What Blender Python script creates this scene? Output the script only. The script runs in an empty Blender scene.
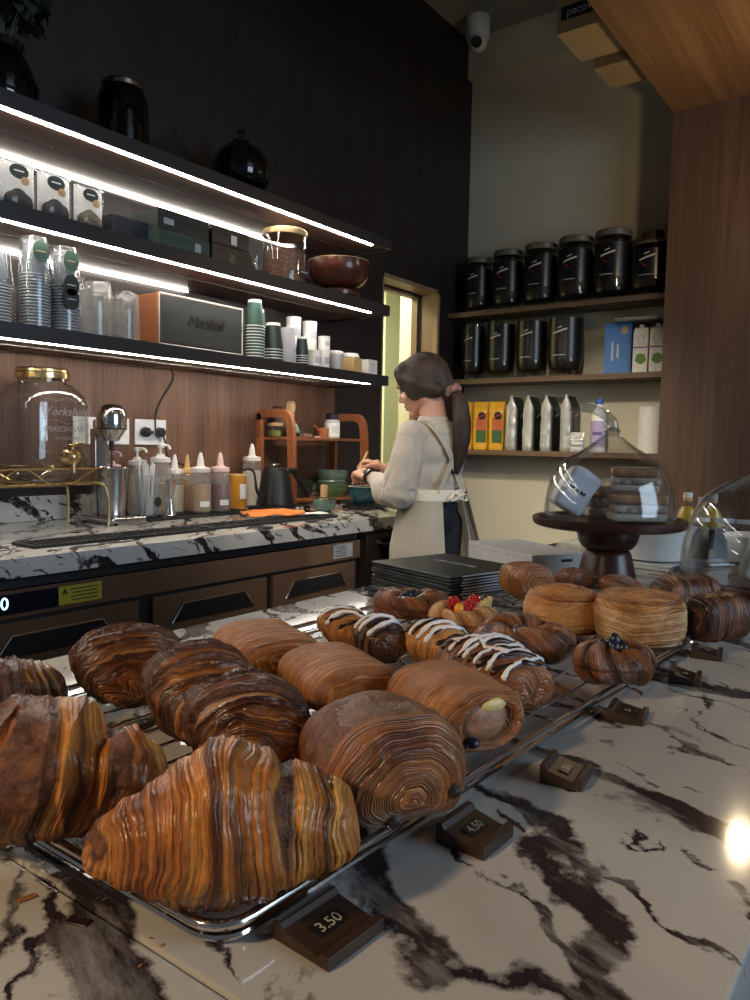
import bpy, bmesh, math, random
from math import sin, cos, pi, radians, sqrt, atan2, hypot, exp, floor
from mathutils import Vector, Matrix, noise as mnoise

random.seed(11)
SC = bpy.context.scene
COL = SC.collection

# ------------------------------------------------------------------ camera
cam_d = bpy.data.cameras.new('camera')
cam = bpy.data.objects.new('camera', cam_d)
COL.objects.link(cam)
cam_d.sensor_fit = 'VERTICAL'
cam_d.sensor_height = 36.0
cam_d.sensor_width = 27.0
cam_d.lens = 27.36
cam_d.clip_start = 0.02
psi, pit, rol = math.atan((935 - 375) / 760.0), radians(4.15), radians(1.06)
fw = Vector((-sin(psi) * cos(pit), cos(psi) * cos(pit), -sin(pit)))
rt = Vector((cos(psi), sin(psi), 0))
up = rt.cross(fw)
R2 = rt * cos(rol) + up * sin(rol)
U2 = -rt * sin(rol) + up * cos(rol)
m = Matrix((R2, U2, -fw)).transposed().to_4x4()
m.translation = Vector((0, 0, 1.22))
cam.matrix_world = m
SC.camera = cam

# ------------------------------------------------------------------ world, lights, exposure
SC.view_settings.view_transform = 'Standard'
SC.view_settings.look = 'None'
SC.view_settings.gamma = 1.0
SC.view_settings.use_curve_mapping = False
SC.view_settings.exposure = 0.0
SC.cycles.use_denoising = True
SC.cycles.max_bounces = 8
SC.cycles.transparent_max_bounces = 48
SC.cycles.caustics_reflective = False
SC.cycles.caustics_refractive = False
SC.cycles.sample_clamp_indirect = 4.0

w = bpy.data.worlds.new('world')
SC.world = w
w.use_nodes = True
w.node_tree.nodes['Background'].inputs[0].default_value = (0.85, 0.90, 1.0, 1)
w.node_tree.nodes['Background'].inputs[1].default_value = 0.075


def light(name, kind, loc, energy, color, size=0.1, aim=None, size_y=None, spot=None, blend=0.6):
    d = bpy.data.lights.new(name, kind)
    d.energy = energy
    d.color = color
    if kind == 'AREA':
        d.size = size
        if size_y:
            d.shape = 'RECTANGLE'
            d.size_y = size_y
    else:
        d.shadow_soft_size = size
    if kind == 'SPOT':
        d.spot_size = radians(spot or 60)
        d.spot_blend = blend
    o = bpy.data.objects.new(name, d)
    COL.objects.link(o)
    o.location = loc
    if aim is not None:
        o.rotation_euler = (Vector(aim) - Vector(loc)).to_track_quat('-Z', 'Y').to_euler()
    return o


PEND = (-0.599, 3.574, 2.40)
COOL = (0.64, 0.81, 1.0)
WARM = (1.0, 0.76, 0.46)
# shop-front daylight to the right of the customer side, the pendants over the bar, the corridor lamp
light('shop_window_daylight', 'AREA', (3.2, 1.6, 2.0), 90, COOL, 2.2, (-0.6, 1.2, 1.0), 2.0)
light('pendant_over_counter', 'POINT', PEND, 9.0, WARM, 0.042)
light('ceiling_spot_front', 'SPOT', (-0.62, -1.15, 2.05), 78, (1.0, 0.70, 0.40), 0.08, (-0.42, 0.36, 0.98), spot=30)
light('ceiling_spot_barista', 'SPOT', (-0.35, 0.9, 3.0), 210, (1.0, 0.83, 0.62), 0.15, (-1.75, 2.7, 1.1), spot=50)
light('added_wall_spot', 'SPOT', (-0.9, 1.7, 2.95), 300, (1.0, 0.88, 0.68), 0.12, (-1.95, 4.6, 0.75), spot=36, blend=0.9)  # spot added only to brighten the lower back wall, no known lamp
light('corridor_lamp', 'AREA', (-3.45, 4.05, 2.6), 42, (1.0, 0.93, 0.66), 0.6, (-3.4, 4.1, 0))


# ------------------------------------------------------------------ material helpers
def new_mat(name):
    mt = bpy.data.materials.new(name)
    mt.use_nodes = True
    nt = mt.node_tree
    b = nt.nodes['Principled BSDF']
    return mt, nt, b


def N(nt, kind, **kw):
    n = nt.nodes.new(kind)
    for k, v in kw.items():
        if k in n.inputs:
            n.inputs[k].default_value = v
        else:
            setattr(n, k, v)
    return n


def L(nt, a, b):
    nt.links.new(a, b)


def c4(c):
    return (c[0], c[1], c[2], 1.0)


def ramp(nt, fac, stops):
    r = nt.nodes.new('ShaderNodeValToRGB')
    e = r.color_ramp.elements
    while len(e) < len(stops):
        e.new(0.5)
    for i, (p, c) in enumerate(stops):
        e[i].position = p
        e[i].color = c4(c) if hasattr(c, '__len__') else (c, c, c, 1)
    L(nt, fac, r.inputs[0])
    return r


def plain(name, col, rough=0.5, metal=0.0, var=0.0, scale=30.0, bump=0.0, coat=0.0, spec=None, stretch=None, sss=0.0):
    mt, nt, b = new_mat(name)
    b.inputs['Roughness'].default_value = rough
    b.inputs['Metallic'].default_value = metal
    if coat:
        b.inputs['Coat Weight'].default_value = coat
        b.inputs['Coat Roughness'].default_value = 0.12
    if spec is not None:
        b.inputs['Specular IOR Level'].default_value = spec
    if sss:
        b.inputs['Subsurface Weight'].default_value = sss
        b.inputs['Subsurface Radius'].default_value = (0.01, 0.004, 0.002)
    tc = N(nt, 'ShaderNodeTexCoord')
    mp = N(nt, 'ShaderNodeMapping')
    mp.inputs['Scale'].default_value = stretch or (1, 1, 1)
    L(nt, tc.outputs['Object'], mp.inputs[0])
    nz = N(nt, 'ShaderNodeTexNoise', Scale=scale, Detail=4.0)
    L(nt, mp.outputs[0], nz.inputs['Vector'])
    v = var if var else 0.06
    lo = tuple(x * (1 - v) for x in col)
    hi = tuple(min(1, x * (1 + v)) for x in col)
    r = ramp(nt, nz.outputs['Fac'], [(0.3, lo), (0.7, hi)])
    L(nt, r.outputs[0], b.inputs['Base Color'])
    if bump:
        bp = N(nt, 'ShaderNodeBump', Strength=bump, Distance=0.002)
        L(nt, nz.outputs['Fac'], bp.inputs['Height'])
        L(nt, bp.outputs[0], b.inputs['Normal'])
    return mt


def wood(name, a, bcol, axis='Z', rough=0.45, fine=60.0, bump=0.15):
    """straight grain running along the given object axis"""
    mt, nt, b = new_mat(name)
    b.inputs['Roughness'].default_value = rough
    tc = N(nt, 'ShaderNodeTexCoord')
    mp = N(nt, 'ShaderNodeMapping')
    s = {'X': (0.03, 1, 1), 'Y': (1, 0.03, 1), 'Z': (1, 1, 0.03)}[axis]
    mp.inputs['Scale'].default_value = s
    L(nt, tc.outputs['Object'], mp.inputs[0])
    n1 = N(nt, 'ShaderNodeTexNoise', Scale=fine, Detail=5.0, Roughness=0.65)
    n2 = N(nt, 'ShaderNodeTexNoise', Scale=fine * 0.14, Detail=3.0, Distortion=0.8)
    L(nt, mp.outputs[0], n1.inputs['Vector'])
    L(nt, mp.outputs[0], n2.inputs['Vector'])
    mx = N(nt, 'ShaderNodeMix', data_type='FLOAT')
    mx.inputs[0].default_value = 0.45
    L(nt, n1.outputs['Fac'], mx.inputs[2])
    L(nt, n2.outputs['Fac'], mx.inputs[3])
    r = ramp(nt, mx.outputs[0], [(0.36, a), (0.64, bcol)])
    L(nt, r.outputs[0], b.inputs['Base Color'])
    bp = N(nt, 'ShaderNodeBump', Strength=bump, Distance=0.001)
    L(nt, n1.outputs['Fac'], bp.inputs['Height'])
    L(nt, bp.outputs[0], b.inputs['Normal'])
    return mt


def glassy(name, tint=(0.97, 0.98, 0.98), refl=0.9, rough=0.02, haze=0.0, hazecol=(0.8, 0.85, 0.85)):
    """thin clear walls: see-through with a mirror share that grows at grazing angles"""
    mt, nt, b = new_mat(name)
    nt.nodes.remove(b)
    out = nt.nodes['Material Output']
    tr = N(nt, 'ShaderNodeBsdfTransparent')
    tr.inputs[0].default_value = c4(tint)
    gl = N(nt, 'ShaderNodeBsdfGlossy', Roughness=rough)
    lw = N(nt, 'ShaderNodeLayerWeight', Blend=0.5)
    pw = N(nt, 'ShaderNodeMath', operation='POWER')
    pw.inputs[1].default_value = 4.0
    L(nt, lw.outputs['Facing'], pw.inputs[0])
    mu = N(nt, 'ShaderNodeMath', operation='MULTIPLY_ADD')
    mu.inputs[1].default_value = 0.75 * refl
    mu.inputs[2].default_value = 0.035 * refl
    L(nt, pw.outputs[0], mu.inputs[0])
    mx = N(nt, 'ShaderNodeMixShader')
    L(nt, mu.outputs[0], mx.inputs[0])
    last = tr
    if haze:
        df = N(nt, 'ShaderNodeBsdfDiffuse')
        df.inputs[0].default_value = c4(hazecol)
        tl = N(nt, 'ShaderNodeBsdfTranslucent')
        tl.inputs[0].default_value = c4(hazecol)
        m0 = N(nt, 'ShaderNodeMixShader')
        m0.inputs[0].default_value = 0.45
        L(nt, df.outputs[0], m0.inputs[1])
        L(nt, tl.outputs[0], m0.inputs[2])
        m2 = N(nt, 'ShaderNodeMixShader')
        m2.inputs[0].default_value = haze
        L(nt, tr.outputs[0], m2.inputs[1])
        L(nt, m0.outputs[0], m2.inputs[2])
        last = m2
    L(nt, last.outputs[0], mx.inputs[1])
    L(nt, gl.outputs[0], mx.inputs[2])
    L(nt, mx.outputs[0], out.inputs[0])
    return mt


def glow(name, col, strength):
    mt, nt, b = new_mat(name)
    b.inputs['Base Color'].default_value = c4((0.8, 0.8, 0.8))
    b.inputs['Emission Color'].default_value = c4(col)
    b.inputs['Emission Strength'].default_value = strength
    return mt


def marble(name, rot, base=(0.62, 0.59, 0.55), vein=(0.030, 0.022, 0.026), scale=2.6, width=0.03, stretch=0.30, rough=0.09, seed=0.0, warp=0.16, cover=0.50):
    """pale stone with long dark veins running along local x after turning by rot, breaking into feathered branches"""
    mt, nt, b = new_mat(name)
    b.inputs['Roughness'].default_value = rough
    tc = N(nt, 'ShaderNodeTexCoord')
    mp = N(nt, 'ShaderNodeMapping')
    mp.inputs['Rotation'].default_value = (0, 0, -rot)
    mp.inputs['Location'].default_value = (seed, seed * 0.7, seed * 0.3)
    L(nt, tc.outputs['Object'], mp.inputs[0])
    def math(op, x, y=None, z=None):
        n = N(nt, 'ShaderNodeMath', operation=op)
        for i, v in enumerate((x, y, z)):
            if v is None:
                continue
            if hasattr(v, 'is_linked') or hasattr(v, 'links'):
                L(nt, v, n.inputs[i])
            else:
                n.inputs[i].default_value = v
        return n.outputs[0]

    st = N(nt, 'ShaderNodeVectorMath', operation='MULTIPLY')
    st.inputs[1].default_value = (stretch, 1, 1)
    L(nt, mp.outputs[0], st.inputs[0])

    def noise(src, sc, det, loc, rough_=0.55):
        o2 = N(nt, 'ShaderNodeVectorMath', operation='ADD')
        o2.inputs[1].default_value = loc
        L(nt, src, o2.inputs[0])
        n = N(nt, 'ShaderNodeTexNoise', Scale=sc, Detail=det, Roughness=rough_)
        L(nt, o2.outputs[0], n.inputs['Vector'])
        return n.outputs['Fac']

    def vein_layer(turn, freq, wd, loc, lo, hi):
        """long dark lines at the given turn; each swells, thins out and feathers along its run"""
        rt_ = N(nt, 'ShaderNodeMapping')
        rt_.inputs['Rotation'].default_value = (0, 0, turn)
        rt_.inputs['Location'].default_value = loc
        L(nt, mp.outputs[0], rt_.inputs[0])
        s2 = N(nt, 'ShaderNodeVectorMath', operation='MULTIPLY')
        s2.inputs[1].default_value = (stretch, 1, 1)
        L(nt, rt_.outputs[0], s2.inputs[0])
        sp = N(nt, 'ShaderNodeSeparateXYZ')
        L(nt, rt_.outputs[0], sp.inputs[0])
        w1 = noise(rt_.outputs[0], freq * 0.55, 2.0, (1, 2, 3))
        w2 = noise(rt_.outputs[0], freq * 2.6, 6.0, (4, 1, 2), 0.62)
        y = math('MULTIPLY', math('ADD', sp.outputs[1], sp.outputs[2]), freq)
        y = math('ADD', y, math('MULTIPLY', w1, 2.4 * warp / 0.16))
        y = math('ADD', y, math('MULTIPLY', w2, 0.55 * warp / 0.16))
        d = math('ABSOLUTE', math('SUBTRACT', math('FRACT', y), 0.5))
        mk = noise(s2.outputs[0], freq * 1.3, 4.0, (9, 3, 1), 0.6)
        mr = N(nt, 'ShaderNodeMapRange')
        mr.inputs['From Min'].default_value = lo
        mr.inputs['From Max'].default_value = hi
        mr.inputs['To Min'].default_value = -0.03
        mr.inputs['To Max'].default_value = wd
        L(nt, mk, mr.inputs['Value'])
        e = math('SUBTRACT', mr.outputs[0], d)
        sm = N(nt, 'ShaderNodeMapRange')
        sm.inputs['From Min'].default_value = -0.012
        sm.inputs['From Max'].default_value = 0.030
        L(nt, e, sm.inputs['Value'])
        return sm.outputs[0]

    v1 = vein_layer(0.0, scale, width * 6.0, (0, 0, 0), cover - 0.10, cover + 0.18)
    v2 = vein_layer(0.55, scale * 1.3, width * 4.4, (3.1, 1.7, 0.4), cover - 0.05, cover + 0.18)
    v3 = vein_layer(0.22, scale * 2.9, width * 3.0, (7.7, 4.2, 1.9), cover - 0.04, cover + 0.16)
    m2 = N(nt, 'ShaderNodeMath', operation='MAXIMUM')
    L(nt, math('MAXIMUM', v1, v2), m2.inputs[0])
    L(nt, v3, m2.inputs[1])
    fade = N(nt, 'ShaderNodeTexNoise', Scale=scale * 6, Detail=5.0, Roughness=0.65)
    L(nt, st.outputs[0], fade.inputs['Vector'])
    fr = N(nt, 'ShaderNodeMapRange')
    fr.inputs['From Min'].default_value = 0.32
    fr.inputs['From Max'].default_value = 0.50
    fr.inputs['To Min'].default_value = 0.45
    fr.inputs['To Max'].default_value = 1.0
    L(nt, fade.outputs['Fac'], fr.inputs['Value'])
    mv = N(nt, 'ShaderNodeMath', operation='MULTIPLY')
    L(nt, m2.outputs[0], mv.inputs[0])
    L(nt, fr.outputs[0], mv.inputs[1])
    cloud = N(nt, 'ShaderNodeTexNoise', Scale=scale * 1.2, Detail=5.0)
    L(nt, st.outputs[0], cloud.inputs['Vector'])
    cr = ramp(nt, cloud.outputs['Fac'], [(0.34, tuple(x * 0.82 for x in base)), (0.56, base)])
    mix = N(nt, 'ShaderNodeMix', data_type='RGBA')
    L(nt, mv.outputs[0], mix.inputs[0])
    L(nt, cr.outputs[0], mix.inputs[6])
    mix.inputs[7].default_value = c4(vein)
    L(nt, mix.outputs[2], b.inputs['Base Color'])
    return mt


def pastry(name, dark, mid, light_, gloss=0.32, fine=330.0, coarse=105.0, bump=0.8, coat=0.2, warp=0.010, bakes=0.5, bk=0.0, line=0.5, vary=0.34, dist=0.0026):
    """leaves of laminated dough: irregular rounded bands with dark splits between them.
    UV.x runs along the roll in metres, UV.y round it; vertex attributes "edge" (baked lips) and "crust" (closed crust)"""
    mt, nt, b = new_mat(name)
    uv = N(nt, 'ShaderNodeUVMap')
    tc = N(nt, 'ShaderNodeTexCoord')
    oi = N(nt, 'ShaderNodeObjectInfo')

    def math(op, x, y=None, z=None):
        n = N(nt, 'ShaderNodeMath', operation=op)
        for i, v in enumerate((x, y, z)):
            if v is None:
                continue
            if hasattr(v, 'links'):
                L(nt, v, n.inputs[i])
            else:
                n.inputs[i].default_value = v
        return n.outputs[0]

    def noise(sc, det, ro=0.55):
        n = N(nt, 'ShaderNodeTexNoise', Scale=sc, Detail=det, Roughness=ro)
        L(nt, tc.outputs['Object'], n.inputs['Vector'])
        return n.outputs['Fac']

    def remap(v, a0, a1, b0, b1):
        n = N(nt, 'ShaderNodeMapRange')
        for k, q in zip(('From Min', 'From Max', 'To Min', 'To Max'), (a0, a1, b0, b1)):
            n.inputs[k].default_value = q
        L(nt, v, n.inputs['Value'])
        return n.outputs[0]

    sp = N(nt, 'ShaderNodeSeparateXYZ')
    L(nt, uv.outputs[0], sp.inputs[0])
    wa = math('MULTIPLY_ADD', noise(22.0, 2.0), warp, -warp * 0.5)
    wb = math('MULTIPLY_ADD', noise(95.0, 2.0), warp * 0.22, -warp * 0.11)
    u = math('ADD', math('ADD', sp.outputs[0], wa), math('ADD', wb, math('MULTIPLY', oi.outputs['Random'], 9.0)))

    def cells(freq):
        wv = math('MULTIPLY', u, freq)
        e = N(nt, 'ShaderNodeTexVoronoi', voronoi_dimensions='1D', feature='DISTANCE_TO_EDGE')
        e.inputs['Scale'].default_value = 1.0
        L(nt, wv, e.inputs['W'])
        c = N(nt, 'ShaderNodeTexVoronoi', voronoi_dimensions='1D', feature='F1')
        c.inputs['Scale'].default_value = 1.0
        L(nt, wv, c.inputs['W'])
        sc = N(nt, 'ShaderNodeSeparateColor')
        L(nt, c.outputs['Color'], sc.inputs[0])
        return e.outputs['Distance'], sc.outputs[0]

    e1, t1 = cells(coarse)
    e2, t2 = cells(fine)
    bn = noise(17.0, 5.0, 0.6)
    at = N(nt, 'ShaderNodeAttribute', attribute_name='edge')
    # tone of each leaf, patchy browning, baked lips
    tone = math('MULTIPLY_ADD', t1, vary, 0.5 - vary * 0.5)
    tone = math('ADD', tone, math('MULTIPLY_ADD', t2, vary * 0.55, -vary * 0.275))
    tone = math('ADD', tone, math('MULTIPLY_ADD', bn, -bakes * 1.3, bakes * 0.65 + bk))
    tone = math('ADD', tone, math('MULTIPLY', at.outputs['Fac'], -0.40))
    r = ramp(nt, tone, [(0.20, dark), (0.48, mid), (0.80, light_)])
    # splits, deeper in some places than in others
    dep = remap(noise(30.0, 3.0), 0.36, 0.62, 0.35, 1.0)
    s1 = remap(e1, 0.0, 0.16, 1.0, 0.0)
    s2 = remap(e2, 0.0, 0.22, 0.75, 0.0)
    sl = math('MULTIPLY', math('MAXIMUM', s1, s2), dep)
    fl = noise(150.0, 4.0, 0.65)
    mm = math('MULTIPLY', math('SUBTRACT', 1.0, math('MULTIPLY', sl, line)), remap(fl, 0.35, 0.65, 0.84, 1.12))
    vm = N(nt, 'ShaderNodeVectorMath', operation='SCALE')
    L(nt, r.outputs[0], vm.inputs[0])
    L(nt, mm, vm.inputs['Scale'])
    # closed, blistered crust between the open lamination
    ca = N(nt, 'ShaderNodeAttribute', attribute_name='crust')
    ck = remap(math('ADD', ca.outputs['Fac'], math('SUBTRACT', bn, 0.5)), 0.38, 0.62, 0.0, 1.0)
    cn = noise(75.0, 6.0, 0.7)
    cc = ramp(nt, cn, [(0.36, tuple(x * 0.75 for x in dark)), (0.55, tuple(d_ * 0.70 + m_ * 0.30 for d_, m_ in zip(dark, mid))), (0.72, tuple(m_ * 0.85 for m_ in mid))])
    cx = N(nt, 'ShaderNodeMix', data_type='RGBA')
    L(nt, ck, cx.inputs[0])
    L(nt, vm.outputs[0], cx.inputs[6])
    L(nt, cc.outputs[0], cx.inputs[7])
    L(nt, cx.outputs[2], b.inputs['Base Color'])
    b.inputs['Specular IOR Level'].default_value = 0.45
    # relief: rounded leaves, crust blisters, flaky grain
    q1 = math('POWER', math('MINIMUM', math('MULTIPLY', e1, 2.2), 1.0), 0.55)
    q2 = math('POWER', math('MINIMUM', math('MULTIPLY', e2, 2.2), 1.0), 0.55)
    hl = math('ADD', math('MULTIPLY', q1, 0.55), math('MULTIPLY', math('MULTIPLY', q2, dep), 0.55))
    hl = math('ADD', hl, math('MULTIPLY', t1, 0.25))
    hx = N(nt, 'ShaderNodeMix', data_type='FLOAT')
    L(nt, ck, hx.inputs[0])
    L(nt, hl, hx.inputs[2])
    L(nt, math('ADD', math('MULTIPLY', cn, 2.2), -0.2), hx.inputs[3])
    hh = math('ADD', hx.outputs[0], math('MULTIPLY', fl, 0.28))
    bp = N(nt, 'ShaderNodeBump', Strength=bump, Distance=dist)
    L(nt, hh, bp.inputs['Height'])
    L(nt, bp.outputs[0], b.inputs['Normal'])
    L(nt, bp.outputs[0], b.inputs['Coat Normal'])
    L(nt, math('SUBTRACT', remap(noise(38.0, 4.0), 0.35, 0.65, gloss, gloss + 0.28), math('MULTIPLY', ck, 0.10)), b.inputs['Roughness'])
    b.inputs['Coat Weight'].default_value = coat
    b.inputs['Coat Roughness'].default_value = 0.20
    return mt


# ------------------------------------------------------------------ mesh helpers
def nb():
    return bmesh.new()


def add_geo(bm, vs, fs):
    vv = [bm.verts.new(v) for v in vs]
    for f in fs:
        try:
            bm.faces.new([vv[i] for i in f])
        except ValueError:
            pass
    return vv


def box(bm, c, s, bev=0.0, seg=2, rz=0.0, rot=None):
    """box centred on c with full sizes s"""
    t = bmesh.new()
    bmesh.ops.create_cube(t, size=1.0)
    bmesh.ops.scale(t, vec=Vector(s), verts=t.verts)
    if bev:
        bmesh.ops.bevel(t, geom=list(t.edges), offset=min(bev, min(s) * 0.49), segments=seg, profile=0.5, affect='EDGES')
    M4 = Matrix.Translation(Vector(c)) @ (rot.to_4x4() if rot is not None else Matrix.Rotation(rz, 4, 'Z'))
    merge(bm, t, M4)
    return bm


def merge(bm, t, M4=None):
    t.verts.index_update()
    vs = [(M4 @ v.co) if M4 is not None else v.co.copy() for v in t.verts]
    fs = [[v.index for v in f.verts] for f in t.faces]
    add_geo(bm, vs, fs)
    t.free()


def lathe(bm, prof, n=40, c=(0, 0, 0), a0=0.0, a1=2 * pi, fx=1.0, fy=1.0, M4=None):
    """profile of (radius, z), revolved about z; radius 0 closes the end"""
    vs, rings = [], []
    full = abs(a1 - a0 - 2 * pi) < 1e-6
    k = n if full else n + 1
    for r, z in prof:
        if r < 1e-6:
            rings.append([len(vs)])
            vs.append(Vector((c[0], c[1], c[2] + z)))
        else:
            ring = []
            for i in range(k):
                a = a0 + (a1 - a0) * i / n
                ring.append(len(vs))
                vs.append(Vector((c[0] + r * fx * cos(a), c[1] + r * fy * sin(a), c[2] + z)))
            rings.append(ring)
    fs = []
    for A, B in zip(rings, rings[1:]):
        m_ = n if full else n
        for i in range(m_):
            j = (i + 1) % k
            if len(A) == 1 and len(B) == 1:
                continue
            if len(A) == 1:
                fs.append([A[0], B[j], B[i]])
            elif len(B) == 1:
                fs.append([A[i], A[j], B[0]])
            else:
                fs.append([A[i], A[j], B[j], B[i]])
    if M4 is not None:
        vs = [M4 @ v for v in vs]
    add_geo(bm, vs, fs)
    return bm


def smooth_path(pts, k=6):
    """Catmull-Rom through the points"""
    P = [Vector(p) for p in pts]
    out = []
    for i in range(len(P) - 1):
        p0 = P[max(0, i - 1)]
        p1, p2 = P[i], P[i + 1]
        p3 = P[min(len(P) - 1, i + 2)]
        for j in range(k):
            t = j / k
            out.append(0.5 * ((2 * p1) + (p2 - p0) * t + (2 * p0 - 5 * p1 + 4 * p2 - p3) * t * t + (3 * p1 - p0 - 3 * p2 + p3) * t ** 3))
    out.append(P[-1])
    return out


def tube(bm, pts, r, n=8, cap=True, closed=False, flat=1.0):
    """tube along points; r a number or a list"""
    P = [Vector(p) for p in pts]
    k = len(P)
    rs = r if hasattr(r, '__len__') else [r] * k
    tang = []
    for i in range(k):
        if closed:
            d = P[(i + 1) % k] - P[i - 1]
        else:
            d = P[min(k - 1, i + 1)] - P[max(0, i - 1)]
        tang.append(d.normalized() if d.length > 1e-9 else Vector((0, 0, 1)))
    ref = Vector((0, 0, 1)) if abs(tang[0].z) < 0.9 else Vector((1, 0, 0))
    nrm = tang[0].cross(ref).normalized()
    vs, fs = [], []
    for i in range(k):
        nrm = (nrm - tang[i] * nrm.dot(tang[i]))
        nrm = nrm.normalized() if nrm.length > 1e-6 else tang[i].orthogonal().normalized()
        bn = tang[i].cross(nrm)
        for j in range(n):
            a = 2 * pi * j / n
            vs.append(P[i] + (nrm * cos(a) + bn * sin(a) * flat) * rs[i])
    for i in range(k if closed else k - 1):
        i2 = (i + 1) % k
        for j in range(n):
            j2 = (j + 1) % n
            fs.append([i * n + j, i * n + j2, i2 * n + j2, i2 * n + j])
    if cap and not closed:
        fs.append(list(range(n))[::-1])
        fs.append([(k - 1) * n + j for j in range(n)])
    add_geo(bm, vs, fs)
    return bm


def ball(bm, c, r, sx=1, sy=1, sz=1, u=16, v=10, M4=None):
    t = bmesh.new()
    bmesh.ops.create_uvsphere(t, u_segments=u, v_segments=v, radius=r)
    S = Matrix.Translation(Vector(c)) @ (M4 if M4 is not None else Matrix.Identity(4)) @ Matrix.Diagonal((sx, sy, sz, 1))
    merge(bm, t, S)
    return bm


def prism(bm, outline, d, M4=None, bev=0.0):
    """outline of (x, y) extruded along z by d"""
    t = bmesh.new()
    vs = [t.verts.new((x, y, 0)) for x, y in outline]
    f = t.faces.new(vs)
    ex = bmesh.ops.extrude_face_region(t, geom=[f])
    bmesh.ops.translate(t, vec=(0, 0, d), verts=[e for e in ex['geom'] if isinstance(e, bmesh.types.BMVert)])
    bmesh.ops.recalc_face_normals(t, faces=t.faces)
    if bev:
        bmesh.ops.bevel(t, geom=list(t.edges), offset=bev, segments=2, profile=0.5, affect='EDGES')
    merge(bm, t, M4)
    return bm


def obj(name, bm, mat, parent=None, loc=None, rot=None, angle=40, recalc=True):
    me = bpy.data.meshes.new(name)
    if recalc:
        bmesh.ops.recalc_face_normals(bm, faces=bm.faces)
    bm.to_mesh(me)
    bm.free()
    return mobj(name, me, mat, parent, loc, rot, angle)


def mobj(name, me, mat, parent=None, loc=None, rot=None, angle=40):
    for p in me.polygons:
        p.use_smooth = True
    if angle:
        me.set_sharp_from_angle(angle=radians(angle))
    if mat is not None:
        me.materials.append(mat)
    o = bpy.data.objects.new(name, me)
    COL.objects.link(o)
    if angle and len(me.polygons) < 3000:
        wn_ = o.modifiers.new('normals', 'WEIGHTED_NORMAL')
        wn_.keep_sharp = True
    if parent is not None:
        o.parent = parent
    if loc is not None:
        o.location = loc
    if rot is not None:
        o.rotation_euler = rot
    return o


def tag(o, label, cat, group=None):
    o['label'] = label
    o['category'] = cat
    if group:
        o['group'] = group
    return o


def struct(o):
    o['kind'] = 'structure'
    return o


def thing(name, label, cat, loc=(0, 0, 0), rz=0.0, group=None):
    o = bpy.data.objects.new(name, None)
    o.empty_display_size = 0.05
    COL.objects.link(o)
    o.location = loc
    o.rotation_euler = (0, 0, rz)
    return tag(o, label, cat, group)


def dup(root, loc=None, rz=None, label=None, scale=None):
    r = root.copy()
    COL.objects.link(r)
    if loc is not None:
        r.location = loc
    if rz is not None:
        r.rotation_euler = (0, 0, rz)
    if scale is not None:
        r.scale = scale if hasattr(scale, '__len__') else (scale,) * 3
    if label:
        r['label'] = label
    for ch in list(root.children):
        c = ch.copy()
        COL.objects.link(c)
        c.parent = r
        for g in list(ch.children):
            d = g.copy()
            COL.objects.link(d)
            d.parent = c
    return r


def writing(name, text, size, mat, parent, M4, depth=0.0004, align='CENTER', shear=0.0, spacing=1.0):
    """flat raised lettering; text lies in local xy of M4 and rises along its z"""
    cu = bpy.data.curves.new(name, 'FONT')
    cu.body = text
    cu.size = size
    cu.align_x = align
    cu.align_y = 'CENTER'
    cu.extrude = depth
    cu.shear = shear
    cu.space_character = spacing
    cu.resolution_u = 3
    to = bpy.data.objects.new(name, cu)
    COL.objects.link(to)
    dg = bpy.context.evaluated_depsgraph_get()
    me = bpy.data.meshes.new_from_object(to.evaluated_get(dg))
    bpy.data.objects.remove(to)
    bpy.data.curves.remove(cu)
    me.transform(M4)
    me.name = name
    return mobj(name, me, mat, parent, angle=None)


def frame4(o, x, y):
    """matrix with origin o and local axes x, y (z = x cross y)"""
    x = Vector(x).normalized()
    y = Vector(y).normalized()
    z = x.cross(y)
    M4 = Matrix((x, y, z)).transposed().to_4x4()
    M4.translation = Vector(o)
    return M4


def fused(bm, voxel, smooth=4, factor=0.5):
    """closed overlapping shapes melted into one continuous skin; returns a mesh"""
    me = bpy.data.meshes.new('fuse')
    bmesh.ops.recalc_face_normals(bm, faces=bm.faces)
    bm.to_mesh(me)
    bm.free()
    o = bpy.data.objects.new('fuse', me)
    COL.objects.link(o)
    md = o.modifiers.new('r', 'REMESH')
    md.mode = 'VOXEL'
    md.voxel_size = voxel
    if smooth:
        ms = o.modifiers.new('s', 'SMOOTH')
        ms.iterations = smooth
        ms.factor = factor
    dg = bpy.context.evaluated_depsgraph_get()
    out = bpy.data.meshes.new_from_object(o.evaluated_get(dg))
    bpy.data.objects.remove(o)
    bpy.data.meshes.remove(me)
    return out


def capsule(bm, a, b, ra, rb, n=14, sx=1.0):
    """rounded tapered limb piece"""
    a, b = Vector(a), Vector(b)
    d = b - a
    if d.length < 1e-6:
        return ball(bm, a, ra)
    Lh = d.length
    prof = [(0, -ra)]
    for i in range(1, 6):
        t = -pi / 2 + pi / 2 * i / 5
        prof.append((ra * cos(t), ra * sin(t)))
    for i in range(0, 6):
        t = pi / 2 * i / 5
        prof.append((max(0.0, rb * cos(t)) if i < 5 else 0, Lh + rb * sin(t)))
    q = Vector((0, 0, 1)).rotation_difference(d.normalized()).to_matrix().to_4x4()
    q.translation = a
    lathe(bm, prof, n, M4=q, fx=sx)
    return bm


def hash1(i, s=0):
    x = sin(i * 127.1 + s * 311.7) * 43758.5453
    return x - floor(x)


def vn(x, s=0):
    """smooth 1-D value noise, 0..1"""
    i = floor(x)
    f = x - i
    f = f * f * (3 - 2 * f)
    return hash1(i, s) * (1 - f) + hash1(i + 1, s) * f

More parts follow.
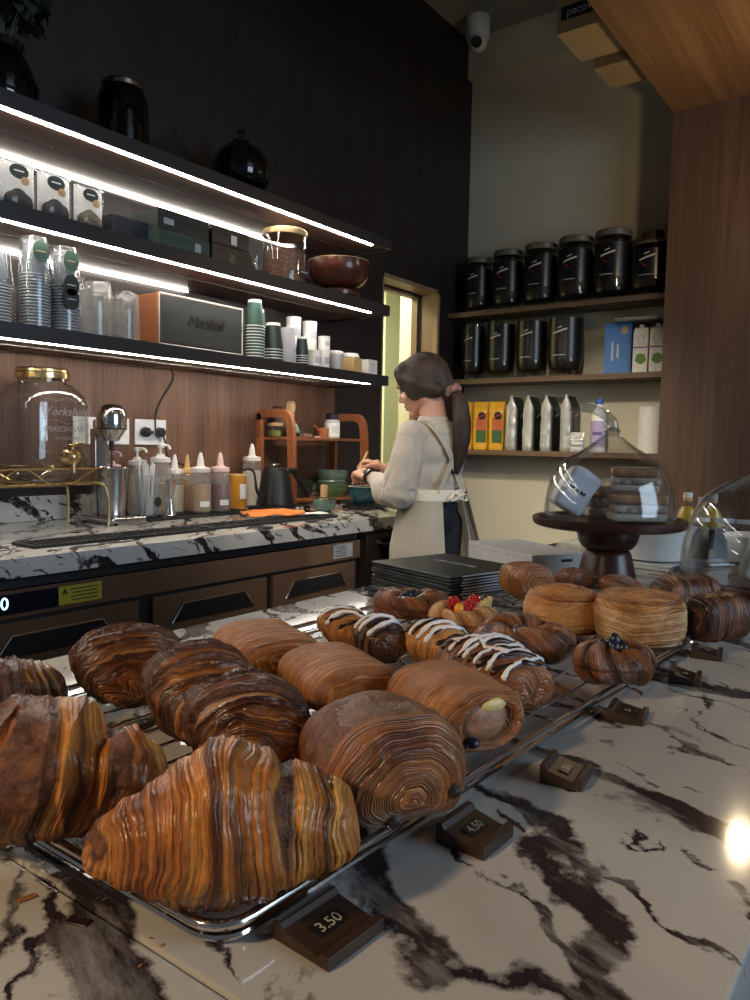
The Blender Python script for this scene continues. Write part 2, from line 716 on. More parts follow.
# ------------------------------------------------------------------ materials of the place
M_dark = wood('dark_walnut_panel', (0.012, 0.008, 0.0075), (0.023, 0.0155, 0.014), 'Z', 0.5, 55, 0.1)
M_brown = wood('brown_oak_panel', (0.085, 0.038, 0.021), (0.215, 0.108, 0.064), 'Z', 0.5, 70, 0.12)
M_panel = wood('walnut_end_panel', (0.060, 0.030, 0.017), (0.135, 0.072, 0.042), 'Z', 0.5, 48, 0.12)
M_soffit = wood('oak_soffit', (0.17, 0.082, 0.034), (0.33, 0.175, 0.075), 'Y', 0.38, 30, 0.10)
M_shelf = wood('shelf_veneer', (0.085, 0.050, 0.040), (0.155, 0.095, 0.075), 'Y', 0.4, 40, 0.06)
M_shelfedge = plain('shelf_dark_edge', (0.022, 0.020, 0.021), 0.45)
M_bshelf = wood('niche_shelf_wood', (0.10, 0.060, 0.036), (0.19, 0.118, 0.072), 'X', 0.5, 45, 0.08)
M_trim = wood('door_oak', (0.20, 0.125, 0.075), (0.33, 0.22, 0.135), 'Z', 0.5, 40, 0.08)
M_wallp = plain('cream_wall_paint', (0.60, 0.555, 0.43), 0.85, var=0.03, scale=3)
M_corr = plain('corridor_wall_paint', (0.66, 0.66, 0.46), 0.85, var=0.03, scale=3)
M_ceil = plain('ceiling_paint', (0.40, 0.38, 0.31), 0.9, var=0.03, scale=3)
M_floor = plain('dark_floor_tile', (0.06, 0.055, 0.05), 0.4, var=0.2, scale=6)
M_black = plain('black_gap', (0.006, 0.006, 0.006), 0.6)
M_led = glow('led_strip', (1.0, 0.93, 0.82), 62.0)
M_led_dim = glow('led_strip_rear', (1.0, 0.93, 0.82), 20.0)
M_marbleF = marble('front_marble', radians(-18), base=(0.50, 0.485, 0.45), cover=0.462, scale=5.2, width=0.033, stretch=0.30, seed=5.2)
M_marbleB = marble('back_marble', radians(-35), scale=5.6, width=0.036, seed=3.3, stretch=0.30, cover=0.47)
M_steel = plain('brushed_steel', (0.62, 0.60, 0.57), 0.22, 1.0, var=0.05, scale=20, stretch=(1, 40, 1))
M_chrome = plain('chrome', (0.75, 0.74, 0.72), 0.12, 1.0)
M_gold = plain('brass', (0.66, 0.50, 0.24), 0.24, 1.0)
M_white = plain('white_plastic', (0.78, 0.78, 0.76), 0.4)
M_blackp = plain('black_plastic', (0.012, 0.012, 0.013), 0.38)
M_rubber = plain('black_rubber', (0.016, 0.016, 0.017), 0.55)
M_glass = glassy('clear_glass', refl=1.35)
M_smoke = glassy('smoked_glass', (0.35, 0.35, 0.40), 1.6)
M_film = glassy('clear_film', (0.96, 0.965, 0.97), 1.1, 0.12, haze=0.045, hazecol=(0.9, 0.92, 0.95))
M_cupclr = glassy('clear_cup_plastic', (0.97, 0.98, 0.985), 1.0, 0.05, haze=0.12, hazecol=(0.92, 0.94, 0.96))
M_frost = glassy('frosted_plastic', (0.92, 0.92, 0.90), 0.7, 0.2, haze=0.24, hazecol=(0.92, 0.92, 0.89))
M_gold_dark = plain('bronze_band', (0.30, 0.24, 0.17), 0.3, 1.0)

# ------------------------------------------------------------------ the room
XW, YB = -2.65, 4.61


def slab(name, c, s, mat, bev=0.0):
    return struct(obj(name, box(nb(), c, s, bev), mat))


slab('floor', (-1.0, 1.4, -0.05), (7.0, 8.0, 0.1), M_floor)
slab('ceiling', (-1.2, 1.9, 3.95), (4.6, 6.2, 0.1), M_ceil)

bm = nb()
box(bm, (XW - 0.095, 1.3665, 1.95), (0.19, 4.533, 3.9))
box(bm, (XW - 0.095, 3.948, 3.0635), (0.19, 0.63, 1.673))
box(bm, (XW - 0.095, 4.4365, 1.95), (0.19, 0.347, 3.9))
struct(obj('wall_left', bm, M_dark))
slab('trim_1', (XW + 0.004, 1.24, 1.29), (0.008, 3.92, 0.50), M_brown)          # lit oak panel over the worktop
slab('trim_2', (XW + 0.006, 1.24, 2.05), (0.012, 3.92, 0.25), M_dark)
slab('wall_back', (-1.55, YB + 0.06, 1.95), (3.3, 0.12, 3.9), M_wallp)
slab('trim_3', (-1.9, YB - 0.03, 3.775), (1.5, 0.06, 0.25), M_wallp)            # shallow beam under the ceiling
# walnut portal: end panel and soffit
slab('wall_right', (-0.32, 4.33, 1.51), (1.84, 0.06, 3.02), M_panel)
slab('trim_4', (-0.12, 1.6, 3.06), (2.24, 5.6, 0.08), M_soffit)
slab('trim_5', (-1.03, 4.485, 1.51), (0.42, 0.25, 3.02), M_panel)

# door opening: oak lining with a shadow gap, then the pale corridor
bm = nb()
box(bm, (XW - 0.06, 4.263 - 0.012, 1.11), (0.125, 0.024, 2.22))
box(bm, (XW - 0.06, 3.633 + 0.006, 1.11), (0.125, 0.012, 2.22))
box(bm, (XW - 0.06, 3.948, 2.222 - 0.012), (0.125, 0.63, 0.024))
struct(obj('door_1', bm, M_trim))
bm = nb()
box(bm, (XW - 0.135, 4.263 - 0.014, 1.10), (0.022, 0.028, 2.2))
box(bm, (XW - 0.135, 3.948, 2.20), (0.022, 0.63, 0.03))
struct(obj('trim_6', bm, M_black))
bm = nb()
box(bm, (XW - 0.17, 4.243, 1.09), (0.045, 0.04, 2.18))
box(bm, (XW - 0.17, 3.948, 2.19), (0.045, 0.63, 0.02))
struct(obj('trim_7', bm, M_trim))
bm = nb()
box(bm, (-4.0, 4.6, 1.4), (0.1, 3.6, 2.8))
box(bm, (-3.35, 5.55, 1.4), (1.3, 0.1, 2.8))
box(bm, (-3.5, 3.2, 1.4), (1.0, 0.1, 2.8))
struct(obj('wall_corridor', bm, M_corr))
slab('ceiling_corridor', (-3.4, 4.4, 2.85), (1.3, 2.6, 0.1), M_corr)
slab('trim_8', (-3.75, 5.28, 1.4), (0.12, 0.34, 2.8), plain('corridor_pilaster', (0.78, 0.82, 0.62), 0.8))


# ------------------------------------------------------------------ wall shelves with light strips
def wall_shelf(label, z0, z1, back_strip=0.0):
    t = thing('wall_shelf', label, 'shelf', (-2.445, 1.24, z0), group='lit wall shelves')
    obj('board', box(nb(), (0, 0, (z1 - z0) / 2 + 0.004), (0.408, 3.78, z1 - z0 - 0.008)), M_shelf, t)
    obj('front_edge', box(nb(), (0.202, 0, (z1 - z0) / 2), (0.012, 3.784, z1 - z0), 0.001), M_shelfedge, t)
    obj('end_edge', box(nb(), (0.0, 1.893, (z1 - z0) / 2), (0.41, 0.006, z1 - z0)), M_shelfedge, t)
    obj('underside_groove', box(nb(), (0.02, 0, 0.003), (0.004, 3.7, 0.003)), M_chrome, t)
    obj('front_light_strip', box(nb(), (0.178, -0.04, 0.002), (0.012, 3.62, 0.006)), M_led, t)
    if back_strip:
        obj('rear_light_strip', box(nb(), (-0.192, (back_strip - 1.85) / 2, 0.001), (0.008, back_strip + 1.85, 0.006)), M_led_dim, t)
    return t


wall_shelf('dark lit shelf board highest on the panelled wall, carrying the smoked glass vessels', 2.185, 2.232, 1.62)
wall_shelf('dark lit shelf board in the middle, carrying tea bags, boxes, bean jar and bowl', 1.862, 1.912, 0.95)
wall_shelf('dark lit shelf board lowest on the wall, carrying cups and the speaker', 1.517, 1.565)


# niche shelves on the back wall
def niche_shelf(z, label):
    return tag(obj('niche_shelf', box(nb(), (-1.945, 4.485, z - 0.016), (1.40, 0.245, 0.032), 0.002), M_bshelf), label, 'shelf', 'niche shelves')


niche_shelf(2.090, 'brown wood shelf under the upper row of big black coffee jars')
niche_shelf(1.657, 'brown wood shelf under the lower row of coffee jars and the milk cartons')
niche_shelf(1.200, 'brown wood shelf under the coffee bags beside the barista')

# cartons lying on the soffit
M_carton = plain('pale_carton', (0.50, 0.37, 0.20), 0.8, var=0.08, scale=8)
M_cartonlab = plain('carton_dark_label', (0.015, 0.015, 0.02), 0.5)
M_greylet = plain('label_lettering', (0.62, 0.62, 0.60), 0.6)
t = thing('carton', 'pale cardboard carton with a black label, nearer one lying on the wooden soffit', 'box', (-1.27, 3.53, 3.1005), group='cartons on the soffit')
obj('body', box(nb(), (0, 0, 0.11), (0.48, 0.30, 0.22), 0.003), M_carton, t)
lab = obj('label', box(nb(), (-0.12, -0.151, 0.085), (0.20, 0.002, 0.06)), M_cartonlab, t)
writing('lettering', 'pacovis', 0.05, M_greylet, lab, frame4((-0.12, -0.1525, 0.085), (1, 0, 0), (0, 0, 1)))
t = thing('carton', 'pale cardboard carton without a label, farther one lying on the wooden soffit', 'box', (-1.245, 3.905, 3.1005), group='cartons on the soffit')
obj('body', box(nb(), (0, 0, 0.10), (0.48, 0.25, 0.20), 0.003), M_carton, t)
obj('packing_tape', box(nb(), (0, 0, 0.2005), (0.05, 0.25, 0.001)), M_frost, t)

# security camera
t = thing('security_camera', 'small white ceiling camera with a black lens in the far corner', 'camera', (-2.474, 4.352, 3.9))
bm = nb()
lathe(bm, [(0, 0), (0.075, 0), (0.078, -0.02), (0.074, -0.12), (0.068, -0.135), (0, -0.135)], 32)
obj('mount', bm, M_white, t)
bm = nb()
ball(bm, (0.01, -0.015, -0.155), 0.062)
h = obj('camera_head', bm, M_white, t)
bm = nb()
q = Vector((0, 0, 1)).rotation_difference(Vector((0.35, -0.85, -0.40)).normalized()).to_matrix().to_4x4()
q.translation = Vector((0.01, -0.015, -0.155))
lathe(bm, [(0, 0.068), (0.030, 0.066), (0.034, 0.055), (0.034, 0.045)], 24, M4=q)
obj('lens', bm, M_blackp, h)

# ------------------------------------------------------------------ front counter
t = thing('service_counter', 'long white marble counter with bold dark veins, carrying the pastries', 'counter', (-0.467, 0.85, 0))
bm = nb()
box(bm, (0, 0.4225, 0.93), (0.80, 2.055, 0.04), 0.003)
obj('worktop', bm, M_marbleF, t)
bm = nb()
box(bm, (0, -1.1075, 0.93), (0.80, 1.002, 0.04), 0.003)
obj('worktop', bm, M_marbleF, t)
obj('body', box(nb(), (0, -0.08, 0.455), (0.70, 3.0, 0.91)), M_dark, t)

# ------------------------------------------------------------------ back counter: fridge drawers below a marble top
t = tag(obj('back_worktop', box(nb(), (-2.245, 1.23, 0.894), (0.804, 3.96, 0.052), 0.003), M_marbleB), 'white veined marble worktop running under the lit shelves', 'worktop')
tag(obj('splashback', box(nb(), (XW + 0.018, 1.23, 0.9665), (0.018, 3.96, 0.091), 0.002), M_marbleB), 'low strip of veined marble standing against the panelled wall', 'splashback')
M_fridge = plain('steel_wood_reflection_tint', (0.25, 0.150, 0.095), 0.13, 0.5, var=0.05, scale=6, stretch=(1, 1, 0.1))  # brown of the reflected wood is put into the steel's base colour
t = thing('refrigerated_counter', 'steel drawer fridge below the marble worktop, brown wood reflection coloured in', 'fridge', (-2.255, 0.86, 0))
obj('body', box(nb(), (0, 0.0, 0.40), (0.74, 3.16, 0.78)), M_black, t)
obj('upper_panel', box(nb(), (0.378, 0.0, 0.798), (0.016, 3.16, 0.072), 0.001), M_fridge, t)
obj('top_gap', box(nb(), (0.36, 0.0, 0.851), (0.02, 3.16, 0.030)), M_black, t)
y = -0.12
for y0, y1 in ((-0.62, -0.06), (0.0, 0.513), (0.563, 1.046), (1.076, 1.55)):
    for z0, z1 in ((0.435, 0.75), (0.11, 0.42)):
        d = obj('drawer', box(nb(), (0.378, (y0 + y1) / 2, (z0 + z1) / 2), (0.016, y1 - y0, z1 - z0), 0.002), M_fridge, t)
        yc, zt = (y0 + y1) / 2 + 0.0, z1 - 0.035
        bm = nb()
        prism(bm, [(-0.13, 0), (0.13, 0), (0.175, -0.055), (-0.175, -0.055)], 0.004, frame4((0.3862, yc, zt), (0, 1, 0), (0, 0, 1)))
        obj('handle_recess', bm, M_blackp, d)
        bm = nb()
        tube(bm, [(0.391, yc - 0.175, zt - 0.055), (0.391, yc - 0.13, zt + 0.002), (0.391, yc + 0.13, zt + 0.002), (0.391, yc + 0.175, zt - 0.055)], 0.003, 6)
        obj('handle_rim', bm, M_chrome, d)
M_disp = plain('display_black', (0.008, 0.010, 0.018), 0.12)
dp = obj('display_panel', box(nb(), (0.388, 0.15, 0.800), (0.006, 0.21, 0.052), 0.001), M_disp, t)
M_digit = glow('blue_digits', (0.25, 0.62, 1.0), 5.0)
writing('digits', '0', 0.045, M_digit, dp, frame4((0.3915, 0.108, 0.802), (0, 1, 0), (0, 0, 1)), spacing=1.0)
M_yel = plain('yellow_sticker', (0.42, 0.36, 0.02), 0.5)
M_ink = plain('dark_ink', (0.05, 0.045, 0.02), 0.7)
sk = obj('warning_sticker', box(nb(), (0.3875, 0.322, 0.800), (0.001, 0.13, 0.050)), M_yel, t)
bm = nb()
for k in range(4):
    box(bm, (0.3882, 0.335, 0.815 - k * 0.010), (0.0006, 0.088 - 0.01 * (k % 2), 0.0035))
prism(bm, [(-0.010, -0.008), (0.010, -0.008), (0, 0.010)], 0.0006, frame4((0.3879, 0.275, 0.811), (0, 1, 0), (0, 0, 1)))
obj('print', bm, M_ink, sk)
M_greylab = plain('grey_sticker', (0.42, 0.44, 0.46), 0.5)
lb = obj('spec_label', box(nb(), (0.3875, 1.468, 0.800), (0.001, 0.12, 0.055)), M_greylab, t)
bm = nb()
for k in range(5):
    box(bm, (0.3882, 1.455 + 0.004 * (k % 2), 0.818 - k * 0.009), (0.0006, 0.07 - 0.012 * (k % 2), 0.003))
obj('print', bm, M_ink, lb)

# slim cabinet at the end of the run, with a bar handle and a hanging towel
M_cab = wood('cabinet_walnut', (0.018, 0.012, 0.010), (0.036, 0.024, 0.019), 'Z', 0.45, 50, 0.08)
t = thing('end_cabinet', 'dark walnut cabinet at the end of the fridge with a bar handle', 'cabinet', (-2.255, 2.82, 0))
obj('body', box(nb(), (0, 0, 0.43), (0.74, 0.70, 0.86)), M_cab, t)
d = obj('door', box(nb(), (0.378, 0, 0.45), (0.016, 0.68, 0.80), 0.002), M_cab, t)
bm = nb()
tube(bm, [(0.386, -0.26, 0.81), (0.425, -0.26, 0.81), (0.425, 0.26, 0.81), (0.386, 0.26, 0.81)], 0.007, 10)
obj('handle', bm, M_chrome, d)
bm = nb()
M_towel = plain('charcoal_towel', (0.045, 0.045, 0.048), 0.95, var=0.15, scale=80, bump=0.4)
vs, fs = [], []
nu, nv = 13, 22
for i in range(nv + 1):
    for j in range(nu + 1):
        s = i / nv
        if s < 0.46:
            x, z = 0.4385 + 0.004 * (1 - s), 0.50 + 0.317 * (s / 0.46)
        elif s < 0.54:
            a = (s - 0.46) / 0.08 * pi
            x, z = 0.425 + 0.0145 * cos(a), 0.812 + 0.0145 * sin(a)
        else:
            x, z = 0.4095, 0.812 - 0.24 * (s - 0.54) / 0.46
        x += 0.004 * sin(j * 1.1) * (abs(s - 0.5) * 2 if s < 0.46 else 0)
        vs.append(Vector((x, -0.15 + 0.15 * j / nu * (1 - 0.12 * sin(s * 3)), z)))
for i in range(nv):
    for j in range(nu):
        a = i * (nu + 1) + j
        fs.append([a, a + 1, a + nu + 2, a + nu + 1])
add_geo(bm, vs, fs)
o = obj('hand_towel', bm, M_towel, None, (-2.255, 2.82, 0), angle=None)
md = o.modifiers.new('thick', 'SOLIDIFY')
md.thickness = 0.003
tag(o, 'charcoal hand towel hanging over the bar handle of the end cabinet', 'towel')

# ------------------------------------------------------------------ wire rack
RZ = 0.972          # level on which the pastries lie


def cooling_rack(label, x0, x1, x1b, y0, y1, nlong, ncross):
    """chrome wire rack; its right rail leans from x1 at the near end to x1b at the far end"""
    yc = (y0 + y1) / 2
    t = thing('cooling_rack', label, 'rack', (x0, yc, 0.95), 0, 'wire racks under the pastries')
    w0, w1, hy = x1 - x0, x1b - x0, (y1 - y0) / 2

    def wid(y):
        return w0 + (w1 - w0) * (y + hy) / (2 * hy)

    def loop(z, ins):
        r, pts = 0.022, []
        for px, py, a in ((1, -1, -pi / 2), (1, 1, 0), (0, 1, pi / 2), (0, -1, pi)):
            cy = py * (hy - ins - r)
            cx = wid(cy) - ins - r if px else ins + r
            for k in range(6):
                pts.append((cx + r * cos(a + pi / 2 * k / 5), cy + r * sin(a + pi / 2 * k / 5), z))
        return pts

    obj('rim', tube(nb(), loop(0.0165, 0), 0.0032, 10, closed=True), M_chrome, t)
    obj('lower_rim', tube(nb(), loop(0.0045, 0.006), 0.0026, 8, closed=True), M_chrome, t)
    for k in range(nlong):
        f = (k + 0.8) / (nlong + 0.6)
        obj('long_wire', tube(nb(), [(wid(-hy) * f, -hy + 0.001, 0.0172), (wid(hy) * f, hy - 0.001, 0.0172)], 0.0013, 6), M_chrome, t)
    for k in range(ncross):
        y = -hy + 2 * hy * (k + 0.7) / (ncross + 0.4)
        obj('cross_bar', tube(nb(), [(0.001, y, 0.0142), (wid(y) - 0.001, y, 0.0142)], 0.0018, 6), M_chrome, t)
    for f in (0.1, 0.9):
        for sy in (-hy + 0.06, hy - 0.06):
            sx = wid(sy) * f
            obj('foot', tube(nb(), [(sx - 0.012, sy, 0.0145), (sx - 0.009, sy, 0.0018), (sx + 0.009, sy, 0.0018), (sx + 0.012, sy, 0.0145)], 0.0018, 6), M_chrome, t)


cooling_rack('long chrome wire rack under the croissants, reaching the front of the counter', -0.700, -0.283, -0.254, 0.256, 1.075, 12, 5)
cooling_rack('shorter chrome wire rack at the far end, in front of the cake stand', -0.605, -0.253, -0.243, 1.083, 1.385, 10, 2)

# ------------------------------------------------------------------ pastry materials
P_croi = pastry('croissant_crust', (0.070, 0.016, 0.005), (0.40, 0.132, 0.022), (0.70, 0.320, 0.070), 0.28, 215, 75, coat=0.25, bakes=0.40, bk=0.02)
P_dark = pastry('dark_baked_crust', (0.045, 0.013, 0.006), (0.20, 0.068, 0.018), (0.54, 0.245, 0.066), 0.24, 420, 150, coat=0.35, bakes=0.5, bk=-0.02, vary=0.42)
P_roll = pastry('combed_crust', (0.17, 0.052, 0.013), (0.40, 0.150, 0.037), (0.60, 0.26, 0.075), 0.36, 640, 250, bump=0.85, coat=0.10, bakes=0.35, bk=0.03, line=0.50, vary=0.20)
P_ring = pastry('scroll_crust', (0.080, 0.022, 0.007), (0.34, 0.125, 0.032), (0.60, 0.28, 0.085), 0.28, 420, 210, bump=0.9, coat=0.3, warp=0.006, bakes=0.4, bk=0.03, line=0.66, vary=0.20)
P_cake = pastry('pale_scroll_crust', (0.22, 0.075, 0.022), (0.54, 0.26, 0.095), (0.80, 0.58, 0.34), 0.42, 420, 190, bump=1.0, coat=0.05, warp=0.016, bakes=0.8, bk=0.06, line=0.30, vary=0.14)
P_pale = pastry('pale_crust', (0.27, 0.095, 0.025), (0.54, 0.25, 0.080), (0.74, 0.44, 0.18), 0.40, 420, 140, bump=0.6, coat=0.08, bakes=0.6, bk=0.02, line=0.28, vary=0.14)
P_knot = pastry('glazed_twist_crust', (0.065, 0.018, 0.006), (0.27, 0.088, 0.022), (0.58, 0.25, 0.070), 0.22, 900, 380, bump=0.9, coat=0.45, bakes=0.5, line=0.45, vary=0.22)
P_choc = pastry('chocolate_striped_crust', (0.020, 0.008, 0.006), (0.085, 0.032, 0.017), (0.30, 0.125, 0.052), 0.28, 420, 200, bump=0.9, coat=0.3, bakes=0.5, vary=0.45)
M_choc = plain('dark_chocolate', (0.022, 0.010, 0.008), 0.28, var=0.25, scale=60, bump=0.3)
M_icing = plain('white_icing', (0.80, 0.78, 0.78), 0.32, var=0.04, scale=90)
M_blue = plain('blueberry_skin', (0.014, 0.017, 0.034), 0.34, var=0.4, scale=120)
M_rasp = plain('raspberry_flesh', (0.40, 0.016, 0.022), 0.35, var=0.3, scale=120, sss=0.1)
M_physalis = plain('golden_berry', (0.72, 0.36, 0.03), 0.3)
M_custard = plain('custard_filling', (0.62, 0.48, 0.20), 0.4, var=0.15, scale=60, bump=0.5)
M_filling = plain('browned_filling', (0.30, 0.15, 0.085), 0.5, var=0.4, scale=70, bump=0.8)
M_crumb = plain('pastry_flakes', (0.30, 0.13, 0.045), 0.6, var=0.4, scale=300)


def grid_mesh(name, F, nu, nv, mat, parent=None, close_u=False, seam=True):
    """F(i, j) -> (co, uvx, uvy, edge[, crust]); u along, v round (closed)"""
    me = bpy.data.meshes.new(name)
    vs, uvs, ed, cr = [], [], [], []
    for i in range(nu + (0 if close_u else 1)):
        for j in range(nv):
            co, ux, uy, e, *k = F(i / nu, j / nv)
            cr.append(k[0] if k else 0.0)
            vs.append(co)
            uvs.append((ux, uy))
            ed.append(e)
    fs = []
    for i in range(nu):
        i2 = (i + 1) % nu if close_u else i + 1
        for j in range(nv):
            j2 = (j + 1) % nv
            fs.append((i * nv + j, i * nv + j2, i2 * nv + j2, i2 * nv + j))
    if not close_u:
        fs.append(tuple(range(nv))[::-1])
        fs.append(tuple(nu * nv + j for j in range(nv)))
    me.from_pydata([tuple(v) for v in vs], [], fs)
    ul = me.uv_layers.new(name='UVMap')
    for p in me.polygons:
        for li in p.loop_indices:
            vi = me.loops[li].vertex_index
            u, v = uvs[vi]
            if seam:
                js = [me.loops[k].vertex_index % nv for k in p.loop_indices]
                if max(js) - min(js) > nv // 2 and vi % nv == 0:
                    v += 1.0
            ul.data[li].uv = (u, v)
    at = me.attributes.new('edge', 'FLOAT', 'POINT')
    at.data.foreach_set('value', ed)
    at = me.attributes.new('crust', 'FLOAT', 'POINT')
    at.data.foreach_set('value', cr)
    b = bmesh.new()
    b.from_mesh(me)
    bmesh.ops.recalc_face_normals(b, faces=b.faces)
    b.to_mesh(b and me)
    b.free()
    return mobj(name, me, mat, parent, angle=None)


def nz3(x, y, z):
    return mnoise.noise(Vector((x, y, z)))


def croissant_surf(Ln, W, H, bend=0.02, layers=5, slant=0.10, step=0.0045, taper=0.85, tip=0.30, seed=1, lean=0.0, fat=2.2, hump=0.0, prof=None, rough=1.0, crust=None):
    rnd = random.Random(seed)
    # layer edges along |u|, both sides
    cuts = []
    for side in (-1, 1):
        for k in range(layers):
            cuts.append((side * (0.13 + 0.80 * (k + rnd.uniform(-0.25, 0.25)) / layers), rnd.uniform(0.35, 1.3), rnd.uniform(0, 9), rnd.choice((0.35, 0.7, 1.1))))
    ph = [rnd.uniform(0, 6.28) for _ in range(8)]

    def rad(u):
        a = min(1.0, abs(u))
        if prof:
            r = prof[-1][1]
            for (u0, r0), (u1, r1) in zip(prof, prof[1:]):
                if u0 <= u <= u1:
                    f = (u - u0) / (u1 - u0)
                    f = 0.5 * f + 0.5 * f * f * (3 - 2 * f)
                    r = r0 + (r1 - r0) * f
                    break
        else:
            r = tip + (1 - tip) * (1 - a ** fat) ** taper
        if a > 0.90:
            r *= sqrt(max(0.0, 1 - ((a - 0.90) / 0.10) ** 2)) * 0.98 + 0.02
        return r + hump * exp(-(u / 0.25) ** 2)

    def S(u, th):
        """u in -1..1 along the roll, th round it"""
        cy, cz = cos(th), sin(th)
        us = u + slant * sin(th + ph[0]) * (1 if u > 0 else -1) * 0.8 + 0.07 * nz3(cy * 1.3 + seed, cz * 1.3, u * 2.2)
        r = rad(u + 0.02 * nz3(cy * 2 + seed, cz * 2, 3.3))
        d, e = 0.0, 0.0
        for c, amp, wph, dk in cuts:
            # each layer stands proud at its inner side and drops at its edge
            cc = c + 0.035 * nz3(cy * 1.6 + wph, cz * 1.6, wph)
            x = (us - cc) * (1 if c > 0 else -1)
            wdt = 0.05
            if -0.22 < x < wdt:
                if x < 0:
                    d += step * amp * exp(x / 0.07)
                    e = max(e, exp(x / 0.030) * dk)
                else:
                    d += step * amp * (1 - x / wdt) ** 2
                    e = max(e, (1 - x / wdt) * 0.7 * dk)
        n = vn(us * 33 + 50 + th * 0.3, seed) + 0.7 * vn(us * 70 + 90 - th * 0.5, seed + 3) + 0.5 * vn(us * 14 + th * 0.4 + 20, seed + 5)
        k = crust(us, th) if crust else 0.0
        d += (n - 1.1) * 0.0013 * (1 - 0.9 * k)
        X = Ln / 2 * u
        d += rough * (1 + 0.4 * k) * (0.0016 * nz3(X * 60 + seed, cy * W * 30, cz * H * 30) + 0.0032 * nz3(X * 22 + seed * 3, cy * W * 12, cz * H * 12) + 0.0007 * nz3(X * 170, cy * W * 85 + seed, cz * H * 85))
        d *= min(1.0, r * 1.6)
        p = 2.0 / 2.2
        yy = (abs(cy) ** p) * (1 if cy > 0 else -1)
        zz = (abs(cz) ** p) * (1 if cz > 0 else -1)
        ry, rz_ = W / 2 * r + d, H / 2 * r + d
        y = yy * ry + lean * zz * rz_
        z = zz * rz_
        zc = H * 0.5 * (0.30 + 0.70 * r)
        zb = z + zc
        if zb < 0.004:
            zb = 0.004 * (1 - exp((zb - 0.004) / 0.01))
        y += bend * (u * u * 1.0) - bend * 0.3
        # baked darker here and there on the crown of each layer
        e = e + 0.30 * max(0.0, nz3(X * 14 + seed * 5, cy * 1.2, cz * 1.2))
        return Vector((X, y, max(0.0, zb))), us * Ln / 2, th / (2 * pi), e, k

    return S


def croissant(label, loc, rz, Ln, W, H, mat=None, group='croissants on the rack', nu=190, nv=72, **kw):
    S = croissant_surf(Ln, W, H, **kw)
    o = grid_mesh('croissant', lambda a, b: S(-1 + 2 * a, 2 * pi * b), nu, nv, mat or P_croi)
    o.location = loc
    o.rotation_euler = (0, 0, rz)
    return tag(o, label, 'croissant', group), S


def roll_surf(Ln, W, H, cap=0.03, lobes=0.0, seed=1, groove=0.0012, gf=150.0, bulge=0.004, bend=0.0, sq=2.6, swell=0.0, spiral=0.004, zc=0.5, slant=0.0, rough=1.0, dish=None, crust=None):
    """a rolled pastry lying on its side; its two ends show the scroll. s runs from one end's middle to the other's"""
    R = min(W, H) / 2
    segs = (R, Ln, R)
    T = sum(segs)
    if dish is not None:
        bulge = -dish

    def S(a, th):
        s = a * T
        if s < R:
            rr, x = s / R, -Ln / 2
        elif s < R + Ln:
            rr, x = 1.0, -Ln / 2 + (s - R)
        else:
            rr, x = 1 - (s - R - Ln) / R, Ln / 2
        d_end = Ln / 2 - abs(x)
        sg = -1 if x < 0 else 1
        face = rr < 1.0
        if not face and d_end < cap:
            q = d_end / cap
            rr = 1 - 0.30 * (1 - sqrt(max(0.0, 1 - (1 - q) ** 2)))
        elif face:
            x = sg * (Ln / 2 + bulge * (1 - rr ** 2))
            rr = rr * 0.70
        cy, cz = cos(th), sin(th)
        ss = s + spiral * th / (2 * pi) * (1 if s < T / 2 else -1) + slant * cz * (0 if face else 1) + 0.004 * nz3(x * 30 + seed, cy * 1.5, cz * 1.5)
        g = (vn(ss * gf, seed) + 0.6 * vn(ss * gf * 2.2, seed + 2) - 0.8) * groove
        k = crust(2 * x / Ln, th) if crust and not face else 0.0
        g *= 1 - 0.9 * k
        g += rough * (1 + 0.5 * k) * (0.0012 * nz3(x * 60 + seed, cy * W * 30, cz * H * 30) + 0.0035 * nz3(x * 20 + seed * 3, cy * W * 11, cz * H * 11)) * rr
        e = 0.35 * max(0.0, 1 - d_end / (cap * 0.8)) if not face else 0.15
        e += 0.30 * max(0.0, nz3(x * 14 + seed * 5, cy * 1.2, cz * 1.2))
        p = 2.0 / sq
        yy = (abs(cy) ** p) * (1 if cy > 0 else -1)
        zz = (abs(cz) ** p) * (1 if cz > 0 else -1)
        lob = 1 - lobes * max(0.0, -cz) ** 5 - lobes * 0.25 * max(0.0, cz) ** 14
        sw = 1 + swell * (1 - (2 * x / Ln) ** 2)
        y = yy * (W / 2 * rr * sw + g)
        zp = zz * (H / 2 * sw * lob) + H / 2
        z0 = H * zc
        zb = z0 + (zp - z0) * rr + zz * g
        if zb < 0.003:
            zb = 0.003
        y += bend * ((2 * x / Ln) ** 2)
        return Vector((x, y, zb - 0.003)), ss, th / (2 * pi), e, k

    return S


def roll(label, name, cat, loc, rz, Ln, W, H, mat, group, nu=200, nv=72, **kw):
    S = roll_surf(Ln, W, H, **kw)
    o = grid_mesh(name, lambda a, b: S(0.0006 + 0.9988 * a, 2 * pi * b), nu, nv, mat)
    o.location = loc
    o.rotation_euler = (0, 0, rz)
    return tag(o, label, cat, group), S


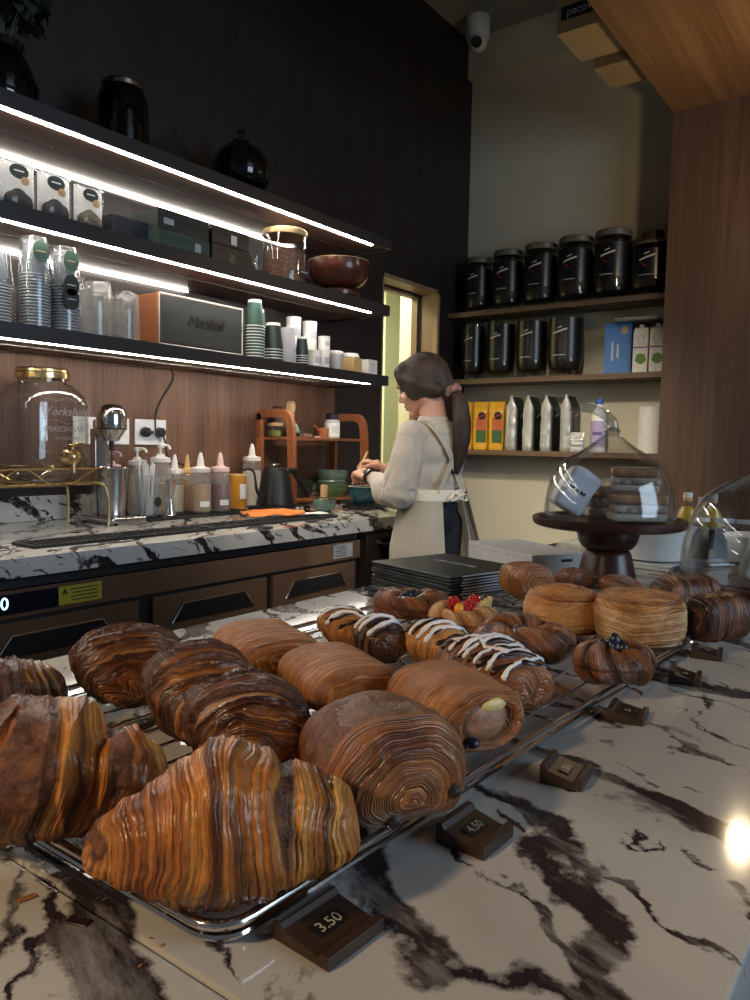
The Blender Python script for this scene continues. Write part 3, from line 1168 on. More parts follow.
def twist_ring(label, loc, rz, R, r, H, strands, turns, mat, group, name='twisted_bun', nu=150, nv=40, seed=2, ox=1.0, notch=0.18):
    def S(a, b):
        th, ph = 2 * pi * a, 2 * pi * b
        q = strands * ph + turns * th
        ridge = abs(sin(q / 2)) ** 0.7
        fine = vn((ph * strands * 0.5 + turns * th / 2) * 5 + 40, seed)
        rr = r * (1 - notch + notch * ridge * 1.3) + (fine - 0.5) * 0.0012
        rr *= 1 + 0.12 * sin(2 * th + seed) + 0.08 * sin(3 * th + 2 * seed)
        x = (R + rr * cos(ph)) * cos(th) * ox
        y = (R + rr * cos(ph)) * sin(th)
        z = rr * sin(ph) * H / (2 * r) + H / 2
        if z < 0:
            z = 0.0
        return Vector((x, y, z)), (q * r * 0.16 + 0.5), a * 2, 1 - ridge
    o = grid_mesh(name, S, nu, nv, mat, close_u=True, seam=False)
    o.location = loc
    o.rotation_euler = (0, 0, rz)
    # floor of the bun
    bm = nb()
    lathe(bm, [(0, 0.012), (R * 0.7, 0.012), (R * 0.9, 0.008), (R, 0.004), (0, 0.002)], 24, fx=ox)
    obj('filling', bm, M_filling, o)
    return tag(o, label, 'pastry', group)


def berries(parent, spots, r, name='blueberry', mat=None):
    b0 = None
    for x, y, z in spots:
        if b0 is None:
            bm = nb()
            prof = [(0, -r)]
            for k in range(1, 12):
                a = -pi / 2 + pi * k / 12
                prof.append((r * cos(a), r * 0.92 * sin(a)))
            prof += [(r * 0.22, r * 0.90), (r * 0.16, r * 0.80), (0, r * 0.78)]
            lathe(bm, prof, 18)
            b0 = obj(name, bm, mat or M_blue, parent)
            o = b0
        else:
            o = b0.copy()
            COL.objects.link(o)
            o.parent = parent
        o.location = (x, y, z)
        o.rotation_euler = (random.uniform(-0.6, 0.6), random.uniform(-0.6, 0.6), random.uniform(0, 6))


def raspberries(parent, spots, r):
    for x, y, z in spots:
        bm = nb()
        for k in range(5):
            zz = -0.6 + 0.36 * k
            rad_ = sqrt(max(0.05, 1 - zz * zz)) * r * 0.78
            n = max(4, int(9 * rad_ / (r * 0.78)))
            for i in range(n):
                a = 2 * pi * (i + 0.5 * (k % 2)) / n
                ball(bm, (rad_ * cos(a), rad_ * sin(a), zz * r), r * 0.30, u=8, v=6)
        ball(bm, (0, 0, 0), r * 0.8, u=12, v=8)
        obj('raspberry', bm, M_rasp, parent, (x, y, z), (random.uniform(-0.5, 0.5), random.uniform(-0.5, 0.5), 0))


def drizzle(name, parent, S, paths, r, mat, lift=0.0008, flat=0.6, n=6):
    """strings of icing that follow the surface S; each path is a list of (u, th)"""
    bm = nb()
    for pth in paths:
        pts = []
        for k in range(len(pth) - 1):
            (u0, t0), (u1, t1) = pth[k], pth[k + 1]
            for i in range(8):
                f = i / 8
                u, th = u0 + (u1 - u0) * f, t0 + (t1 - t0) * f
                p = S(u, th)[0]
                q1, q2 = S(u + 0.004, th)[0], S(u, th + 0.02)[0]
                nn = (q1 - p).cross(q2 - p)
                if nn.length > 1e-12:
                    nn.normalize()
                    if nn.z < 0 and p.z > 0.02:
                        nn = -nn
                    p = p + nn * lift
                pts.append(p)
        if len(pts) > 2:
            rs = [r * (0.75 + 0.5 * vn(i * 0.45, len(bm.verts))) for i in range(len(pts))]
            rs[0] *= 0.6
            rs[-1] *= 0.6
            tube(bm, pts, rs, n)
    return obj(name, bm, mat, parent, angle=None)


FIT = (('croissant', -0.308, 0.282, 0.799, 1.068),
       ('croissant.001', -0.458, 0.251, 0.807, 0.972),
       ('croissant.002', -0.662, 0.344, 0.680, 1.16),
       ('croissant.003', -0.636, 0.455, 0.820, 0.85),
       ('croissant.004', -0.512, 0.441, 0.835, 0.87),
       ('croissant.005', -0.416, 0.404, 0.840, 0.90),
       ('chocolate_roll', -0.296, 0.415, 0.832, 1.0),
       ('custard_roll', -0.326, 0.562, 0.845, 0.86),
       ('combed_roll', -0.455, 0.562, 0.910, 0.80),
       ('combed_roll.001', -0.592, 0.601, 0.991, 0.775),
       ('drizzled_pastry', -0.596, 0.747, 0.968, 0.745),
       ('drizzled_pastry.001', -0.517, 0.713, 0.830, 1.0),
       ('drizzled_pastry.002', -0.452, 0.735, 0.900, 0.85),
       ('drizzled_pastry.003', -0.353, 0.680, 1.012, 0.777),
       ('twisted_bun', -0.597, 0.908, 0.769, 1.245),
       ('raspberry_tart', -0.499, 0.885, 0.820, 1.124),
       ('twisted_bun.001', -0.384, 0.822, 0.875, 0.982),
       ('twisted_bun.002', -0.268, 0.799, 0.613, 1.267),
       ('round_scroll_pastry', -0.306, 1.011, 0.987, 0.927),
       ('round_scroll_pastry.001', -0.405, 0.990, 0.930, 1.14),
       ('flaky_roll', -0.540, 1.163, 0.967, 0.953),
       ('glazed_roll', -0.503, 1.292, 0.990, 0.812),
       ('glazed_roll.001', -0.424, 1.289, 0.956, 0.839),
       ('chocolate_striped_roll', -0.222, 1.072, 0.790, 1.20),
       ('price_block', -0.2545, 0.310, 0.848, 0.80),
       ('price_block.001', -0.241, 0.450, 0.820, 1.12),
       ('price_block.002', -0.229, 0.581, 0.800, 1.35),
       ('price_block.003', -0.236, 0.757, 0.850, 1.05),
       ('price_block.004', -0.223, 0.924, 0.830, 1.25),
       ('price_block.005', -0.229, 1.055, 0.900, 1.12))
def band(a, b, soft=0.08):
    """1 inside a..b along the roll on its upper side, fading at the borders and towards the foot"""
    def f(u, th):
        k = min((u - a) / soft, (b - u) / soft) * 0.5 + 0.5
        t = 0.5 + (sin(th) + 0.15) * 1.2
        return max(0.0, min(1.0, k)) * max(0.0, min(1.0, t))
    return f


def bands(*ab):
    fs = [band(*q) for q in ab]
    return lambda u, th: max(f(u, th) for f in fs)


# ------------------------------------------------------------------ croissants
g = 'croissants on the rack'
croissant('golden glazed croissant at the front corner of the rack, lying whole side on', (-0.357, 0.333, RZ), radians(46), 0.195, 0.100, 0.098, P_croi, g,
          bend=0.020, layers=4, slant=0.05, seed=3, step=0.0035, nu=300, nv=120, crust=bands((-0.98, -0.84, 0.05), (0.40, 0.50, 0.03)),
          prof=[(-1, 0.26), (-0.86, 0.38), (-0.62, 0.56), (-0.32, 0.80), (-0.02, 1.0), (0.08, 1.0), (0.30, 0.90), (0.40, 0.76), (0.46, 0.74), (0.52, 0.78), (0.66, 0.70), (0.74, 0.60), (0.80, 0.60), (0.92, 0.50), (1, 0.40)])
croissant('large dark-ridged croissant with a curled tip, left of the golden front one', (-0.482, 0.318, RZ), radians(40), 0.215, 0.112, 0.103, P_croi, g,
          bend=0.02, layers=4, slant=0.22, seed=8, step=0.0055, nu=300, nv=120, crust=bands((-0.9, -0.25), (-0.12, 0.16), (0.52, 0.64, 0.04)),
          prof=[(-1, 0.36), (-0.7, 0.56), (-0.3, 0.85), (0.0, 0.98), (0.2, 1.0), (0.42, 0.93), (0.52, 0.70), (0.57, 0.62), (0.64, 0.68), (0.78, 0.62), (0.9, 0.50), (1, 0.36)])
croissant('small ridged croissant at the left picture edge, behind the large dark-ridged one', (-0.672, 0.400, RZ), radians(55), 0.150, 0.090, 0.062, P_dark, g,
          bend=0.02, layers=4, slant=0.2, seed=12, tip=0.35, crust=bands((-0.2, 0.3)))
croissant('dark-topped croissant with a near-black crust edge, farthest back in the left group', (-0.655, 0.492, RZ), radians(-28), 0.150, 0.118, 0.083, P_dark, g,
          bend=0.0, layers=4, slant=0.12, seed=21, tip=0.55, taper=0.7, fat=2.6, step=0.006, crust=bands((-1.2, 0.12)))
croissant('plump croissant with a raised dark flake, middle of the left group', (-0.520, 0.462, RZ), radians(-30), 0.165, 0.104, 0.088, P_dark, g,
          bend=0.0, layers=4, slant=0.12, seed=27, tip=0.55, taper=0.7, fat=2.6, step=0.0065, crust=bands((-1.2, 0.0), (0.26, 0.40, 0.05)))
croissant('plump shiny croissant directly behind the golden front one', (-0.428, 0.443, RZ), radians(-32), 0.170, 0.099, 0.083, P_dark, g,
          bend=0.0, layers=3, slant=0.12, seed=33, tip=0.55, taper=0.7, fat=2.6, step=0.0065, crust=bands((-1.2, -0.28), (-0.08, 0.24)))

# ------------------------------------------------------------------ rolls
o, S = roll('fat chocolate scroll with two dark chocolate ends showing, beside the 4.50 price block', 'chocolate_roll', 'pastry', (-0.315, 0.446, RZ), radians(-30), 0.115, 0.120, 0.090, P_ring, 'scroll pastries on the rack',
            nu=240, nv=96, cap=0.045, lobes=0.26, seed=4, gf=170, groove=0.0016, bulge=0.004, zc=0.34, sq=2.2, swell=0.04, crust=bands((-1.2, 0.50, 0.2)))
bm = nb()
for yy, zz in ((-0.016, 0.0165), (0.036, 0.031)):
    bm = nb()
    M4 = Matrix.Translation((0.0435, yy, zz)) @ Matrix.Rotation(pi / 2, 4, 'Y')
    lathe(bm, [(0, 0), (0.0062, 0), (0.0066, 0.010), (0.0058, 0.0165), (0.003, 0.0172), (0, 0.0172)], 16, M4=M4)
    obj('chocolate_stick', bm, M_choc, o)

o, S = roll('golden combed roll with a blueberry and custard at its open end', 'custard_roll', 'pastry', (-0.330, 0.600, RZ), radians(-24), 0.125, 0.100, 0.074, P_roll, 'scroll pastries on the rack',
            nu=240, nv=96, cap=0.018, seed=9, gf=210, groove=0.0013, dish=0.020, sq=2.3, swell=0.05)
bm = nb()
ball(bm, (0.053, -0.004, 0.037), 0.026, 0.42, 1.15, 0.95)
obj('filling', bm, M_filling, o)
bm = nb()
ball(bm, (0.058, 0.004, 0.054), 0.014, 0.5, 1.2, 0.7)
obj('custard', bm, M_custard, o)
berries(o, [(0.066, -0.024, 0.019)], 0.0068)

roll('brown combed roll in the middle of the rack, behind the plump shiny croissant', 'combed_roll', 'pastry', (-0.475, 0.605, RZ), radians(-26), 0.125, 0.098, 0.066, P_roll, 'combed rolls without topping',
     cap=0.022, seed=15, gf=210, groove=0.0013, sq=2.3, swell=0.05)
roll('brown combed roll farther left, near the counter edge behind the first combed roll', 'combed_roll', 'pastry', (-0.605, 0.665, RZ), radians(-26), 0.120, 0.095, 0.060, P_roll, 'combed rolls without topping',
     cap=0.022, seed=19, gf=210, groove=0.0013, sq=2.3, swell=0.05)


# ------------------------------------------------------------------ drizzled pastries
def drizzled(label, loc, rz, Ln, W, H, mat, seed, choc_rows, ice_rows, lace=False):
    S = croissant_surf(Ln, W, H, bend=0.006, layers=2, slant=0.1, seed=seed, tip=0.55, taper=0.7, fat=2.4, step=0.003)
    o = grid_mesh('drizzled_pastry', lambda a, b: S(-1 + 2 * a, 2 * pi * b), 120, 56, mat)
    o.location = loc
    o.rotation_euler = (0, 0, rz)
    tag(o, label, 'pastry', 'iced chocolate pastries')
    rnd = random.Random(seed)
    f = lambda u, th: S(u, th)
    ch = []
    for k in range(choc_rows):
        u = -0.45 + 1.2 * k / max(1, choc_rows - 1) + rnd.uniform(-0.05, 0.05)
        ch.append([(u + rnd.uniform(-0.05, 0.05), 0.25), (u + 0.05, 0.8), (u + rnd.uniform(-0.05, 0.1), 1.4), (u + 0.08, 2.0), (u + rnd.uniform(-0.05, 0.1), 2.75)])
    drizzle('chocolate_topping', o, f, ch, H * 0.060, M_choc, lift=-H * 0.015)
    ic = []
    for k in range(ice_rows):
        u = -0.50 + 1.25 * (k + 0.5) / ice_rows + rnd.uniform(-0.06, 0.06)
        if lace:
            ic.append([(u - 0.25, 0.1), (u - 0.1, 0.7), (u + 0.02, 1.3), (u + 0.12, 1.9), (u + 0.2, 2.7)])
        else:
            ic.append([(u, -0.05), (u + rnd.uniform(-0.1, 0.1), 0.6), (u + 0.04, 1.2), (u + rnd.uniform(-0.1, 0.1), 1.9), (u + 0.05, 2.9)])
    if lace:
        ic.append([(-0.4, 2.2), (-0.1, 1.7), (0.25, 1.9), (0.55, 1.5)])
        ic.append([(-0.3, 1.2), (0.0, 0.8), (0.35, 1.0), (0.6, 0.6)])
    drizzle('white_icing', o, f, ic, H * (0.036 if lace else 0.060), M_icing, lift=H * 0.020)
    return o


drizzled('iced chocolate pastry farthest left of the iced row, beside the counter edge', (-0.615, 0.785, RZ), radians(-35), 0.095, 0.062, 0.054, P_roll, 41, 5, 2)
drizzled('iced chocolate pastry with thick white blobs, between the two rounder iced ones', (-0.530, 0.758, RZ), radians(-30), 0.088, 0.062, 0.056, P_choc, 42, 4, 3)
drizzled('iced chocolate pastry with a pale rounded end and fine white stripes', (-0.472, 0.752, RZ), radians(-22), 0.090, 0.068, 0.060, P_pale, 43, 5, 3)
drizzled('large brown pastry laced with crossing white icing over chocolate, next to the custard roll', (-0.362, 0.715, RZ), radians(-30), 0.140, 0.082, 0.068, P_knot, 44, 6, 6, True)

# ------------------------------------------------------------------ fruit buns
o = twist_ring('glazed twisted bun filled with a row of blueberries, by the stack of dark bags', (-0.625, 0.950, RZ), radians(30), 0.036, 0.021, 0.040, 2, 7, P_knot, 'twisted buns with fruit', ox=1.25)
berries(o, [(0.018 * k - 0.027, 0.004 * ((k * 7) % 3 - 1), 0.030 + 0.003 * (k % 2)) for k in range(4)] + [(0.0, 0.014, 0.032), (-0.016, -0.012, 0.031), (0.020, -0.012, 0.031)], 0.0095)
o = twist_ring('round pastry basket topped with red raspberries and a golden berry', (-0.520, 0.945, RZ), 0.3, 0.036, 0.018, 0.038, 2, 9, P_cake, 'twisted buns with fruit', name='raspberry_tart', ox=1.05, notch=0.1)
raspberries(o, [(-0.018, 0.0, 0.036), (0.012, 0.014, 0.038), (0.010, -0.014, 0.036)], 0.0125)
bm = nb()
ball(bm, (0, 0, 0), 0.009)
obj('golden_berry', bm, M_physalis, o, (-0.004, -0.022, 0.036))
bm = nb()
for k in range(5):
    tube(bm, [(0.020 + 0.003 * k, -0.012 + 0.008 * k, 0.02), (0.021 + 0.004 * k, -0.012 + 0.009 * k, 0.042 + 0.002 * k)], 0.0045, 8)
obj('cream_piping', bm, M_custard, o)
o = twist_ring('glazed twisted bun with a heap of small black berries, before the smooth round pastry', (-0.385, 0.845, RZ), 0.9, 0.038, 0.023, 0.048, 2, 7, P_knot, 'twisted buns with fruit', ox=1.2, seed=5)
bl = []
for k in range(22):
    a, rr = k * 2.4, 0.0045 * sqrt(k)
    bl.append((rr * cos(a) * 1.2, rr * sin(a), 0.040 - 0.0005 * k))
berries(o, bl, 0.0050, 'black_berry')
o = twist_ring('glazed twisted bun with a blueberry cluster on top, nearest the rack rail', (-0.300, 0.838, RZ), 0.2, 0.032, 0.026, 0.052, 2, 9, P_knot, 'twisted buns with fruit', ox=1.15, seed=7)
berries(o, [(-0.014, -0.006, 0.046), (0.003, -0.010, 0.048), (0.017, -0.003, 0.046), (-0.004, 0.008, 0.049), (0.012, 0.012, 0.047), (0.002, -0.001, 0.057), (-0.018, 0.008, 0.045), (0.020, 0.010, 0.044)], 0.0108)


# ------------------------------------------------------------------ round layered pastries
def round_scroll(label, loc, R, H, top_dome, seed, mat, steps=3):
    def S(a, b):
        th = 2 * pi * b
        T = R + H + R
        s = a * T
        if s < R:
            r, z, sp = s, 0.0, 0.0
            ux = s
        elif s < R + H:
            q = (s - R) / H
            bulge = 0.10 * R * sin(pi * q) - 0.05 * R * (vn(q * 4 + th * 0.25, seed) - 0.3)
            r, z = R * 0.96 + bulge, H * q
            edge = min(q, 1 - q) * H
            if edge < 0.010:
                r -= (0.010 - sqrt(max(0, 0.0001 - (0.010 - edge) ** 2))) * 0.8
            z += 0.004 * sin(th * 2 + seed) * sin(pi * q)
            ux = s * 1.0 + 0.006 * sin(th * 2 + seed) + 0.004 * sin(3 * th)
        else:
            q = (s - R - H) / R
            r = R * (0.955 - 0.955 * q * 0.999)
            spir = (r / R * 7 + th / (2 * pi))
            gz = abs(sin(pi * spir))
            z = H + top_dome * sin(pi * q * 0.5) + 0.0022 * gz ** 0.6 - (0.004 if q < 0.04 else 0)
            ux = s + R * th / (2 * pi) / 7
        g = (vn(ux * 300, seed) - 0.5) * 0.0009
        if R <= s < R + H:
            r += g * 1.4
        return Vector((r * cos(th), r * sin(th), max(0.0, z))), ux, b, (-0.15 if z < H * 0.8 else 0.25) if s < R + H else 0.42 + 0.3 * (q < 0.12)
    o = grid_mesh('round_scroll_pastry', lambda a, b: S(0.002 + 0.996 * a, b), 170, 80, mat)
    o.location = loc
    return tag(o, label, 'pastry', 'round scroll pastries')


round_scroll('tall round pastry with a coiled spiral top, nearest the glass cloche on the right', (-0.315, 1.003, RZ), 0.058, 0.060, 0.004, 3, P_cake)
round_scroll('round pastry with a smooth domed top, left of the tall spiral-topped one', (-0.418, 1.010, RZ), 0.054, 0.046, 0.010, 6, P_pale)

roll('upright-ended flaky roll beyond the round pastries, beside the white box', 'flaky_roll', 'pastry', (-0.552, 1.190, RZ), radians(-35), 0.085, 0.075, 0.064, P_ring, 'small rolls at the far end',
     nu=120, nv=48, cap=0.02, seed=31, gf=200, groove=0.002, lobes=0.1)
roll('small glazed roll left of the cake stand foot', 'glazed_roll', 'pastry', (-0.522, 1.305, RZ), radians(-20), 0.062, 0.058, 0.044, P_knot, 'small rolls at the far end',
     nu=90, nv=40, cap=0.02, seed=35, gf=200, groove=0.002)
roll('small glazed roll right of the cake stand foot', 'glazed_roll', 'pastry', (-0.432, 1.290, RZ), radians(-40), 0.066, 0.058, 0.040, P_knot, 'small rolls at the far end',
     nu=90, nv=40, cap=0.02, seed=36, gf=200, groove=0.002)
roll('dark chocolate-striped roll at the right, half behind the tall spiral-topped pastry', 'chocolate_striped_roll', 'pastry', (-0.262, 1.105, RZ), radians(60), 0.100, 0.070, 0.066, P_choc, 'small rolls at the far end',
     nu=120, nv=48, cap=0.02, seed=38, gf=160, groove=0.003)
roll('dark chocolate-striped roll lying beyond the other one, close to the glass cloche', 'chocolate_striped_roll', 'pastry', (-0.300, 1.215, RZ), radians(50), 0.090, 0.066, 0.062, P_choc, 'small rolls at the far end',
     nu=120, nv=48, cap=0.02, seed=39, gf=160, groove=0.003)

# crumbs and loose flakes on the marble
rnd = random.Random(4)
bm = nb()
for k in range(26):
    x, y = rnd.uniform(-0.56, -0.30), rnd.uniform(0.18, 0.262)
    s = rnd.uniform(0.0005, 0.0013)
    M4 = Matrix.Rotation(rnd.uniform(0, 6), 4, 'Z') @ Matrix.Rotation(rnd.uniform(-0.5, 0.5), 4, 'X')
    ball(bm, (x, y, 0.9502 + s * 0.3), s, 1.6, 1, 0.4, 6, 4, M4)
o = obj('crumbs', bm, M_crumb)
o['kind'] = 'stuff'
tag(o, 'scattered pastry crumbs on the marble in front of the rack', 'crumbs')
for k, (x, y, s, lb) in enumerate(((-0.372, 0.232, 0.007, 'dark flake of crust on the marble near the rack corner'), (-0.415, 0.226, 0.005, 'small pale flake of crust on the marble, left of the dark flake'))):
    bm = nb()
    box(bm, (0, 0, 0), (s * 2, s * 0.9, 0.0012), 0.0003, 1)
    tag(obj('pastry_flake', bm, M_choc if k == 0 else M_crumb, None, (x, y, 0.9507), (0, 0, 0.4 + k)), lb, 'flake')

# ------------------------------------------------------------------ price blocks
M_tagwood = wood('price_block_wood', (0.026, 0.014, 0.009), (0.055, 0.030, 0.019), 'X', 0.4, 120, 0.1)
M_tagink = plain('price_lettering', (0.40, 0.35, 0.24), 0.5)
M_tagplate = plain('price_plate', (0.010, 0.009, 0.009), 0.35)


def price_block(label, loc, rz, s, text, tilt=0.5):
    t = thing('price_block', label, 'price tag', loc, rz, 'wooden price blocks along the rack')
    bm = nb()
    # cross-section: a sloped face with a raised lip below and above
    w_, d_ = 0.050 * s, 0.046 * s
    hb, hf, lip = 0.0115 * s, 0.0065 * s, 0.0042 * s
    prof = [(-d_ / 2, 0), (d_ / 2, 0), (d_ / 2, hb + lip), (d_ / 2 - 0.006 * s, hb + lip), (d_ / 2 - 0.009 * s, hb), (-d_ / 2 + 0.009 * s, hf), (-d_ / 2 + 0.006 * s, hf + lip), (-d_ / 2, hf + lip * 0.9)]
    prism(bm, prof, w_, frame4((-w_ / 2, 0, 0), (0, 1, 0), (0, 0, 1)), 0.0006)
    obj('block', bm, M_tagwood, t, angle=25)
    a = atan2(hb - hf, d_ - 0.018 * s)
    yv = Vector((0, cos(a), sin(a)))
    mid = Vector((0, 0, (hb + hf) / 2 + 0.0006))
    pl = obj('plate', box(nb(), (0, 0, 0), (0.026 * s, 0.0115 * s, 0.0010), 0.0002), M_tagplate, t)
    pl.matrix_local = frame4(mid, (1, 0, 0), yv)
    writing('price', text, 0.0115 * s, M_tagink, pl, Matrix.Translation((0, 0, 0.0006)), 0.0002)
    return t


ra = radians(62)
price_block('largest dark wooden price block, below the golden front croissant', (-0.259, 0.318, 0.9503), radians(87), 1.06, '3.50')
price_block('dark wooden price block reading 4.50, beside the chocolate scroll', (-0.247, 0.462, 0.9503), radians(88), 1.0, '4.50')
price_block('dark wooden price block with a single digit, beside the custard roll', (-0.236, 0.600, 0.9503), radians(98), 0.92, '5.-')
price_block('dark wooden price block beside the blueberry-topped bun at the rail', (-0.237, 0.772, 0.9503), radians(98), 0.90, '5.-')
price_block('dark wooden price block beside the tall spiral-topped pastry, second from the far end', (-0.224, 0.945, 0.9503), radians(100), 0.90, '5.-')
price_block('farthest dark wooden price block, beside the chocolate-striped rolls', (-0.222, 1.085, 0.9503), radians(100), 0.90, '6.-')

# final places and sizes: x, y, overall scale, height scale
for nm, x, y, sc_, hs in FIT:
    o = bpy.data.objects[nm]
    o.location.x, o.location.y = x, y
    o.scale = (sc_, sc_, sc_ * hs)

# ================================================================== things on the lit shelves
SA, SB, SCc = 2.2322, 1.9122, 1.5652      # tops of the three lit shelves
M_leafd = plain('dark_leaf', (0.030, 0.045, 0.030), 0.5, var=0.4, scale=30)
M_stem = plain('plant_stem', (0.05, 0.06, 0.03), 0.6)
M_beans = plain('coffee_beans', (0.17, 0.075, 0.042), 0.4, var=0.75, scale=130, bump=1.0)
M_bamboo = wood('bamboo', (0.52, 0.34, 0.15), (0.72, 0.52, 0.28), 'Z', 0.5, 80, 0.08)
M_mahog = wood('mahogany', (0.055, 0.014, 0.009), (0.115, 0.032, 0.020), 'X', 0.22, 35, 0.04)
M_greenbox = plain('dark_green_carton', (0.010, 0.022, 0.019), 0.45)
M_greenbox2 = plain('sage_carton', (0.035, 0.072, 0.056), 0.5)
M_blackbox = plain('black_carton', (0.006, 0.007, 0.008), 0.4)
M_paperw = plain('white_paper', (0.74, 0.73, 0.70), 0.7)
M_kraft = plain('kraft_card', (0.48, 0.30, 0.15), 0.75)
M_tealeaf = plain('dark_tea_leaf', (0.022, 0.017, 0.016), 0.7, var=0.6, scale=140, bump=1.2)
M_herb = plain('pale_herb_mix', (0.16, 0.13, 0.08), 0.75, var=0.6, scale=140, bump=1.2)
M_tealgreen = plain('teal_paper_cup', (0.020, 0.070, 0.056), 0.45)
M_darkteal = plain('dark_green_cup', (0.007, 0.024, 0.023), 0.45)
M_greycup = plain('grey_paper_cup', (0.45, 0.46, 0.50), 0.6)
M_sticker = plain('green_sticker', (0.055, 0.12, 0.085), 0.5)
M_stickd = plain('dark_sticker', (0.012, 0.022, 0.020), 0.5)
M_vinyl = plain('tan_vinyl', (0.36, 0.125, 0.045), 0.55, var=0.08, scale=90, bump=0.2)
M_cloth = plain('grille_cloth', (0.035, 0.037, 0.035), 0.8, var=0.3, scale=260, bump=0.3)
M_piping = plain('white_piping', (0.72, 0.70, 0.66), 0.5)
M_bronze = plain('bronze_lettering', (0.012, 0.010, 0.009), 0.4)

# vase with foliage
t = thing('potted_plant', 'dark leafy plant in a smoked glass vase on the top shelf', 'plant', (-2.42, 1.27, SA))
bm = nb()
lathe(bm, [(0, 0.003), (0.06, 0.0), (0.10, 0.02), (0.115, 0.08), (0.09, 0.15), (0.065, 0.19), (0.075, 0.21), (0.070, 0.21), (0.060, 0.19), (0.085, 0.148), (0.109, 0.08), (0.095, 0.024), (0, 0.012)], 36)
obj('vase', bm, M_smoke, t)
rnd = random.Random(5)
bm = nb()
tips = []
for k in range(16):
    a = rnd.uniform(0, 6.28)
    h, sp = rnd.uniform(0.30, 0.56), rnd.uniform(0.03, 0.20)
    tip = (sp * cos(a), sp * sin(a), h)
    tube(bm, smooth_path([(0.01 * cos(a), 0.01 * sin(a), 0.02), (0.03 * cos(a), 0.03 * sin(a), 0.2), tip], 4), 0.003, 5)
    tips.append(tip)
obj('stems', bm, M_stem, t)
bm = nb()
for tip in tips:
    for k in range(16):
        f = rnd.uniform(0.5, 1.05)
        c = Vector((tip[0] * f, tip[1] * f, 0.12 + (tip[2] - 0.10) * f)) + Vector((rnd.gauss(0, .025), rnd.gauss(0, .025), rnd.gauss(0, .02)))
        Ln, W = rnd.uniform(0.045, 0.075), rnd.uniform(0.018, 0.030)
        M4 = Matrix.Translation(c) @ Matrix.Rotation(rnd.uniform(0, 6.28), 4, 'Z') @ Matrix.Rotation(rnd.uniform(-0.6, 1.0), 4, 'Y') @ Matrix.Rotation(rnd.uniform(-.5, .5), 4, 'X')
        vs, fs = [], []
        for i in range(6):
            u = i / 5
            ww = W * sin(pi * min(0.97, u * 0.95 + 0.03)) ** 0.8
            zz = 0.012 * sin(pi * u)
            vs += [M4 @ Vector((u * Ln, -ww, zz + 0.004)), M4 @ Vector((u * Ln, 0, zz)), M4 @ Vector((u * Ln, ww, zz + 0.004))]
        for i in range(5):
            a = i * 3
            fs += [[a, a + 1, a + 4, a + 3], [a + 1, a + 2, a + 5, a + 4]]
        add_geo(bm, vs, fs)
obj('foliage', bm, M_leafd, t, recalc=False)

# smoked canister
t = thing('canister', 'smoked dark glass canister with a bronze rim on the top shelf', 'canister', (-2.42, 1.714, SA))
bm = nb()
lathe(bm, [(0, 0.0), (0.080, 0.0), (0.092, 0.012), (0.094, 0.09), (0.090, 0.19), (0.074, 0.232), (0.070, 0.238), (0.066, 0.232), (0.085, 0.186), (0.089, 0.09), (0.086, 0.016), (0, 0.010)], 40)
obj('jar', bm, M_smoke, t)
bm = nb()
lathe(bm, [(0.060, 0.236), (0.072, 0.236), (0.073, 0.250), (0.060, 0.252), (0.060, 0.236)], 40)
obj('rim_band', bm, M_gold_dark, t)
bm = nb()
lathe(bm, [(0, 0.246), (0.058, 0.246), (0.058, 0.262), (0.03, 0.268), (0, 0.268)], 32)
obj('lid', bm, M_blackp, t)
# smoked globe
t = thing('glass_globe', 'round smoked glass vessel with a knob lid, right end of the top shelf', 'vessel', (-2.42, 2.292, SA))
bm = nb()
pr = [(0, 0.0), (0.06, 0.0)]
for k in range(12):
    a = -1.05 + 2.35 * k / 11
    pr.append((0.122 * cos(a), 0.118 + 0.118 * sin(a)))
pr += [(0.03, 0.236), (0.026, 0.236)]
for k in range(11, -1, -1):
    a = -1.05 + 2.35 * k / 11
    pr.append((0.118 * cos(a), 0.118 + 0.114 * sin(a)))
pr += [(0, 0.008)]
lathe(bm, pr, 44)
obj('globe', bm, M_smoke, t)
bm = nb()
lathe(bm, [(0, 0.2365), (0.036, 0.2365), (0.037, 0.244), (0.014, 0.250), (0.012, 0.262), (0.019, 0.274), (0.015, 0.286), (0, 0.288)], 28)
obj('lid', bm, M_smoke, t)


# clear tea bags
def pillow(bm, w_, h_, d_, top=0.15, n=10, m_=14, c=(0, 0, 0)):
    """upright film pouch: gathered flat at the top, full at the foot; faces +x"""
    vs, fs = [], []
    for s in (1, -1):
        for i in range(m_ + 1):
            for j in range(n + 1):
                v, u = i / m_, -1 + 2 * j / n
                fullness = (1 - u ** 4) * (1 - max(0, (v - (1 - top)) / top) ** 0.7 if v > 1 - top else 1) * (0.55 + 0.45 * min(1, v * 4)) * (1 - 0.45 * v)
                vs.append(Vector((c[0] + s * d_ / 2 * fullness, c[1] + u * w_ / 2 * (1 - 0.04 * sin(v * pi)), c[2] + v * h_)))
    k = (m_ + 1) * (n + 1)
    for s in (0, 1):
        for i in range(m_):
            for j in range(n):
                a = s * k + i * (n + 1) + j
                fs.append([a, a + 1, a + n + 2, a + n + 1])
    add_geo(bm, vs, fs)
    bmesh.ops.remove_doubles(bm, verts=bm.verts, dist=1e-5)
    return bm


def oval(cx, cy, cz, ry, rz_, th=0.001, n=28):
    bm = nb()
    prism(bm, [(ry * cos(2 * pi * i / n), rz_ * sin(2 * pi * i / n)) for i in range(n)], th, frame4((cx, cy, cz), (0, 1, 0), (0, 0, 1)))
    return bm


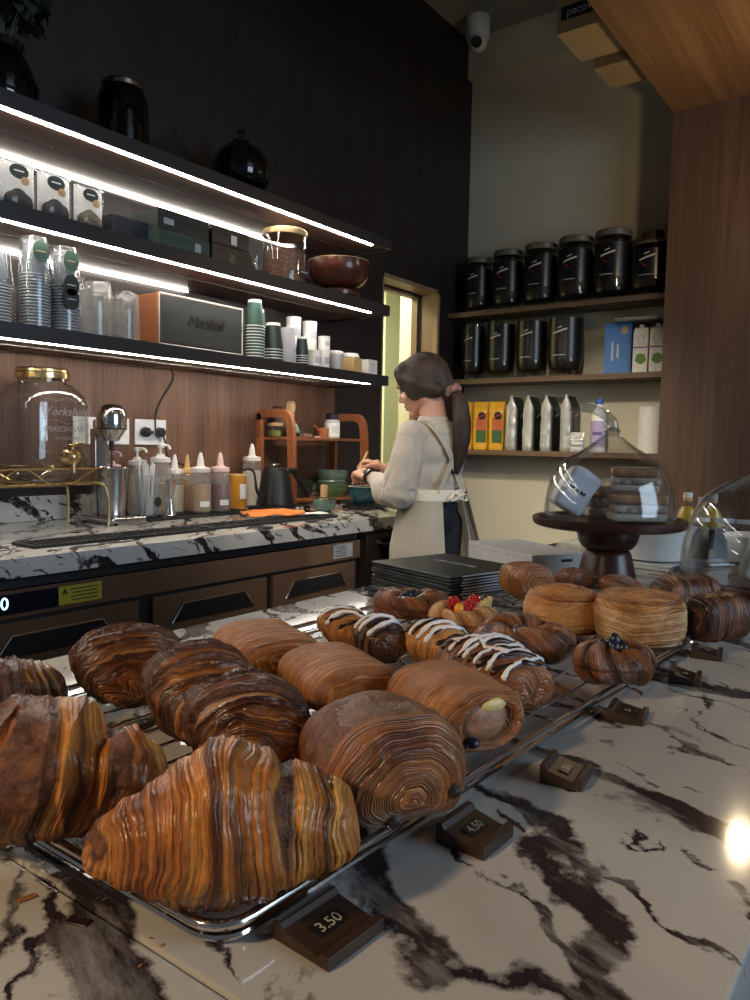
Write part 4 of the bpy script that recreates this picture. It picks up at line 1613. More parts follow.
def tea_bag(label, y, w_, h_, lump, dark):
    t = thing('tea_bag', label, 'bag', (-2.325, y, SB), radians(-4), 'clear tea bags on the middle shelf')
    obj('pouch', pillow(nb(), w_, h_, 0.065), M_film, t)
    obj('backing_card', box(nb(), (-0.006, 0, h_ * 0.5), (0.0015, w_ * 0.92, h_ * 0.94)), M_paperw, t)
    bm = nb()
    for sy in (-1, 1):
        ball(bm, (0.008, sy * w_ * 0.17, h_ * 0.21), 0.03, 0.45, 0.85, 0.95)
    ball(bm, (0.008, 0, h_ * 0.30), 0.03, 0.4, 0.9, 0.9)
    mo = fused(bm, 0.004, 2)
    mobj('tea', mo, lump, t)
    st = obj('sticker', oval(0.0205, -0.004, h_ * 0.76, w_ * 0.25, h_ * 0.14), M_stickd, t)
    obj('sticker_line', box(nb(), (0.0219, -0.004, h_ * 0.77), (0.0006, w_ * 0.26, 0.004)), M_greylet, st)
    obj('round_tag', oval(0.0225, 0.014, h_ * 0.60, 0.013, 0.013), M_kraft, t)
    return t


tea_bag('clear tea bag cut by the left picture edge, with mostly dark leaf', 1.160, 0.092, 0.165, M_tealeaf, 1)
tea_bag('clear tea bag of dark leaf, second from the left picture edge', 1.270, 0.118, 0.158, M_tealeaf, 1)
tea_bag('clear tea bag with the fullest black leaf, between two others on the middle shelf', 1.392, 0.116, 0.156, M_tealeaf, 1)
tea_bag('clear tea bag with a pale mixed herb filling, nearest the dark green boxes', 1.515, 0.108, 0.150, M_herb, 0)


def carton(name, label, loc, s, mat, cat='box', group=None, lab=None, rz=0.0):
    t = thing(name, label, cat, loc, rz, group)
    obj('box', box(nb(), (0, 0, s[2] / 2), s, 0.002), mat, t)
    obj('lid_seam', box(nb(), (0, 0, s[2] * 0.62), (s[0] + 0.0008, s[1] + 0.0008, 0.0012)), M_black, t)
    if lab:
        for (ly, lz, lw, lh, lm) in lab:
            obj('label', box(nb(), (s[0] / 2 + 0.0006, ly, lz), (0.001, lw, lh)), lm, t)
    return t


gB = 'cartons on the middle shelf'
M_navy = plain('navy_carton', (0.012, 0.016, 0.026), 0.35)
carton('gift_box', 'flat dark navy box lying behind the last tea bag', (-2.40, 1.680, SB), (0.15, 0.15, 0.085), M_navy, group=gB)
carton('tea_box', 'sage green tea box, lower of the two-box stack', (-2.34, 1.870, SB), (0.15, 0.235, 0.060), M_greenbox2, group=gB, lab=[(0.06, 0.027, 0.028, 0.030, M_greylab)])
carton('tea_box', 'black-green tea box lying on top of the sage green one', (-2.345, 1.870, SB + 0.0605), (0.15, 0.235, 0.075), M_greenbox, group=gB, lab=[(-0.07, 0.034, 0.045, 0.022, M_greylab)])
carton('tea_box', 'black box with a small brown label, under the one with the white label', (-2.345, 2.110, SB), (0.14, 0.205, 0.070), M_blackbox, group=gB, lab=[(0.0, 0.026, 0.030, 0.034, plain('brown_label', (0.12, 0.09, 0.07), 0.5))])
carton('tea_box', 'black box with a small white label, stacked beside the bean jar', (-2.345, 2.105, SB + 0.0705), (0.14, 0.195, 0.066), M_blackbox, group=gB, lab=[(0.015, 0.028, 0.030, 0.036, M_paperw)])

t = thing('shot_glass', 'small clear shot glass between the black boxes and the bean jar', 'glass', (-2.300, 2.262, SB))
bm = nb()
lathe(bm, [(0, 0), (0.016, 0), (0.021, 0.07), (0.0195, 0.07), (0.0145, 0.008), (0, 0.008)], 24)
obj('bowl', bm, M_glass, t)
bm = nb()
lathe(bm, [(0, 0.0085), (0.0143, 0.0085), (0.0165, 0.03), (0, 0.03)], 20)
obj('contents', bm, M_herb, t)

t = thing('bean_jar', 'glass jar of coffee beans with a pale wooden lid', 'jar', (-2.355, 2.495, SB))
bm = nb()
lathe(bm, [(0, 0), (0.090, 0), (0.094, 0.006), (0.094, 0.205), (0.091, 0.205), (0.090, 0.008), (0, 0.008)], 44)
obj('glass_body', bm, M_glass, t)
bm = nb()
lathe(bm, [(0, 0.0085), (0.0885, 0.0085), (0.0885, 0.135), (0.07, 0.150), (0.03, 0.158), (0, 0.155)], 40)
obj('beans', bm, M_beans, t)
bm = nb()
lathe(bm, [(0, 0.206), (0.097, 0.206), (0.099, 0.210), (0.099, 0.228), (0.096, 0.232), (0, 0.232)], 44)
obj('lid', bm, M_bamboo, t)
lb = obj('label', box(nb(), (0.0943, 0.022, 0.045), (0.002, 0.05, 0.028)), M_navy, t)
obj('label_stripe', box(nb(), (0.0956, 0.022, 0.050), (0.0008, 0.042, 0.006)), M_greylab, lb)

t = thing('wooden_bowl', 'glossy mahogany bowl at the right end of the middle shelf', 'bowl', (-2.375, 2.895, SB + 0.0455))
bm = nb()
pr = [(0, 0.0), (0.05, 0.0), (0.055, 0.008)]
for k in range(10):
    a = k / 9 * pi / 2
    pr.append((0.055 + 0.092 * sin(a), 0.110 - 0.102 * cos(a)))
pr += [(0.146, 0.134), (0.142, 0.134), (0.140, 0.110)]
for k in range(9, -1, -1):
    a = k / 9 * pi / 2
    pr.append((0.05 + 0.090 * sin(a), 0.112 - 0.096 * cos(a)))
pr.append((0, 0.016))
lathe(bm, pr, 52)
obj('bowl', bm, M_mahog, t)
bm = nb()
lathe(bm, [(0.1425, 0.1342), (0.1465, 0.1342), (0.1465, 0.137), (0.1425, 0.137), (0.1425, 0.1342)], 52)
obj('pale_rim', bm, M_bamboo, t)
t = thing('wooden_dish', 'shallow mahogany dish under the glossy bowl', 'dish', (-2.375, 2.895, SB))
bm = nb()
lathe(bm, [(0, 0), (0.075, 0), (0.098, 0.020), (0.100, 0.036), (0.092, 0.045), (0, 0.045)], 44)
obj('dish', bm, M_mahog, t)
bm = nb()
lathe(bm, [(0.0985, 0.036), (0.1005, 0.036), (0.1005, 0.040), (0.0985, 0.040), (0.0985, 0.036)], 44)
obj('rim_line', bm, M_black, t)


# ------------------------------------------------------------------ nested cups, each its own thing
def cup_mesh(r0, r1, h, name, band=None):
    """upside down cup: rim (r1) at z=0, base (r0) at z=h"""
    bm = nb()
    w2 = 0.0004
    lathe(bm, [(r1 - w2, 0.0), (r1 + 0.0022, 0.0), (r1 + 0.0022, 0.0032), (r1, 0.0036), (r0 + (r1 - r0) * 0.11, h * 0.89), (r0, h), (0, h), (0, h - 0.0012), (r0 - w2, h - 0.0012), (r1 - w2, 0.0)], 30)
    me = bpy.data.meshes.new(name)
    bmesh.ops.recalc_face_normals(bm, faces=bm.faces)
    bm.to_mesh(me)
    bm.free()
    for p in me.polygons:
        p.use_smooth = True
    me.set_sharp_from_angle(angle=radians(35))
    return me


def cup_stack(x, y, z, n, pitch, me, label, cat, group, name):
    for k in range(n):
        o = bpy.data.objects.new(name, me)
        COL.objects.link(o)
        o.location = (x, y, z + k * pitch)
        tag(o, label, cat, group)
    return z + (n - 1) * pitch


mc = cup_mesh(0.032, 0.044, 0.105, 'clear_cup')
mc.materials.append(M_cupclr)
mc.materials.append(M_paperw)
for p in mc.polygons:
    if p.center.z < 0.0037 and max((mc.vertices[k].co.xy.length for k in p.vertices)) > 0.0445:
        p.material_index = 1
stacks = ((-2.345, 1.205, 13, 'leftmost front stack, cut by the picture edge'), (-2.44, 1.268, 15, 'rear stack glimpsed between the two leftmost front ones'),
          (-2.325, 1.322, 18, 'tallest sleeved stack with one pale green sticker'), (-2.325, 1.424, 17, 'sleeved stack with pale and dark stickers'))
for i, (x, y, n, ds) in enumerate(stacks):
    cup_stack(x, y, SCc, n, 0.0098, mc, 'clear cup nested in the ' + ds, 'cup', 'clear cups, stack ' + 'abcd'[i], 'clear_plastic_cup')
for x, y, n, ds, st in ((-2.325, 1.322, 18, 'tallest', [(0.235, 0)]), (-2.325, 1.424, 17, 'right-hand', [(0.225, 0), (0.150, 1), (0.105, 1)])):
    zt = 0.0098 * (n - 1) + 0.105
    t = thing('cup_sleeve', ('clear film sleeve with one pale green sticker round the tallest cup stack' if len(st) == 1 else 'clear film sleeve with pale and dark stickers round a cup stack'), 'sleeve', (x, y, SCc), group='film sleeves on cup stacks')
    bm = nb()
    lathe(bm, [(0.0480, 0.001), (0.0485, 0.10), (0.0485, zt - 0.085), (0.042, zt - 0.03), (0.040, zt + 0.012), (0.039, zt + 0.012), (0.0412, zt - 0.03), (0.0478, zt - 0.085), (0.0478, 0.10), (0.0474, 0.001), (0.0480, 0.001)], 32)
    obj('film', bm, M_film, t)
    for zz, dk in st:
        lb = obj('sticker', oval(0.0495, -0.006, zz, 0.027, 0.034), M_stickd if dk else M_sticker, t)
        obj('sticker_line', box(nb(), (0.0509, -0.006, zz), (0.0006, 0.03, 0.0035)), M_bamboo if not dk else M_greylet, lb)


def lid_sleeve(label, x, y, r, h):
    t = thing('lid_sleeve', label, 'lids', (x, y, SCc), group='frosted sleeves of cup lids')
    bm = nb()
    pr = [(0, 0.001)]
    k = int(h / 0.011)
    for i in range(k):
        z = 0.001 + i * (h - 0.03) / k
        pr += [(r * 0.93, z), (r * 0.97, z + 0.004), (r * 0.90, z + 0.008)]
    pr += [(r * 0.80, h - 0.022), (r * 0.5, h - 0.010), (0, h - 0.008)]
    lathe(bm, pr, 30)
    obj('lids', bm, M_frost, t)
    bm = nb()
    lathe(bm, [(r, 0.001), (r * 1.01, h * 0.6), (r * 0.95, h - 0.02), (r * 0.72, h - 0.003), (0, h)], 30)
    obj('film', bm, M_film, t)
    return t


lid_sleeve('frosted sleeve of cup lids standing right beside the stickered cup stack', -2.325, 1.535, 0.056, 0.180)
lid_sleeve('frosted sleeve of cup lids standing against the speaker', -2.325, 1.652, 0.054, 0.172)
lid_sleeve('taller frosted sleeve of cup lids standing behind the other two', -2.435, 1.610, 0.055, 0.222)

# ------------------------------------------------------------------ speaker
t = thing('bluetooth_speaker', 'tan vinyl speaker with a charcoal grille and script lettering on the lowest shelf', 'speaker', (-2.405, 2.016, SCc))
obj('cabinet', box(nb(), (-0.01, 0, 0.107), (0.15, 0.425, 0.194), 0.010, 3), M_vinyl, t)
gr = obj('grille', box(nb(), (0.068, 0, 0.108), (0.010, 0.405, 0.176), 0.004), M_cloth, t)
bm = nb()
tube(bm, [(0.0705, -0.208, 0.014), (0.0705, 0.208, 0.014), (0.0705, 0.208, 0.200), (0.0705, -0.208, 0.200)], 0.0034, 8, closed=True)
obj('piping', bm, M_piping, t)
writing('lettering', 'Marshall', 0.066, M_bronze, gr, frame4((0.0735, 0.01, 0.115), (0, 1, 0), (0, 0, 1)), 0.0015, shear=0.35, spacing=0.85)
for sy in (-0.17, 0.17):
    bm = nb()
    lathe(bm, [(0, 0), (0.012, 0), (0.012, 0.011), (0, 0.011)], 16, (0.04, sy, 0))
    obj('foot', bm, M_rubber, t)
bm = nb()
for k in range(3):
    lathe(bm, [(0, 0), (0.009, 0), (0.009, 0.010), (0, 0.011)], 16, (-0.02, -0.12 + 0.05 * k, 0.2035))
obj('control_knobs', bm, M_gold, t)
bm = nb()
tube(bm, smooth_path([(-2.48, 2.0, SCc + 0.02), (-2.52, 2.02, SCc + 0.03), (-2.565, 2.05, SCc + 0.02), (-2.634, 2.10, 1.54), (-2.634, 2.11, 1.48), (-2.630, 2.045, 1.39), (-2.620, 2.010, 1.33), (-2.600, 1.992, 1.285), (-2.590, 1.985, 1.262)], 6), 0.0035, 7)
o = obj('speaker_cable', bm, M_blackp)
tag(o, 'black cable hanging from the speaker shelf to the wall socket', 'cable')

# ------------------------------------------------------------------ paper cups, cans, small boxes
m_teal = cup_mesh(0.028, 0.041, 0.110, 'teal_cup')
m_teal.materials.append(M_tealgreen)
m_teal.materials.append(M_white)
m_drk = cup_mesh(0.030, 0.044, 0.115, 'dark_cup')
m_drk.materials.append(M_darkteal)
m_drk.materials.append(M_white)
m_gry = cup_mesh(0.029, 0.040, 0.125, 'grey_cup')
m_gry.materials.append(M_greycup)
m_sml = cup_mesh(0.021, 0.030, 0.085, 'small_dark_cup')
m_sml.materials.append(M_darkteal)
m_sml.materials.append(M_white)
for mm in (m_teal, m_drk, m_sml):
    zm = max(v.co.z for v in mm.vertices)
    for p in mm.polygons:
        if p.center.z < 0.0037 or p.center.z > zm * 0.90:
            p.material_index = 1
cup_stack(-2.33, 2.290, SCc, 12, 0.0125, m_teal, 'green paper cup nested upside down in the tall stack right beside the speaker', 'cup', 'paper cups, tall teal stack', 'paper_cup')
cup_stack(-2.43, 2.405, SCc, 11, 0.0125, m_teal, 'green paper cup nested in the stack half hidden behind the darker one', 'cup', 'paper cups, rear teal stack', 'paper_cup')
cup_stack(-2.315, 2.385, SCc, 5, 0.0125, m_drk, 'dark green paper cup nested in the shorter front stack, right of the tall one', 'cup', 'paper cups, dark stack', 'paper_cup')
cup_stack(-2.44, 2.505, SCc, 7, 0.0125, m_teal, 'green paper cup nested in the small rear stack behind the grey cups', 'cup', 'paper cups, small rear stack', 'paper_cup')
cup_stack(-2.32, 2.480, SCc, 3, 0.016, m_gry, 'pale grey paper cup nested upside down beside the dark green stack', 'cup', 'paper cups, grey stack', 'paper_cup')
cup_stack(-2.305, 2.558, SCc, 5, 0.0105, m_sml, 'small dark espresso cup nested in the short stack beside the grey cups', 'cup', 'paper cups, espresso stack', 'espresso_cup')


def can(label, x, y, z, r, h):
    t = thing('white_can', label, 'can', (x, y, z), group='white lidded cans on the lowest shelf')
    bm = nb()
    lathe(bm, [(0, 0), (r * 0.96, 0), (r, 0.003), (r, h - 0.012), (r * 0.985, h - 0.011)], 30)
    b = obj('body', bm, M_white, t)
    bm = nb()
    lathe(bm, [(r * 0.985, h - 0.0115), (r * 1.03, h - 0.0115), (r * 1.03, h - 0.001), (r * 0.98, h), (0, h)], 30)
    obj('lid', bm, M_paperw, t)
    bm = nb()
    lathe(bm, [(r + 0.0004, h * 0.25), (r + 0.0006, h * 0.25), (r + 0.0006, h * 0.62), (r + 0.0004, h * 0.62)], 20, a0=-0.7, a1=0.6)
    lb = obj('label', bm, M_greycup, b)
    return t


can('white can at the foot of the left-hand can pair, behind the grey cups', -2.41, 2.615, SCc, 0.034, 0.115)
can('white can standing on top of the left-hand can pair', -2.41, 2.615, SCc + 0.1152, 0.034, 0.115)
can('white can at the foot of the right-hand can pair', -2.40, 2.715, SCc, 0.034, 0.115)
can('white can standing on top of the right-hand can pair', -2.40, 2.715, SCc + 0.1152, 0.034, 0.108)
can('white can in front of the right-hand can pair, lower one', -2.315, 2.655, SCc, 0.030, 0.080)
can('narrow white can in front, beside the silver-lidded tumbler', -2.315, 2.722, SCc, 0.027, 0.088)
can('narrow white can stacked on the narrow one, beside the silver-lidded tumbler', -2.315, 2.722, SCc + 0.0882, 0.027, 0.062)
m_lidcup = nb()
t = thing('tumbler', 'pale silver tumbler with a flat lid beside the narrow white cans', 'cup', (-2.31, 2.805, SCc))
bm = nb()
lathe(bm, [(0, 0), (0.026, 0), (0.036, 0.075), (0.034, 0.075), (0, 0.074)], 28)
obj('cup', bm, M_greycup, t)
bm = nb()
lathe(bm, [(0, 0.0752), (0.037, 0.0752), (0.0385, 0.079), (0.036, 0.088), (0.030, 0.091), (0, 0.091)], 28)
obj('lid', bm, M_white, t)
m_lidcup.free()
for lb, x, y in (('green takeaway cup with a white lid, behind the kraft and white cartons', -2.395, 3.02), ('green takeaway cup with a white lid, behind the silver-lidded tumbler', -2.41, 2.90)):
    t = thing('takeaway_cup', lb, 'cup', (x, y, SCc), group='lidded green takeaway cups')
    bm = nb()
    lathe(bm, [(0, 0), (0.030, 0), (0.043, 0.088), (0.041, 0.088), (0, 0.087)], 28)
    obj('cup', bm, M_tealgreen, t)
    bm = nb()
    lathe(bm, [(0, 0.0882), (0.0455, 0.0882), (0.046, 0.093), (0.043, 0.098), (0.040, 0.108), (0.036, 0.108), (0.034, 0.104), (0, 0.104)], 28)
    obj('lid', bm, M_white, t)
M_kraftpale = plain('pale_kraft_carton', (0.62, 0.44, 0.20), 0.6)
t = thing('small_carton', 'small kraft-yellow carton at the right end of the lowest shelf', 'box', (-2.31, 2.922, SCc), radians(8))
obj('box', box(nb(), (0, 0, 0.036), (0.07, 0.082, 0.072), 0.001), M_kraftpale, t)
obj('flap', box(nb(), (0.0355, 0, 0.055), (0.001, 0.07, 0.002)), M_kraft, t)
t = thing('small_carton', 'small white carton with a printed ring, last on the lowest shelf', 'box', (-2.30, 3.035, SCc), radians(4))
obj('box', box(nb(), (0, 0, 0.036), (0.07, 0.078, 0.072), 0.001), M_white, t)
bm = nb()
tube(bm, [(0.0355, 0.012 * cos(k * pi / 8), 0.032 + 0.020 * sin(k * pi / 8)) for k in range(0, 17)], 0.002, 5, closed=False, flat=0.4)
obj('printed_ring', bm, M_greylab, t)

# ================================================================== wall sockets
for i, (y, lb, plugs) in enumerate(((1.995, 'white double wall socket with two black plugs', 2), (1.835, 'white empty wall socket behind the milkshake mixer', 0), (1.695, 'white empty wall socket mostly hidden by the drink dispenser', 0))):
    t = thing('wall_socket', lb, 'socket', (XW + 0.0085, y, 1.255), group='sockets on the oak panel')
    wd = 0.155 if plugs else 0.11
    obj('plate', box(nb(), (0.005, 0, 0), (0.010, wd, 0.105), 0.003), M_white, t)
    for s in ((-0.036, 0.036) if plugs else (0.0,)):
        bm = nb()
        M4 = frame4((0.0101, s, 0), (0, 1, 0), (0, 0, 1))
        lathe(bm, [(0.021, 0), (0.024, 0), (0.024, 0.0015), (0.021, 0.0015), (0.021, 0)], 24, M4=M4)
        obj('socket_ring', bm, M_greycup, t)
if True:
    for s, lb in ((-0.036, 'black round plug in the left half of the double wall socket'), (0.036, 'black angled plug in the right half of the double wall socket')):
        bm = nb()
        M4 = frame4((XW + 0.0205, 1.995 + s, 1.255), (0, 1, 0), (0, 0, 1))
        lathe(bm, [(0, 0), (0.019, 0), (0.021, 0.010), (0.019, 0.026), (0.012, 0.032), (0, 0.032)], 24, M4=M4)
        t = thing('plug', lb, 'plug', (0, 0, 0), group='plugs in the double socket')
        obj('plug_body', bm, M_blackp, t)
        bm = nb()
        if s > 0:
            tube(bm, smooth_path([(XW + 0.045, 1.995 + s, 1.25), (XW + 0.06, 2.035, 1.215), (XW + 0.06, 2.055, 1.15), (XW + 0.07, 2.15, 1.11), (XW + 0.08, 2.25, 1.07), (-2.56, 2.33, 1.00), (-2.54, 2.38, 0.935)], 5), 0.004, 7)
            obj('cord', bm, M_blackp, t)
        else:
            tube(bm, [(XW + 0.048, 1.995 + s, 1.255), (XW + 0.056, 1.995 + s + 0.02, 1.255)], 0.006, 8)
            obj('cord_stub', bm, M_blackp, t)

# ================================================================== things on the back counter
CB = 0.9203
M_amberliq = plain('brown_tea', (0.20, 0.055, 0.018), 0.25)
M_caramel = plain('caramel_sauce', (0.36, 0.20, 0.085), 0.35)
M_berry = plain('berry_sauce', (0.11, 0.022, 0.035), 0.3)
M_orange = plain('orange_syrup', (0.48, 0.20, 0.03), 0.3)
M_pinkl = plain('pink_syrup', (0.50, 0.20, 0.20), 0.4)
M_creaml = plain('cream_sauce', (0.55, 0.50, 0.40), 0.5)
M_whitel = plain('white_syrup', (0.70, 0.68, 0.62), 0.5)
M_capw = plain('translucent_white_cap', (0.78, 0.75, 0.72), 0.35)
M_capp = plain('pale_pink_cap', (0.72, 0.50, 0.46), 0.35)
M_capo = plain('orange_cap', (0.70, 0.42, 0.16), 0.35)
M_rackw = wood('rack_wood', (0.25, 0.082, 0.030), (0.40, 0.150, 0.060), 'Z', 0.42, 45, 0.06)
M_matteb = plain('matte_black', (0.008, 0.008, 0.009), 0.42)
M_cream_emb = glassy('embossed_glass_letters', (0.95, 0.95, 0.95), 2.0, 0.15, haze=0.30, hazecol=(0.9, 0.88, 0.86))


def superlathe(bm, prof, ex=3.2, n=56, c=(0, 0, 0)):
    """lathe whose cross-section is a rounded square"""
    vs, rings = [], []
    for r, z, e in prof:
        if r < 1e-6:
            rings.append([len(vs)])
            vs.append(Vector((c[0], c[1], c[2] + z)))
            continue
        ring = []
        for i in range(n):
            a = 2 * pi * i / n
            k = (abs(cos(a)) ** e + abs(sin(a)) ** e) ** (-1 / e)
            ring.append(len(vs))
            vs.append(Vector((c[0] + r * k * cos(a), c[1] + r * k * sin(a), c[2] + z)))
        rings.append(ring)
    fs = []
    for A, B in zip(rings, rings[1:]):
        for i in range(n):
            j = (i + 1) % n
            if len(A) == 1:
                fs.append([A[0], B[j], B[i]])
            elif len(B) == 1:
                fs.append([A[i], A[j], B[0]])
            else:
                fs.append([A[i], A[j], B[j], B[i]])
    add_geo(bm, vs, fs)
    return bm


def dispenser(label, y, z, liquid):
    t = thing('drink_dispenser', label, 'dispenser', (-2.455, y, z), group='jar dispensers on the brass stand')
    bm = nb()
    superlathe(bm, [(0, 0.004, 3), (0.07, 0.0, 2.2), (0.105, 0.012, 2.8), (0.122, 0.050, 3.2), (0.126, 0.11, 3.6), (0.126, 0.255, 3.6), (0.120, 0.290, 3.0), (0.095, 0.322, 2.3), (0.078, 0.332, 2), (0.078, 0.360, 2),
                    (0.075, 0.360, 2), (0.075, 0.330, 2), (0.092, 0.318, 2.3), (0.117, 0.287, 3.0), (0.122, 0.255, 3.6), (0.122, 0.11, 3.6), (0.118, 0.052, 3.2), (0.100, 0.017, 2.8), (0, 0.010, 3)])
    j = obj('jar', bm, M_glass, t)
    bm = nb()
    lathe(bm, [(0, 0.3602), (0.080, 0.3602), (0.086, 0.345), (0.088, 0.345), (0.0885, 0.362), (0.085, 0.366), (0.085, 0.374), (0.080, 0.379), (0, 0.379)], 44)
    obj('lid', bm, M_gold, t)
    if liquid:
        bm = nb()
        superlathe(bm, [(0, 0.0105, 3), (0.0995, 0.0175, 2.8), (0.1175, 0.0525, 3.2), (0.1215, 0.11, 3.6), (0.1215, 0.235, 3.6), (0, 0.235, 3)])
        obj('drink', bm, liquid, t)
    for txt, zz, sz, sh in (('Yorkshire', 0.232, 0.040, 0.3), ('MASON JARS', 0.175, 0.026, 0), ('ESTABLISHED', 0.145, 0.014, 0), ('1798', 0.122, 0.014, 0)):
        writing('embossed_lettering', txt, sz, M_cream_emb, j, frame4((0.1268, 0.012, zz), (0, 1, 0), (0, 0, 1)), 0.0006, shear=sh)
    bm = nb()
    outl = [(-0.085, 0.02), (-0.075, 0.045), (-0.03, 0.040), (0.0, 0.052), (0.03, 0.040), (0.075, 0.045), (0.085, 0.02), (0.075, -0.02), (0.03, -0.024), (0, -0.036), (-0.03, -0.024), (-0.075, -0.02)]
    tube(bm, [(0.1268, 0.012 + a, 0.228 + b) for a, b in outl], 0.0012, 5, closed=True)
    obj('embossed_frame', bm, M_cream_emb, j)
    # brass tap
    bm = nb()
    M4 = frame4((0.1262, 0.005, 0.085), (0, 1, 0), (0, 0, 1))
    lathe(bm, [(0, 0), (0.020, 0), (0.022, 0.006), (0.017, 0.010), (0.012, 0.014), (0.012, 0.022), (0.021, 0.030), (0.026, 0.042), (0.021, 0.056), (0.010, 0.062), (0, 0.063)], 28, M4=M4)
    tube(bm, [(0.170, 0.005, 0.067), (0.171, 0.005, 0.047), (0.172, 0.005, 0.033)], [0.010, 0.009, 0.0085], 12)
    tp = obj('tap', bm, M_gold, t)
    bm = nb()
    tube(bm, [(0.166, 0.005, 0.103), (0.166, 0.005, 0.121)], 0.006, 10)
    tube(bm, [(0.166, -0.008, 0.121), (0.170, 0.045, 0.129)], [0.0065, 0.005], 10)
    obj('tap_lever', bm, M_gold, tp)
    return t


dispenser('clear empty jar dispenser with a brass lid and embossed lettering on the brass stand', 1.418, 1.0772, None)
dispenser('jar dispenser of brown tea just entering at the left picture edge', 1.095, 1.0772, M_amberliq)
t = thing('dispenser_stand', 'brass wire stand holding the jar dispensers above the counter', 'stand', (-2.455, 1.27, CB))
fr = [(0.115, 0.30), (0.115, -0.30), (-0.115, -0.30), (-0.115, 0.30)]
bm = nb()
tube(bm, smooth_path([(0.125, 0.315, 0.0), (0.125, 0.315, 0.10), (0.118, 0.29, 0.148), (0.115, 0.20, 0.150), (0.115, -0.20, 0.150), (0.118, -0.29, 0.148), (0.125, -0.315, 0.10), (0.125, -0.315, 0.0)], 5), 0.0055, 8)
obj('front_frame', bm, M_gold, t)
bm = nb()
tube(bm, smooth_path([(-0.125, 0.315, 0.0), (-0.125, 0.315, 0.10), (-0.118, 0.29, 0.148), (-0.115, 0.20, 0.150), (-0.115, -0.20, 0.150), (-0.118, -0.29, 0.148), (-0.125, -0.315, 0.10), (-0.125, -0.315, 0.0)], 5), 0.0055, 8)
obj('rear_frame', bm, M_gold, t)
for y in (0.28, 0.02, -0.28):
    obj('cross_bar', tube(nb(), [(0.115, y, 0.1495), (-0.115, y, 0.1495)], 0.005, 8), M_gold, t)
bm = nb()
tube(bm, [(0.136, 0.30, 0.202), (0.136, -0.30, 0.202), (-0.136, -0.30, 0.202), (-0.136, 0.30, 0.202)], 0.004, 8, closed=True)
obj('guard_rail', bm, M_gold, t)
for sx in (0.1275, -0.1275):
    for y0, y1 in ((-0.26, -0.18), (-0.02, -0.10), (0.02, 0.10), (0.26, 0.18)):
        obj('brace', tube(nb(), [(sx * 1.06, y0, 0.201), (sx * 0.92, y1, 0.1505)], 0.0035, 6), M_gold, t)
for sy in (0.02,):
    obj('middle_leg', tube(nb(), [(-0.115, sy, 0.148), (-0.115, sy, 0.0)], 0.0055, 8), M_gold, t)

# ------------------------------------------------------------------ milkshake mixer
t = thing('milkshake_mixer', 'chrome spindle mixer with a steel cup on its base', 'mixer', (-2.44, 1.667, CB))
bm = nb()
box(bm, (0.02, 0, 0.012), (0.20, 0.145, 0.024), 0.008, 3)
obj('base', bm, M_chrome, t)
bm = nb()
prism(bm, [(-0.085, 0.024), (-0.042, 0.024), (-0.046, 0.06), (-0.050, 0.12), (-0.050, 0.34), (-0.085, 0.34)], 0.052, frame4((0, -0.026 + 0.052, 0), (1, 0, 0), (0, 0, 1)), 0.004)
obj('column', bm, M_steel, t)
bm = nb()
lathe(bm, [(0, 0.295), (0.026, 0.297), (0.030, 0.305), (0.050, 0.335), (0.054, 0.345), (0.054, 0.385), (0.050, 0.408), (0.036, 0.425), (0, 0.432)], 40, (0.012, 0, 0))
box(bm, (-0.04, 0, 0.345), (0.07, 0.05, 0.06), 0.01)
hd = obj('motor_head', bm, M_chrome, t)
bm = nb()
lathe(bm, [(0.0545, 0.338), (0.0552, 0.338), (0.0552, 0.342), (0.0545, 0.342), (0.0545, 0.338)], 40, (0.012, 0, 0))
obj('head_band', bm, M_blackp, hd)
bm = nb()
tube(bm, [(0.012, 0, 0.296), (0.012, 0, 0.06)], 0.004, 8)
lathe(bm, [(0, 0.052), (0.018, 0.052), (0.020, 0.058), (0.012, 0.064), (0, 0.064)], 16, (0.012, 0, 0))
lathe(bm, [(0, 0.262), (0.009, 0.262), (0.009, 0.296), (0, 0.296)], 12, (0.012, 0, 0))
obj('spindle', bm, M_blackp, t)
t = thing('mixing_cup', 'brushed steel mixing cup standing under the mixer spindle', 'cup', (-2.428, 1.667, CB + 0.0243))
bm = nb()
lathe(bm, [(0, 0), (0.044, 0), (0.047, 0.004), (0.053, 0.100), (0.058, 0.172), (0.060, 0.175), (0.057, 0.175), (0.0515, 0.10), (0.0455, 0.008), (0, 0.007)], 40)
obj('cup_body', bm, M_steel, t)
bm = nb()
tube(bm, [(0.0602 * cos(2 * pi * k / 40), 0.0602 * sin(2 * pi * k / 40), 0.175) for k in range(40)], 0.0016, 6, closed=True)
obj('rolled_rim', bm, M_chrome, t)


